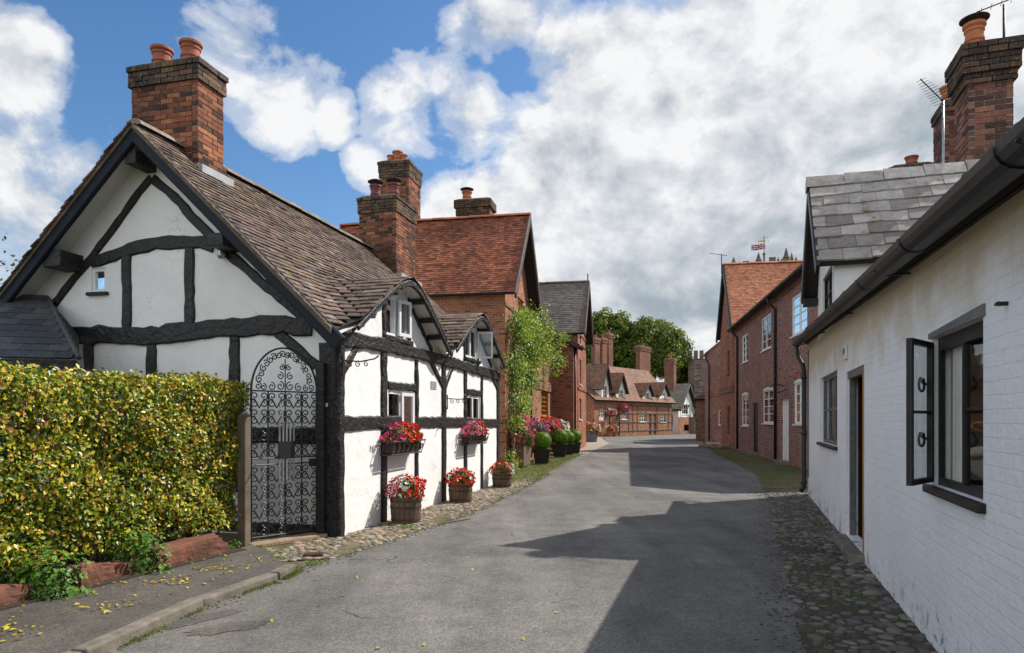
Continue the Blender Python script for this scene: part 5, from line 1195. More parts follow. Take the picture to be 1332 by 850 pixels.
# ================================================================== FAR COTTAGE ROW
Ro = (7.17, 59.5); FR = Frame(Ro, (.8, 1.0))
row = thing('cottage_row', 'long low brick and timber cottage row with four dormers at the bend of the road', 'house', (Ro[0],Ro[1],0), FR.rz)
RLn = FR.at(874, 545)[0]; re = 3.42
def rrect(x0,y0,x1,y1): return hr(FR.at, x0,y0,x1,y1)
rwn = [rrect(779.8,532.5,787,548), rrect(808.5,533,816.5,546), rrect(831.8,535,841,549), rrect(859,537.5,866.5,549.5)]
rdr = [(FR.at(a,540)[0], .02, FR.at(b,540)[0], 2.05) for a, b in ((789.8,794),(801,806.5),(843.8,847.6),(849.8,853.6))]
mb = MB(); wall(mb, FS(), 0, RLn, -.05, re, rwn+rdr, (), .12)
g0 = lambda u: re+(u+.0)*1.1 if u < 3 else re+3*1.1-(u-3)*1.1
wall(mb, FG(), 0, 6, -.05, lambda u: re+min(u,6-u)*.95, (), [3]); wall(mb, FE(RLn), 0, 6, -.05, lambda u: re+min(u,6-u)*.95, (), [3]); wall(mb, FS(6), 0, RLn, -.05, re)
mb.build('wall', 'brick_orange', row)
for o in rwn: window(row, FS(), o, mat='white_paint', cols=3, rows=3, fw=.06, bar=.04, sill=True)
for o in rdr:
    m_ = MB(); m_.prism([(o[0],o[1]),(o[2],o[1]),(o[2],o[3]),(o[0],o[3])], -.10, -.06, FS()); d_ = m_.build('door', 'brown_timber', row); m_ = MB(); m_.box(o[2]-.1,.0,1.0,o[2]-.06,.06,1.06); m_.build('handle', 'gutter_black', d_)
rx = FR.at(806, 545)[0]
for z in (.45, 1.25, 2.1, 2.85): timber('rail', row, FS(), [(rx,z),(RLn,z)], .13, .03, -.02, 'brown_timber', .01)
for i in range(14):
    u = rx+(RLn-rx)*i/13
    if any(o[0]-.12 < u < o[2]+.12 for o in rwn+rdr): continue
    timber('stud', row, FS(), [(u,.3),(u,2.9)], .13, .034, -.02, 'brown_timber', .01)
split_u = FR.at(800, 545)[0]; lowr = re+1.9
mb = MB(); mb2 = MB()
for a, b, zr, tr in ((-.3, split_u, re+2.35, 2.9), (split_u, RLn+.3, re+3.35, 3.0)):
    slab(mb, [(a,-.35,re-.2),(b,-.35,re-.2),(b,tr,zr),(a,tr,zr)], .12); slab(mb, [(a,tr,zr),(b,tr,zr),(b,2*tr+.35,re-.2),(a,2*tr+.35,re-.2)], .12)
    tiles(mb2, (a,-.35,re-.19), (1,0,0), (0,tr+.35,zr-re+.2), b-a, math.hypot(tr+.35,zr-re+.2), .3, .16, .025, 1, seed=int(a*3)+50)
rfr = mb.build('roof', 'roof_felt', row); mb2.build('roof_tiles', 'tiles_far', rfr, fixn=False)
for i, (p0, p1, ytop, ybase) in enumerate(((782,791,468,518),(801,812.5,480,514),(837,845.5,499,521),(858,867,498,523))):
    a = FR.at(p0, 500)[0]; b = FR.at(p1, 500)[0]; c_ = (a+b)/2; hw_ = max(.88 if i > 1 else .62,(b-a)/2); z0 = re-.25; zt = FR.at((p0+p1)/2+1, ytop+(6 if i < 2 else 0))[1]; ze = z0+(zt-z0)*(.42 if i < 2 else .52)
    d = MB(); wall(d, FS(-.05), c_-hw_, c_+hw_, z0, lambda u: ze+(zt-ze)*(1-abs(u-c_)/hw_), ((c_-hw_*.55,z0+.25,c_+hw_*.55,ze-.05),), [c_], .06); d.prism([(-.05,z0),(-.05,ze),(2.4,ze)],0,.03,lambda u,v,w: (c_-hw_+w,u,v)); d.prism([(-.05,z0),(-.05,ze),(2.4,ze)],0,.03,lambda u,v,w: (c_+hw_-w,u,v))
    dm = d.build('dormer', 'white_render', row)
    window(dm, FS(-.05), (c_-hw_*.55,z0+.25,c_+hw_*.55,ze-.05), cols=2, rows=3, fw=.05, bar=.04, sill=False, name='window', room=.2)
    dr = MB(); dd = MB(); L_ = 2.9
    for sg in (-1, 1):
        P = [(c_+sg*(hw_+.25),-.35,ze-.35),(c_,-.35,zt+.05),(c_,L_,zt+.05),(c_+sg*(hw_+.25),L_,ze-.35)]; slab(dr, P, .08)
        V = (-sg*(hw_+.25),0,zt-ze+.4); O = (c_+sg*(hw_+.25),-.35,ze-.34); tiles(dd, O, (0,1,0), V, L_+.35, math.hypot(V[0],V[2]), .3, .17, .02, 1, seed=60+i)
        timber('bargeboard', dm, FS(-.35), [(c_+sg*(hw_+.27),ze-.42),(c_,zt)], .12, .02, -.03, 'brown_timber', .002)
        timber('timber_strut', dm, FS(-.05), [(c_+sg*hw_*.85,ze-.0),(c_,ze+(zt-ze)*.75)], .07, .02, -.01, 'brown_timber', .002)
    o_ = dr.build('dormer_roof', 'roof_felt', dm); dd.build('dormer_tiles', 'tiles_far', dm, fixn=False)
for (p0, p1, yt, tt_, ex_) in ((774,780.5,440,3.3,.45),(783.5,789.5,440,3.3,.45),(792,797.5,434,3.6,.45),(832.5,846,451,3.1,.5)):
    u0 = FR.at(p0, 450, tt_)[0]; u1_ = FR.at(p1, 450, tt_)[0]; zt = FR.at((p0+p1)/2, yt, tt_)[1]
    chimney(row, u0, tt_, u1_, tt_+ex_, 4.2, zt, mat='brick_dark', corb=((.5,.05),(.25,.09)), pots=(((u0+u1_)/2, tt_+ex_/2, .35, .14, 'terracotta', False),))
gar = FR.w(-1.9, 2.6); 
gh = thing('garage', 'grey boarded garage door with brick gable left of the cottage row', 'garage', (gar[0],gar[1],0), 0.15)
mb = MB(); wall(mb, FS(), -1.6, 3.2, 0, lambda u: 3.6+1.3*(1-abs(u-.8)/2.4)*1.0, ((-.9,0.02,1.35,2.85),), [.8], .15); mb.build('wall', 'brick_red', gh)
mb = MB(); mb.box(-.9,.1,.02,1.35,.15,2.85); dg = mb.build('door', 'grey_garage_paint', gh)
mb = MB(); [mb.box(-.9+.25*i,.085,.02,-.88+.25*i,.1,2.85) for i in range(1,9)]; mb.build('board_ribs', 'grey_garage_paint', dg)
mb = MB(); slab(mb, [(-1.9,-.3,3.35),(.8,-.3,5.0),(.8,4,5.0),(-1.9,4,3.35)], .1); slab(mb, [(.8,-.3,5.0),(3.5,-.3,3.35),(3.5,4,3.35),(.8,4,5.0)], .1); rf_ = mb.build('roof', 'tiles_far', gh)
# hanging baskets & tubs by the doors
def hang(px, py, label, seed, mats):
    a = FR.at(px, py, -.4); c = FR.w(a[0], -.4, a[1]); t = thing('hanging_basket', label, 'hanging basket', c, FR.rz, 'hanging baskets on the far cottage row')
    mb = MB(); mb.lathe([(0.01,-.22),(.16,-.16),(.26,0)], 12, caps=False); mb.build('basket', 'stem_brown', t); mb = MB(); mb.tube([(0,0,.0),(0,0,.55),(0,.4,.6)], .015, 5); mb.build('bracket', 'gutter_black', t)
    flower_plant(label.split(' basket')[0]+' flowers filling that far hanging basket', (c[0],c[1],c[2]), (.55,.45,.42), mats, seed, 'flowers in the far hanging baskets', nb=110, nl=400, bs=.18, ls=.13)
hang(794.5, 540, 'pale pink basket between the first two far doors', 71, ['petal_pink','petal_white']); hang(811, 535, 'larger deep magenta basket right of the second far door', 72, ['petal_magenta','petal_pink'])
for px, lab, sd_ in ((793,'small terracotta tub by the leftmost far cottage door',73),(799,'small terracotta tub by the second far cottage door',74)):
    a = FR.at(px, 560, -.6); c = FR.w(a[0], -.6, 0.01); t = thing('flower_tub', lab, 'flower pot', c, 0, 'terracotta tubs by the far doors'); mb = MB(); mb.lathe([(.2,0),(.28,.4),(.31,.42),(.31,.48)],12); mb.build('tub','terracotta',t)
    flower_plant('red flowers in the '+lab, (c[0],c[1],.48), (.42,.42,.42), ['petal_red','petal_white'], sd_, 'flowers in the far tubs', nb=70, nl=300, bs=.16, ls=.12)
# dark-roofed cottage with white gable
To = (18.05, 74.0); FT = Frame(To, (.6, 1.0))
tc_ = thing('white_cottage', 'cottage with steep dark roof and white upper gable above brick at the road end', 'house', (To[0],To[1],0), FT.rz)
tl = FT.at(903.5, 545)[0]; te = 3.6; tz = FT.at(893, 501)[1]; sw = lambda u: te-.6+(tz-te+.6)*(1-abs(u-tl/2)/(tl/2))
tw_ = (tl*.2, 2.1, tl*.75, 3.2)
mb = MB(); wall(mb, FS(), 0, tl, 1.75, sw, (tw_,), [tl/2], .1); wall(mb, FG(), 0, 7, 0, te-.6, ((.6,.9,1.2,2.0),)); wall(mb, FE(tl), 0, 7, 0, te-.6); mb.build('wall', 'white_render', tc_)
mb = MB(); wall(mb, FS(-.04), -.04, tl+.04, 0, 1.8, ((tl*.3,.25,tl*.62,.95),)); mb.build('brick_base', 'brick_orange', tc_); window(tc_, FS(), tw_, cols=4, rows=2, fw=.06)
window(tc_, FS(-.04), (tl*.3,.25,tl*.62,.95), cols=1, rows=1, mat='dark_frame', sill=False)
mb = MB(); slab(mb, [(-.35,-.4,te-1.0),(tl/2,-.4,tz+.12),(tl/2,7.2,tz+.12),(-.35,7.2,te-1.0)], .2); slab(mb, [(tl/2,-.4,tz+.12),(tl+.35,-.4,te-1.0),(tl+.35,7.2,te-1.0),(tl/2,7.2,tz+.12)], .2); rt = mb.build('roof', 'roof_felt', tc_)
mb = MB(); tiles(mb, (-.35,7.2,te-.99), (0,-1,0), (tl/2+.35,0,tz+1.12-te), 7.6, math.hypot(tl/2+.35,tz+1.12-te), .35, .18, .03, 1, seed=71); mb.build('roof_tiles', 'tower_tiles', rt, fixn=False)
for sg in (-1,1): timber('bargeboard', tc_, FS(-.4), [(tl/2+sg*(tl/2+.4),te-1.1),(tl/2,tz+.0)], .2, .02, -.05, 'brown_timber', .002)
for u in (tl*.1,tl*.5,tl*.9): timber('stud', tc_, FS(), [(u,1.8),(u,sw(u)-.1)], .09, .03, -.02, 'brown_timber', .005)
a0_ = FT.atx(884, 480, tl*.4)[0]; chimney(tc_, tl*.35, 1.2, tl*.35+.9, 2.3, 4.5, FT.atx(889, 466, tl*.4)[1], mat='brick_dark', corb=((.6,.05),(.3,.09)), pots=((tl*.35+.45, 1.75, .6, .2, 'terracotta', False),))
# backdrop wall of roofs behind the row: battlemented gatehouse tower
ky = 88.0; kx0 = (895-666)/F*ky; kx1 = (916.5-666)/F*ky; kz = H+(545-467)/F*ky
gt_ = thing('stone_gatehouse', 'brown stone gatehouse tower with square battlements behind the white-gabled cottage', 'tower', (kx0, ky, 0), -.26)
mb = MB(); mb.box(0,0,0,kx1-kx0,3.5,kz); mb.build('wall', 'stone_ashlar', gt_)
n = 3; w_ = (kx1-kx0)/n
for i in range(n): mb = MB(); mb.box(i*w_,-.05,kz+.003,(i+.72)*w_,.8,kz+1.05); mb.build('battlement', 'stone_ashlar', gt_, bevel=.03)
kb = 50.0; k0 = (905-666)/F*kb; k1 = (922-666)/F*kb; ke = H+(545-516)/F*kb; kr = H+(545-470)/F*(kb+2.5)
bh = thing('brick_house', 'narrow brick house with brown roof slope just left of the right-hand brick gable end', 'house', (k0,kb,0), -.27)
mb = MB(); wall(mb, FS(), 0, k1-k0+3, 0, ke); wall(mb, FG(), 0, 5, 0, lambda u: ke+(kr-ke)*min(u,5-u)/2.5, (), [2.5]); mb.build('wall', 'brick_dark', bh)
mb = MB(); slab(mb, [(-.1,-.25,ke-.2),(k1-k0+3,-.25,ke-.2),(k1-k0+3,2.5,kr),(-.1,2.5,kr)], .12); slab(mb, [(-.1,2.5,kr),(k1-k0+3,2.5,kr),(k1-k0+3,5.2,ke-.2),(-.1,5.2,ke-.2)], .12); rb = mb.build('roof', 'roof_felt', bh)
mb = MB(); tiles(mb, (-.1,-.25,ke-.19), (1,0,0), (0,2.75,kr-ke+.2), k1-k0+3.1, math.hypot(2.75,kr-ke+.2), .3, .16, .025, 1, seed=81); mb.build('roof_tiles', 'tiles_brown', rb, fixn=False)

# ================================================================== TREES
def crown(parent, c, rad, n, size, mat, seed, clumps=60):
    r = np.random.RandomState(seed); P = []; D = []
    for i in range(clumps):
        d = r.normal(0,1,3); d /= np.linalg.norm(d); d[2] = d[2] if d[2] > -.55 else -d[2]; k = r.uniform(.45,.98)
        cc = np.array(c)+d*np.array(rad)*k; rr_ = min(rad)*r.uniform(.16,.34); m_ = n//clumps; dd = r.normal(0,1,(m_,3)); dd /= np.linalg.norm(dd,axis=1)[:,None]
        P.append(cc+dd*rr_*r.uniform(.55,1.08,(m_,1))); D.append(dd+d*.4)
    return leaf_mesh('crown', mat, parent, np.concatenate(P), np.concatenate(D), size, seed, tilt=.55, aspect=.8)
def tree(label, px, Y, pytop, pybot, wpx, seed, n=26000, mat='tree_leaf', size=.34, clumps=110, group='trees rising behind the far cottages', name='broadleaf_tree'):
    X = (px-666)/F*Y; zt = H+(545-pytop)/F*Y; zb = H+(545-pybot)/F*Y; rx_ = wpx/F*Y/2; t = thing(name, label, 'tree', (X,Y,0), 0, group)
    cz = (zt+zb)/2; crown(t, (0,0,cz), (rx_*.93,rx_*.9,(zt-zb)/2*.93), n, size, mat, seed, clumps)
    q = random.Random(seed); mb = MB(); mb.tube([(0,0,0),(.1,.05,zb*.8),(.0,.1,cz),(.1,0,zt*.9)], [.45,.36,.22,.05], 8)
    for i in range(9):
        a = q.uniform(0,6.28); z = q.uniform(zb,cz); mb.tube([(0,0,z),(rx_*.4*math.cos(a),rx_*.4*math.sin(a),z+1),(rx_*.8*math.cos(a),rx_*.8*math.sin(a),z+2.2)], [.16,.1,.03], 5, False)
    mb.build('trunk', 'bark', t, fixn=False); return t
tree('big rounded tree behind the tall brick house, left of the pair', 795, 92, 400, 512, 78, 1, 46000, clumps=170)
tree('big rounded tree above the middle of the far cottage row', 850, 90, 415, 515, 96, 2, 56000, clumps=210)
tree('darker tree filling the gap between the two big rounded trees', 822, 100, 425, 512, 60, 3, 26000)
tree('tree half hidden behind the tall brick house roof', 768, 96, 420, 510, 40, 4, 12000)
tree('low tree between the far cottage row and the stone gatehouse', 884, 92, 462, 535, 36, 5, 12000)
tree('slim yellow green young tree in front of the stone gatehouse', 906, 80, 490, 545, 12, 6, 5000, 'tree_leaf_light', .25, 30, 'bushes at the road end')
tree('bright green round bush at the road end', 908, 78, 532, 552, 14, 7, 4000, 'tree_leaf_light', .2, 24, 'bushes at the road end', 'bush')
tree('dark hedge bush right behind the road end', 916, 84, 520, 560, 22, 8, 5000, 'tree_leaf', .3, 24, 'bushes at the road end', 'bush')
mb = MB(); x0_ = (899-666)/F*72; mb.box(x0_,72,0,x0_+1.3,72.5,1.7); mb.box(x0_-.05,71.95,1.702,x0_+1.35,72.55,1.8)
setprops(mb.build('gate_pier', 'stone_ashlar'), 'low grey stone gate pier beside the white-gabled cottage', 'pier')
# bare branch tips of a tree at the left frame edge
br = thing('young_tree', 'thin-leaved tree whose branch tips show at the left edge of the sky', 'tree', (-9.6, 11.2, 0), 0)
mb = MB(); mb.tube([(0,0,0),(-.1,.1,2),(.1,0,3.4),(.3,-.1,4.6)], [.09,.075,.05,.02], 7); mb.build('trunk', 'bark', br); q = random.Random(3); Ps = []; mb = MB()
for i in range(40):
    a = q.uniform(0,6.28); z = q.uniform(3.0,4.4); ln = q.uniform(.5,1.2); p = [(.15,0,z)]
    for k in range(4): p.append((p[-1][0]+math.cos(a)*ln/4+q.uniform(-.06,.06), p[-1][1]+math.sin(a)*ln/4+q.uniform(-.06,.06), p[-1][2]+q.uniform(.0,.14)))
    mb.tube(p, [.014,.011,.008,.006,.003], 4, False)
    for k in range(26): w = q.choice(p[1:]); Ps.append((w[0]+q.gauss(0,.09),w[1]+q.gauss(0,.09),w[2]+q.gauss(0,.08)))
mb.build('branches', 'stem_brown', br, fixn=False); Ps = np.array(Ps); leaf_mesh('crown', 'branch_leaf', br, Ps, np.tile([0,0,1.],(len(Ps),1)), .075, 3, tilt=1.0)
# ================================================================== RIGHT BRICK TERRACE
k_ = .168; o955 = gnd(955, 585.2); RTo = ((955-666)/F*35.3, 35.3); FB = Frame(RTo, (-k_, -1.0)); TL = 16.5
ter = thing('brick_terrace', 'two-storey brown brick terrace with white windows on the right of the road', 'house', (RTo[0],RTo[1],0), FB.rz)
E1 = 6.25
def br_(x0,y0,x1,y1):
    a = FB.at(x0, (y0+y1)/2)[0]; b = FB.at(x1, (y0+y1)/2)[0]; m_ = (x0+x1)/2; return (min(a,b), FB.at(m_,y1)[1], max(a,b), FB.at(m_,y0)[1])
tw = [br_(1030,381,1050,434), br_(990.5,411,1003,455), br_(965.3,435.5,972.6,471.5), br_(1033,497,1047.6,552), br_(992.5,507,1006,551), br_(965,513.5,973.6,554)]
td = [br_(979,517,986,593), br_(1016,503,1026,601)]; td = [(o[0],.12,o[2],min(o[3],2.3)) for o in td]
mb = MB(); wall(mb, FS(), 0, TL, -.05, E1, tw+td, (), .11)
gp_ = lambda u: E1+min(u, 6.5-u)*.6
wall(mb, FE(TL), 0, 6.5, -.05, gp_, (), [3.25]); wall(mb, FG(0), 0, 6.5, -.05, gp_, (), [3.25]); wall(mb, FS(6.5), 0, TL, -.05, E1); mb.build('wall', 'brick_terrace', ter)
mb = MB(); u = .05
while u < TL: mb.box(u,-.055,E1-.30,u+.11,-.001,E1-.20); u += .23
mb.box(0,-.06,E1-.19,TL,-.001,E1-.05); mb.build('dentil_course', 'brick_terrace', ter)
for o in tw: window(ter, FS(), o, cols=2, rows=4 if o[1] > 3 else 4, fw=.075, bar=.03, depth=.02, curtain='curtain_white', room=.4)
for o in tw[3:]:
    mb = MB(); n = 8; c_ = (o[0]+o[2])/2; w_ = (o[2]-o[0])/2+.02; P = [(c_+w_*math.cos(a), o[3]-.02+.12*math.sin(a)) for a in np.linspace(0,math.pi,n)]
    mb.prism(P, -.03, .012, FS()); mb.build('arch_head', 'white_paint', ter)
    mb = MB(); P = [(c_+(w_+.02)*math.cos(a), o[3]+.0+.15*math.sin(a)) for a in np.linspace(0,math.pi,n)]+[(c_+(w_+.1)*math.cos(a), o[3]+.0+.36*math.sin(a)) for a in np.linspace(math.pi,0,n)]
    mb.prism(P, 0, .006, FS()); mb.build('brick_arch', 'brick_red', ter)
def door(parent, mp, o, mat, framemat, dep=.09):
    a,c,b,d = o; mb = MB(); mb.prism([(a+.06,c),(b-.06,c),(b-.06,d-.06),(a+.06,d-.06)], -dep-.04, -dep, mp)
    for i in range(1,5): x = a+.06+(b-a-.12)*i/5; mb.prism([(x-.006,c+.05),(x+.006,c+.05),(x+.006,d-.1),(x-.006,d-.1)], -dep, -dep+.008, mp)
    dd = mb.build('door', mat, parent); mb = MB(); mb.tube([mp(b-.14,c+.95,-dep),mp(b-.14,c+.95,-dep+.06)], .02, 8); mb.build('handle', 'metal_grey', dd)
    mb = MB(); mb.prism([(a,c),(a+.06,c),(a+.06,d),(a,d)], -dep-.05, -dep+.03, mp); mb.prism([(b-.06,c),(b,c),(b,d),(b-.06,d)], -dep-.05, -dep+.03, mp); mb.prism([(a+.06,d-.06),(b-.06,d-.06),(b-.06,d),(a+.06,d)], -dep-.05, -dep+.03, mp); mb.build('door_frame', framemat, parent)
    mb = MB(); mb.prism([(a-.05,c-.13),(b+.05,c-.13),(b+.05,c-.002),(a-.05,c-.002)], -.1, .28, mp); mb.build('doorstep', 'kerb_stone', parent, bevel=.01)
door(ter, FS(), td[0], 'gutter_black', 'dark_frame'); door(ter, FS(), td[1], 'white_paint', 'white_paint')
su = (td[1][0]+td[1][2])/2; mb = MB(); mb.tube([(su,-.02,2.75),(su,-.35,2.85),(su,-.5,2.7)], .02, 6); mb.tube([(su-.45,-.04,2.55),(su,-.3,2.5),(su+.45,-.04,2.62)], .015, 6); mb.build('lamp_bracket', 'wrought_iron', ter)
slb = MB(); slab(slb, [(-.05,-.28,E1-.12),(TL+.1,-.28,E1-.12),(TL+.1,3.25,E1+2.0),(-.05,3.25,E1+2.0)], .1); slab(slb, [(-.05,3.25,E1+2.0),(TL+.1,3.25,E1+2.0),(TL+.1,6.8,E1-.12),(-.05,6.8,E1-.12)], .1)
rt_ = slb.build('roof', 'roof_felt', ter); mb = MB(); tiles(mb, (-.05,-.28,E1-.115), (1,0,0), (0,3.53,2.12), TL+.15, math.hypot(3.53,2.12), .3, .2, .02, 1, seed=91); mb.build('roof_tiles', 'tiles_red', rt_, fixn=False)
gutter_run(ter, (.1,-.35,E1-.10), (TL+.1,-.35,E1-.10), .065)
for px in (1010.5, 960.5):
    a = FB.at(px, 480)[0]; downpipe(ter, [(a,-.34,E1-.15),(a,-.30,E1-.35),(a,-.06,E1-.6),(a,-.06,.1)], .05, collars=[(a,-.06,4.2),(a,-.06,2.3)])
# ---- house with the orange roof
oh = thing('brick_house', 'brick house with bright orange tiled roof beyond the brown terrace', 'house', (RTo[0],RTo[1],0), FB.rz)
OE = FB.atx(953, 421, 0.25)[1]; OR = 10.12; o0, o1 = -5.0, -.01; oc = (o0+o1)/2; ogt = lambda u: OE+(OR-OE-.1)*(1-abs(u-oc)/(2.5))
mb = MB(); wall(mb, FS(-.03), o0, o1, 0, ogt, ((-2.2,.9,-1.4,2.3),(-2.2,4.0,-1.4,5.3)), [oc]); wall(mb, FE(o1), -.03, 7.5, 0, OE); wall(mb, FG(o0), -.03, 7.5, 0, OE); wall(mb, FS(7.5), o0, o1, 0, ogt, (), [oc]); mb.build('wall', 'brick_red', oh)
for o in ((-2.2,.9,-1.4,2.3),(-2.2,4.0,-1.4,5.3)): window(oh, FS(-.03), o, mat='brown_timber', cols=2, rows=3, fw=.06)
mb = MB(); mb.box(o0,-.08,3.0,o1+.03,-.031,3.35); mb.build('brick_band', 'brick_dark', oh)
mb = MB(); slab(mb, [(o1+.25,-.24,OE-.2),(oc,-.24,OR),(oc,7.8,OR),(o1+.25,7.8,OE-.2)], .1); slab(mb, [(oc,-.24,OR),(o0-.25,-.24,OE-.2),(o0-.25,7.8,OE-.2),(oc,7.8,OR)], .1); ro = mb.build('roof', 'roof_felt', oh)
mb = MB(); tiles(mb, (o1+.25,-.24,OE-.195), (0,1,0), (oc-o1-.25,0,OR-OE+.2), 8.04, math.hypot(oc-o1-.25,OR-OE+.2), .17, .115, .016, 1.3, seed=95); mb.build('roof_tiles', 'tiles_orange', ro, fixn=False)
mb = MB(); ridge_tiles(mb, (oc,-.26,OR+.03), (oc,7.8,OR+.03), .14, .42); mb.build('ridge_tiles', 'tiles_orange', ro)
for a, b in (((o1+.32,OE-.32),(oc,OR-.1)),((oc,OR-.1),(o0-.32,OE-.32))): timber('bargeboard', oh, FS(-.24), [a,b], .3, .02, -.06, 'gutter_black', .002)
mb = MB(); ax_ = FB.at(939,345,-.8); mb.tube([(oc,-.3,OR-.5),(oc,-.3,OR+.6)], .025, 6); mb.tube([(oc,-.95,OR+.68),(oc,0.0,OR+.50)], .012, 5)
for i in range(8): t = -.9+.12*i; mb.tube([(oc-.2,t,OR+.67-.023*i),(oc+.2,t,OR+.67-.023*i)], .008, 4)
an = mb.build('aerial', 'gutter_black', loc=(RTo[0],RTo[1],0), rz=FB.rz, fixn=False); setprops(an, 'small television aerial on the gable of the orange-roofed house', 'aerial')
# ---- brick gable end further on
ge = 47.0; g0x = (921-666)/F*ge; gg = thing('brick_house', 'plain brick gable end with one small white window at the road bend', 'house', (g0x,ge,0), -.2)
g_e = H+(545-457)/F*ge; wn = ((934.3-921)/F*ge, H+(545-553)/F*ge, (944-921)/F*ge, H+(545-534.5)/F*ge)
gtp = lambda u: g_e+min(u,6.4-u)*.82
mb = MB(); wall(mb, FS(), 0, 6.4, 0, gtp, (wn,), [3.2], .1); wall(mb, FG(), 0, 3.2, 0, g_e); wall(mb, FE(6.4), 0, 3.2, 0, g_e); mb.build('wall', 'brick_terrace', gg)
window(gg, FS(), wn, cols=3, rows=3, fw=.06, bar=.04, depth=.02); mb = MB(); mb.box(-.03,-.04,3.15,6.4,-.001,3.3); mb.build('brick_band', 'brick_red', gg)
mb = MB(); slab(mb, [(-.2,-.08,g_e-.12),(3.2,-.08,g_e+2.66),(3.2,3.3,g_e+2.66),(-.2,3.3,g_e-.12)], .09); slab(mb, [(3.2,-.08,g_e+2.66),(6.6,-.08,g_e-.12),(6.6,3.3,g_e-.12),(3.2,3.3,g_e+2.66)], .09); mb.build('roof', 'tiles_far', gg)
downpipe(gg, [(-.12,-.05,g_e-.1),(-.12,-.05,g_e-.6),(.06,-.05,g_e-.9),(.06,-.05,.1)], .05)
# rocks edging the verge below the gable
for i, (px, py, s) in enumerate(((921,583,.45),(934,583,.5),(946,583.5,.55))):
    c = gnd(px, py); rock('verge_stone', ('leftmost','middle','rightmost')[i]+' of the pale stones edging the far verge by the brick gable', (c[0],c[1],.05), (s,.25,.16), .2, 'stone_step', 30+i)['group'] = 'pale stones edging the far verge'

# ================================================================== CHURCH
cyy = 105.0; zf = lambda y: H+(545-y)/F*cyy; xf = lambda x: (x-666)/F*cyy
chu = thing('church_tower', 'distant church tower whose battlements and pinnacles top the orange roof ridge', 'church', (xf(948),cyy,0), -.33)
W_ = xf(1026)-xf(946); D_ = W_; TZ = zf(345.5); mb = MB(); mb.box(0,0,0,W_,D_,TZ); mb.build('wall', 'stone_ashlar', chu)
for a, b, y in ((963,971,341.5),(995,1003,339),(979,986,342.5),(1009,1014,342)): mb = MB(); mb.box(xf(a)-xf(946),-.1,TZ+.003,xf(b)-xf(946),.4,zf(y)); mb.build('battlement', 'stone_ashlar', chu)
def pinn(px, y, w, dy=0.0): mb = MB(); x = xf(px)-xf(946); hh = zf(y)-TZ; mb.lathe([(w,0),(w,hh*.3),(w*1.25,hh*.32),(w*.8,hh*.4),(w*.5,hh*.7),(w*.15,hh*.97),(w*.25,hh*.98),(.02,hh)], 8, (x,dy,TZ+.003)); mb.build('pinnacle', 'stone_ashlar', chu)
for p in ((952,334.5,.38,.3),(982.5,331,.42,.3),(1015.5,328,.45,.3),(959,341,.2,.3),(1022,334,.25,.3),(1027,340,.2,.3),(1006,339,.22,.3)): pinn(*p)
mb = MB(); x = xf(990)-xf(946); mb.tube([(x,W_/2,TZ),(x,W_/2,zf(326))], .14, 8); mb.tube([(x,W_/2,zf(326)),(x,W_/2,zf(301))], .06, 6)
mb.lathe([(.02,-.3),(.3,0),(.02,.3)], 10, (x,W_/2,zf(325))); mb.build('vane_pole', 'stone_ashlar', chu)
mb = MB(); mb.prism([(x-.95,zf(309)),(x+.2,zf(309)),(x+.2,zf(307)),(x-.3,zf(306.2)),(x-.95,zf(307))], W_/2-.03, W_/2+.03, lambda u,v,w:(u,w,v)); mb.build('weathervane', 'gilded_metal', chu)
mb = MB(); [mb.lathe([(.01,-.1),(.1,0),(.01,.1)],8,(x+dx,W_/2,zf(y))) for dx,y in ((0,300),(.55,303),(-.55,303),(.65,308))]; mb.tube([(x-.6,W_/2,zf(303.5)),(x+.6,W_/2,zf(303.5))],.025,5); mb.build('vane_arms', 'gilded_metal', chu)
fp = thing('flagpole', 'white flagpole flying from the distant church tower', 'flagpole', (xf(1002.3),cyy+2,TZ), 0); mb = MB(); mb.tube([(0,0,0),(0,0,zf(311)-TZ)], [.05,.03], 6); mb.build('pole', 'white_paint', fp)
fl = thing('flag', 'red, white and blue union flag flying beside the church weathervane', 'flag', (xf(1001.5),cyy+2,zf(317)), 0)
fw_, fh_ = xf(1001.5)-xf(983), zf(313)-zf(321)
def flagpatch(name, mat, poly, off):
    """subdivided polygon following the ripple of the cloth; u 0..1 from the hoist, v 0..1"""
    bm = bmesh.new(); vs = [bm.verts.new((p[0],0,p[1])) for p in poly]; bm.faces.new(vs); 
    for i in range(1,16): bmesh.ops.bisect_plane(bm, geom=bm.verts[:]+bm.edges[:]+bm.faces[:], plane_co=(i/16,0,0), plane_no=(1,0,0))
    for v in bm.verts:
        u, q_ = v.co.x, v.co.z; v.co = Vector((-u*fw_*.97, -off+.18*u*math.sin(u*9), (q_-.5)*fh_*.92-u*u*.18+.06*math.sin(u*8)))
    me = bpy.data.meshes.new(name); bm.to_mesh(me); bm.free(); me.materials.append(M[mat]); o = bpy.data.objects.new(name, me); COL.objects.link(o); o.parent = fl
flagpatch('blue_field', 'flag_blue', [(0,0),(1,0),(1,1),(0,1)], 0)
for k,(m_, w) in enumerate((('flag_white',.13),('flag_red',.045))):
    a = w*.55; flagpatch('diagonal_band', m_, [(0,0),(a,0),(1,1-2*a),(1,1),(1-a,1),(0,2*a)], .01+.01*k); flagpatch('diagonal_band', m_, [(0,1),(0,1-2*a),(1-a,0),(1,0),(1,2*a),(a,1)], .014+.01*k)
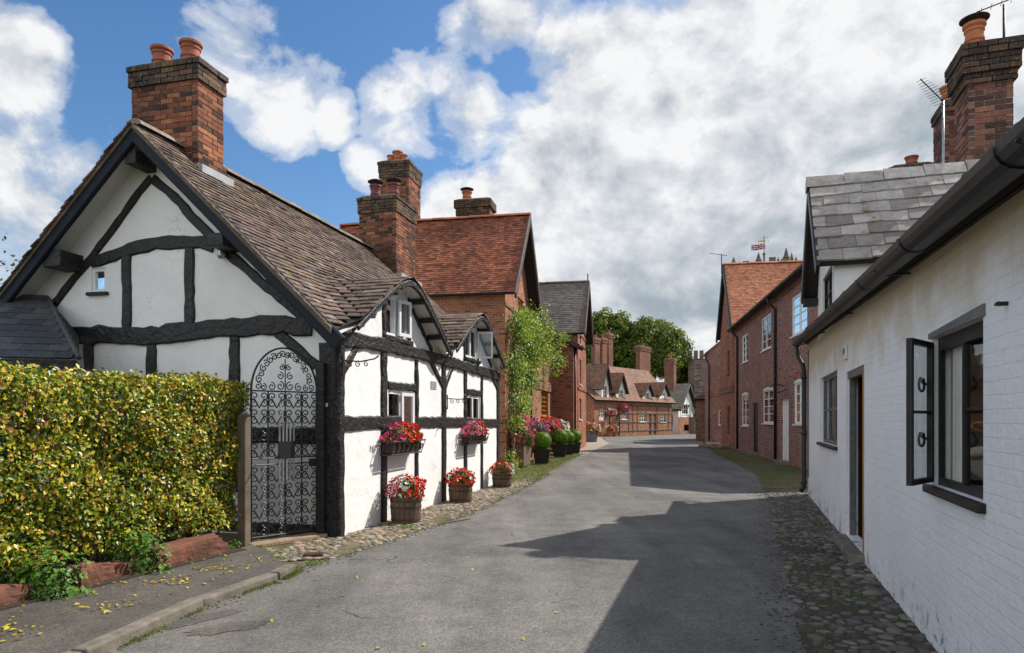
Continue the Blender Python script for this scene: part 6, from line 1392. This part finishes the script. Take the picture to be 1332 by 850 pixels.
for k,(m_, w, h_) in enumerate((('flag_white',.085,.17),('flag_red',.05,.10))):
    flagpatch('upright_band', m_, [(.5-w,0),(.5+w,0),(.5+w,1),(.5-w,1)], .035+.012*k); flagpatch('level_band', m_, [(0,.5-h_),(1,.5-h_),(1,.5+h_),(0,.5+h_)], .040+.012*k)

# ================================================================== NEAR WHITEWASHED COTTAGE ON THE RIGHT
RWo = (1.311+.3415*14.3, 14.3); FW = Frame(RWo, (-.3415, -1.0)); WL = 18.3
wc_ = thing('whitewashed_cottage', 'near whitewashed brick cottage with thick black gutter filling the right edge', 'cottage', (RWo[0],RWo[1],0), FW.rz)
eav = lambda u: 3.24-.0427*u if u < 13.5 else 3.24-.0427*13.5
def wr(px, py, t=0.0): return FW.at(px, py, t)
ws = (wr(1067,540)[0], 1.20, wr(1089,540)[0], 2.30); dr_ = (wr(1100.5,600)[0], .10, wr(1124,600)[0], 2.20)
wn_ = (wr(1212,540)[0], 1.14, wr(1279,540)[0], 2.16)
mb = MB(); DS = (2.15, 4.70)
def wtop(u): return eav(u)-.02
wall(mb, FS(), 0, WL, -.05, wtop, (ws, dr_, wn_), list(np.arange(.5, WL, .5)), .14)
pit = .85; gtw = lambda u: 3.2+pit*min(u,5.4-u)
wall(mb, FG(0), 0, 5.4, -.05, gtw, (), [2.7]); wall(mb, FE(WL), 0, 5.4, -.05, lambda u: eav(WL)+pit*min(u,5.4-u), (), [2.7]); wall(mb, FS(5.4), 0, WL, -.05, 2.6)
W0 = mb.build('wall', 'whitewashed_brick', wc_)
mb = MB(); mb2 = MB()
for sg in (0, 1):
    n = 12
    for i in range(n):
        a, b = WL*i/n, WL*(i+1)/n
        P = [(a if i else -.08,-.10,eav(a)+.0),(b,-.10,eav(b)),(b,2.7,eav(b)+2.8*pit),(a if i else -.08,2.7,eav(a)+2.8*pit)] if sg == 0 else [(a if i else -.08,2.7,eav(a)+2.8*pit),(b,2.7,eav(b)+2.8*pit),(b,5.5,eav(b)),(a if i else -.08,5.5,eav(a))]
        slab(mb, P, .08)
rfw = mb.build('roof', 'roof_felt', wc_)
tiles(mb2, (-.1,-.14,3.245), (WL+.2,0,-.0427*(WL+.2)), (0,2.84,2.84*pit), WL+.2, 2.84*math.hypot(1,pit), .36, .2, .02, 1.4, seed=99, mask=lambda u,v: not (DS[0]-.1 < u < DS[1]+.1))
mb2.build('slates', 'slate_stone', rfw, fixn=False)
q = random.Random(6); mo = MB()
ico_v, ico_f = ico()
for i in range(150):
    u = q.uniform(0,WL); s_ = q.uniform(.02,.05); mo.add(ico_v*np.array([s_*1.4,s_,s_*.7])+np.array([u,-.15+q.uniform(-.02,.05),eav(u)+.04+q.uniform(0,.05)]), ico_f)
mo.build('moss_clumps', 'moss_mortar', rfw, smooth=True, fixn=False)
gutter_run(wc_, (-.35,-.19,eav(-.3)-.01), (WL-.3,-.19,3.24-.0427*(WL-.3)-.01), .098)
mb = MB(); vs = [(u,y,z) for u in (0,13.5,WL) for y in (-.03,-.002) for z in (eav(u)-.06,eav(u)-.01)]
for k in range(2): b_=4*k; mb.add([vs[b_+i] for i in range(8)], [(0,4,6,2),(1,3,7,5),(0,1,5,4),(2,6,7,3)])
mb.build('fascia', 'dark_frame', wc_)
for i in range(6):
    u = .5+i*3; z = 3.24-.0427*u; mb = MB(); mb.tube([(u,-.02,z-.10),(u,-.18,z-.105),(u,-.28,z-.06)], .010, 5); mb.build('gutter_bracket', 'gutter_black', wc_)
downpipe(wc_, [(-.12,-.19,3.17),(-.12,-.19,3.0),(-.10,-.16,2.88),(.10,-.10,2.72),(.16,-.085,2.58),(.16,-.085,.18),(.16,-.15,.08)], .045, collars=[(.16,-.085,2.45),(.16,-.085,1.3),(.16,-.085,.28)])
mb = MB(); mb.tube([(.32,-.015,3.0),(.32,-.015,.4)], .009, 5); mb.build('cable', 'black_plastic', wc_)
window(wc_, FS(), ws, mat='grey_frame', cols=3, rows=2, fw=.06, bar=.035, depth=.05, curtain='curtain_white', sillmat='dark_frame', room=.5)
# the door stands open inward
a,c,b,d = dr_
mb = MB(); mb.prism([(a,c),(a+.06,c),(a+.06,d),(a,d)], -.10, -.04, FS()); mb.prism([(a+.06,d-.09),(b,d-.09),(b,d),(a+.06,d)], -.10, -.01, FS()); mb.build('door_frame', 'grey_frame', wc_)
mb = MB(); mb.box(b-.05,.03,c,b-.004,.75,d-.1); mb.build('door', 'orange_wood', wc_)
mb = MB(); mb.prism([(b-.085,c+.002),(b-.003,c+.002),(b-.003,d-.092),(b-.085,d-.092)], -.10, .004, FS()); mb.build('door_jamb', 'orange_wood', wc_)
mb = MB(); P = [FS()(x,z,w) for w in (-.145,-1.6) for x,z in ((a,c),(b,c),(b,d),(a,d))]; mb.add(P, [(4,5,6,7),(0,1,5,4),(1,2,6,5),(2,3,7,6),(3,0,4,7)]); mb.build('hallway', 'interior_dark', wc_)
mb = MB(); mb.box(a-.05,-.16,-.02,b+.05,.13,c-.002); mb.build('doorstep', 'kerb_stone', wc_, bevel=.02)
# big window: right light fixed, left casement swung out
a,c,b,d = wn_; mid = a+(b-a)*.52
mb = MB(); pr = lambda A,C,B,D,x0=-.075,x1=-.04: mb.prism([(A,C),(B,C),(B,D),(A,D)], x0, x1, FS())
pr(a,c,a+.03,d); pr(b-.03,c,b,d); pr(a+.045,c,b-.045,c+.05); pr(a+.045,d-.09,b-.045,d); pr(mid-.018,c+.05,mid+.018,d-.09); pr(mid+.018,(c+d)/2-.0,b-.03,(c+d)/2+.02,-.07,-.045)
bw_ = mb.build('window', 'dark_frame', wc_); mb = MB(); mb.add([FS()(x,z,-.058) for x,z in ((mid+.02,c+.05),(b-.045,c+.05),(b-.045,d-.09),(mid+.03,d-.09))], [(0,1,2,3)]); mb.build('glass', 'window_glass', bw_)
mb = MB(); mb.prism([(a-.07,c-.06),(b+.05,c-.06),(b+.05,c-.003),(a-.07,c-.003)], -.12, .045, FS()); mb.build('sill', 'dark_frame', bw_, bevel=.01)
mb = MB(); mb.prism([(a-.05,d+.002),(b+.04,d+.002),(b+.04,d+.07),(a-.05,d+.04)], -.05, .012, FS()); mb.build('lintel', 'grey_frame', bw_)
mb = MB(); P = [FS()(x,z,w) for w in (-.145,-1.5) for x,z in ((a,c),(b,c),(b,d),(a,d))]; mb.add(P, [(4,5,6,7),(0,1,5,4),(1,2,6,5),(2,3,7,6),(3,0,4,7)]); mb.build('room', 'interior_cream', bw_)
for x0_, x1_, m_, dy in ((a+.03,a+.13,'curtain_ochre',.12),(a+.13,a+.40,'curtain_white',.10),(b-.36,b-.03,'curtain_white',.12)):
    mb = MB(); n = 16; vs = []
    for i in range(n+1): x = x0_+(x1_-x0_)*i/n; vs += [(x,dy+.02*math.sin(i*1.7),c+.04),(x,dy+.02*math.sin(i*1.7+.3),d-.05)]
    mb.add(vs, [(2*i,2*i+2,2*i+3,2*i+1) for i in range(n)]); mb.build('curtain', m_, bw_, smooth=True)
tipu = wr(1194, 540, -.42)[0]
cs = open_leaf(wc_, (a+.03, -.01), .44, c+.02, d-.03, R(-29), 'dark_frame', .035, 1, 'casement')
for z in (c+.32, d-.32):
    mb = MB(); hx_, hy_ = a+.03+.07*math.cos(R(-105)), .04+.10*math.sin(R(-105)); pl = lambda p, q_: (a+.03+p*math.cos(R(-29))-.03*math.sin(R(29)), -.01+p*math.sin(R(-29))-.03*math.cos(R(29)), q_)
    mb.tube([pl(.10+.055*math.sin(t)*(1-.15*math.cos(t)), z+.05*math.cos(t)) for t in np.linspace(.5,5.6,14)], .009, 5); mb.tube([pl(.02,z),pl(.1,z+.02)], .011, 5); mb.build('stay_ring', 'wrought_iron', wc_)
# number plaque above the door
pu, pv = wr(1101, 459); pq = MB(); pq.box(pu-.10,-.03,pv-.09,pu+.12,-.001,pv+.10); P_ = pq.build('number_plaque', 'plaque_white', wc_, bevel=.006)
mb = MB(); [mb.box(pu-.07+.06*i,-.036,pv-.03+.01*i,pu-.045+.06*i,-.029,pv+.05+.01*i) for i in range(3)]; mb.build('worn_relief', 'grey_frame', P_)
mb = MB(); pu, pv = wr(1311, 395); mb.tube([(pu,-.05,pv),(pu,.01,pv)], .012, 6); mb.tube([(pu-.025,-.045,pv),(pu+.03,-.045,pv+.002)], .008, 5); mb.build('wall_hook', 'wrought_iron', wc_)
# dormer with stone slates
du0, du1 = 2.25, 4.62; dc = (du0+du1)/2; dze, dzr = 3.88, 5.46; hwd = (du1-du0)/2
dwo = (wr(1071,380)[0], 3.28, wr(1083.5,380)[0], 3.92)
mb = MB(); dt = lambda u: 3.86+(dzr-3.95)*(1-abs(u-dc)/hwd)
wall(mb, FS(-.012), du0, du1, 2.98, dt, (dwo,), [dc], .1)
for x in (du0, du1): mb.add([(x,-.012,2.9),(x,2.6,2.9),(x,2.6,3.9),(x,-.012,3.9)], [(0,1,2,3)])
dmr = mb.build('dormer', 'white_render', wc_); window(dmr, FS(-.012), dwo, mat='dark_frame', cols=2, rows=2, fw=.045, bar=.02, depth=.03, room=.3)
mb = MB(); mb2 = MB(); ov_ = .16; dsl = (dzr-dze)/(hwd+ov_)
for sg in (-1, 1):
    x = dc+sg*(hwd+ov_); slab(mb, [(x,-.26,dze-.03),(dc,-.26,dzr-.03),(dc,4.2,dzr-.03),(x,4.2,dze-.03)], .07)
    V = (-sg*(hwd+ov_),0,dzr-dze); tiles(mb2, (x,-.26,dze-.028), (0,1,0), V, 4.46, math.hypot(hwd+ov_,dzr-dze), .37, .27, .026, 2.6, seed=110+sg)
drf = mb.build('dormer_roof', 'roof_felt', dmr); mb2.build('dormer_slates', 'slate_stone', dmr, fixn=False)
mb = MB()
for i in range(8):
    y0_, y1_ = -.30+.56*i, -.30+.56*(i+1)-.012; mb.add([(dc-.17,y0_,dzr-.13),(dc,y0_,dzr+.09),(dc+.17,y0_,dzr-.13),(dc-.17,y1_,dzr-.14),(dc,y1_,dzr+.07),(dc+.17,y1_,dzr-.14),(dc-.17,y0_,dzr-.17),(dc+.17,y0_,dzr-.17)], [(0,1,4,3),(1,2,5,4),(0,6,7,2,1)])
mb.build('ridge_stones', 'slate_stone', dmr, fixn=False)
for sg in (-1,1): timber('bargeboard', dmr, FS(-.26), [(dc+sg*(hwd+ov_+.03),dze-.14),(dc,dzr-.13)], .19, .02, -.03, 'gutter_black', .002); 
mb = MB(); slab(mb, [(dc-hwd-ov_,-.25,dze-.10),(dc,-.25,dzr-.11),(dc,-.014,dzr-.11),(dc-hwd-ov_,-.014,dze-.10)], .02); mb.box(dc-hwd-ov_,-.25,dze-.26,dc-hwd+.1,-.02,dze-.14); mb.build('soffit', 'dark_frame', dmr)
# chimneys
def rch(pxc, Y, wpx, ytop, depth, pots, corb, zb=3.9, lean=0):
    X = (pxc-666)/F*Y; dx, dy = X-RWo[0], Y-RWo[1]; u = dx*FW.x[0]+dy*FW.x[1]; t = dx*FW.y[0]+dy*FW.y[1]; w = wpx/F*Y; zt = H+(545-ytop)/F*Y
    return u-depth, t, u, t+w, zb, zt
c_ = rch(1259, 11.8, 50, 57, .78, None, None); ck = chimney(wc_, *c_, mat='brick_chimney_right', corb=((.72,.05),(.55,.10),(.26,.13)), capmat='soot_brick', skirt=c_[5]-1.86, near=True, ch=.098,
    pots=((c_[2]-.38, c_[1]+.2, .50, .155, 'terracotta_orange', True),))
c2 = rch(1227, 13.9, 23, 131, .78, None, None); chimney(wc_, *c2, mat='brick_chimney_right', corb=((.24,.03),(.14,.04)), capmat='soot_brick', near=True, ch=.09, pots=((c2[2]-.3, c2[1]+.2, .38, .17, 'terracotta_orange', False),))
c3 = rch(1160, 13.7, 46, 216, .5, None, None); chimney(wc_, *c3, mat='brick_chimney_right', near=True, corb=((.16,.03),(.10,.06)), capmat='soot_brick', pots=((c3[2]-.25, c3[1]+.4, .22, .11, 'terracotta', False),))
def aerial(px, Y, y0, y1, boom, n, label, mat):
    X = (px-666)/F*Y; z0 = H+(545-y0)/F*Y; z1 = H+(545-y1)/F*Y; t = thing('television_aerial', label, 'aerial', (X,Y,z0-1.0), 0, 'television aerials on the right-hand chimneys'); hh = z1-z0+1.0
    mb = MB(); mb.tube([(0,0,0),(0,0,hh)], .022, 8); mb.build('pole', mat, t, smooth=True); mb = MB(); b0, b1 = boom; b0 = Vector(b0)+Vector((0,0,hh)); b1 = Vector(b1)+Vector((0,0,hh)); mb.tube([tuple(b0),tuple(b1)], .011, 5); d = (b1-b0).normalized(); s_ = d.cross(Vector((0,0,1))).normalized()
    for i in range(n): p = b0.lerp(b1,(i+.5)/n); e = .09+.11*i/n; mb.tube([tuple(p-s_*e),tuple(p+s_*e)], .005, 4)
    mb.build('boom', 'gutter_black', t, fixn=False)
aerial(1227, 13.1, 222, 132, ((-.62,-.3,.28),(.05,.03,-.02)), 11, 'silver pole television aerial in front of the middle right chimney', 'metal_grey')
aerial(1306, 12.0, 60, 6, ((-.35,.2,-.02),(.55,-.3,.16)), 7, 'dark television aerial standing behind the tallest right chimney', 'gutter_black')
# ================================================================== SKY, SUN, CAMERA
def build_world():
    w = bpy.data.worlds.new('World'); SC.world = w; w.use_nodes = True; nt = w.node_tree; nt.nodes.clear()
    out = nt.nodes.new('ShaderNodeOutputWorld'); sky = nt.nodes.new('ShaderNodeTexSky'); sky.sky_type = 'NISHITA'; sky.sun_disc = False
    sd = Vector((4.9, 2.54, 0)).normalized(); el = R(44.6)
    sky.sun_elevation = el; sky.sun_rotation = math.atan2(sd.x, sd.y); sky.air_density = 1.0; sky.dust_density = 0.6; sky.ozone_density = 2.5
    tc = nt.nodes.new('ShaderNodeTexCoord').outputs['Generated']
    sep = nd(nt, 'SeparateXYZ'); L(nt, tc, sep.inputs[0])
    def scaled(vec, sc, off=(0,0,0)):
        a = nd(nt, 'VectorMath', operation='MULTIPLY_ADD'); L(nt, vec, a.inputs[0]); a.inputs[1].default_value = sc; a.inputs[2].default_value = off; return a.outputs[0]
    def blobsum(blobs):
        acc = None
        for px, py, rad, wt in blobs:
            d = Vector(raydir(px, py)).normalized(); dist = nd(nt, 'VectorMath', operation='DISTANCE'); L(nt, tc, dist.inputs[0]); dist.inputs[1].default_value = d
            q = mth(nt, 'DIVIDE', dist.outputs['Value'], rad)
            f = mth(nt, 'MULTIPLY', mth(nt, 'SUBTRACT', 1.0, mth(nt, 'MULTIPLY', q, q), clamp=True), wt)
            acc = f if acc is None else mth(nt, 'MAXIMUM', acc, f)
        return acc
    B = blobsum([(50,275,.16,.80),(0,85,.09,.78),(-200,260,.30,.8),(310,50,.10,.80),(370,105,.11,.84),(430,145,.06,.78),(530,145,.10,.85),(600,135,.11,.86),(600,80,.06,.6),(640,30,.11,.80),(790,150,.22,.98),(1000,130,.32,.95),(1280,120,.34,.92),(640,270,.10,.74),(720,240,.14,.86),(880,390,.26,1.0),(760,370,.16,.9),(478,212,.05,.75),(1500,300,.45,1.0),(1050,330,.3,1.0),(580,270,.09,.7)])
    def dens(off):
        a = noise(nt, scaled(tc, (1,1,1.35), (3.1+off[0],1.7+off[1],.4+off[2]*1.35)), 2.6, 11, .56, .15)
        b = noise(nt, scaled(tc, (1,1,1.35), (7.1+off[0],4.7+off[1],.9+off[2]*1.35)), 8.5, 8, .6, .3)
        return mth(nt, 'ADD', mth(nt, 'MULTIPLY', a, 2.1), mth(nt, 'MULTIPLY', b, 1.1))      # mean about 1.6
    D0 = dens((0,0,0)); D1 = dens((sd.x*.022, sd.y*.022, .030))
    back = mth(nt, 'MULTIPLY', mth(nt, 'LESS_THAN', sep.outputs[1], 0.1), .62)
    cov = mth(nt, 'ADD', mth(nt, 'SUBTRACT', D0, 1.6), mth(nt, 'MAXIMUM', B, back))
    mask = ramp(nt, cov, [(0.36,(0,0,0)),(0.50,(.45,.45,.45)),(0.72,(1,1,1))], 'EASE')
    thick = mth(nt, 'MULTIPLY', mth(nt, 'SUBTRACT', cov, .95), .30, clamp=True)
    lowf = noise(nt, scaled(tc, (1,1,2.2), (2,5,1)), 2.3, 5, .5)
    Gb = blobsum([(900,300,.20,.36),(1010,330,.22,.38),(1000,230,.16,.30),(1150,60,.12,.12),(90,320,.16,.34),(1150,170,.13,.26),(760,190,.12,.22),(880,130,.10,.16)])
    lit = mth(nt, 'MULTIPLY_ADD', mth(nt, 'SUBTRACT', D0, D1), 1.7, .90)
    shade = mth(nt, 'SUBTRACT', lit, mth(nt, 'ADD', thick, mth(nt, 'ADD', Gb, mth(nt, 'MULTIPLY', mth(nt, 'SUBTRACT', lowf, .48), .9))), clamp=True)
    cc = ramp(nt, shade, [(0.05,(.34,.40,.46)),(0.35,(.46,.51,.56)),(0.65,(.64,.67,.71)),(1.0,(.87,.875,.885))])
    bg1 = nd(nt, 'Background'); bg1.inputs[1].default_value = SKY_S; 
    hs = nd(nt, 'HueSaturation'); hs.inputs['Saturation'].default_value = 1.22; L(nt, sky.outputs[0], hs.inputs['Color']); L(nt, hs.outputs[0], bg1.inputs[0])
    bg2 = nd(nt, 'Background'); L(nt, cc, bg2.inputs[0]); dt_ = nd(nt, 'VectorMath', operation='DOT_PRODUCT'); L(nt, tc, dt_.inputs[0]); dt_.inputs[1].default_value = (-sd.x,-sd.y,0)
    # out-of-view front-lit clouds opposite the sun, extra brightness added to fill shaded walls
    cloud_fill = mth(nt, 'MULTIPLY', mth(nt, 'MAXIMUM', mth(nt, 'SUBTRACT', dt_.outputs['Value'], .25), 0), 1.9); L(nt, mth(nt, 'MULTIPLY', mth(nt, 'ADD', cloud_fill, 1.0), CLOUD_S), bg2.inputs[1])
    ms = nd(nt, 'MixShader'); up = mth(nt, 'MULTIPLY', mth(nt, 'ADD', sep.outputs[2], .01), 30, clamp=True)
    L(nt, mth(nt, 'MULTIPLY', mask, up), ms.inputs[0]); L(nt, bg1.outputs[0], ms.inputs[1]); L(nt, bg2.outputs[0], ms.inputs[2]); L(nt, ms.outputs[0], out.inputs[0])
    sun = bpy.data.lights.new('sun', 'SUN'); sun.energy = SUN_S; sun.angle = R(.5); sun.color = (1.0,.955,.88)
    so = bpy.data.objects.new('sun', sun); COL.objects.link(so)
    dirv = Vector((sd.x*math.cos(el), sd.y*math.cos(el), math.sin(el))); so.rotation_euler = dirv.to_track_quat('Z', 'Y').to_euler(); so.location = dirv*60
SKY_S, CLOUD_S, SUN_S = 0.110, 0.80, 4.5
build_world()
cam = bpy.data.cameras.new('camera'); cam.sensor_width = 36.0; cam.lens = 24.0; cam.sensor_fit = 'HORIZONTAL'; cam.shift_y = (HY-425)/1332.0; cam.clip_end = 2000; cam.clip_start = .05
co = bpy.data.objects.new('camera', cam); COL.objects.link(co); co.location = (0,0,H); co.rotation_euler = (R(90),0,0); SC.camera = co
SC.view_settings.view_transform = 'Standard'; SC.view_settings.look = 'None'; SC.view_settings.gamma = 1.0; SC.view_settings.exposure = 0.42
SC.render.resolution_x = 1024; SC.render.resolution_y = 653
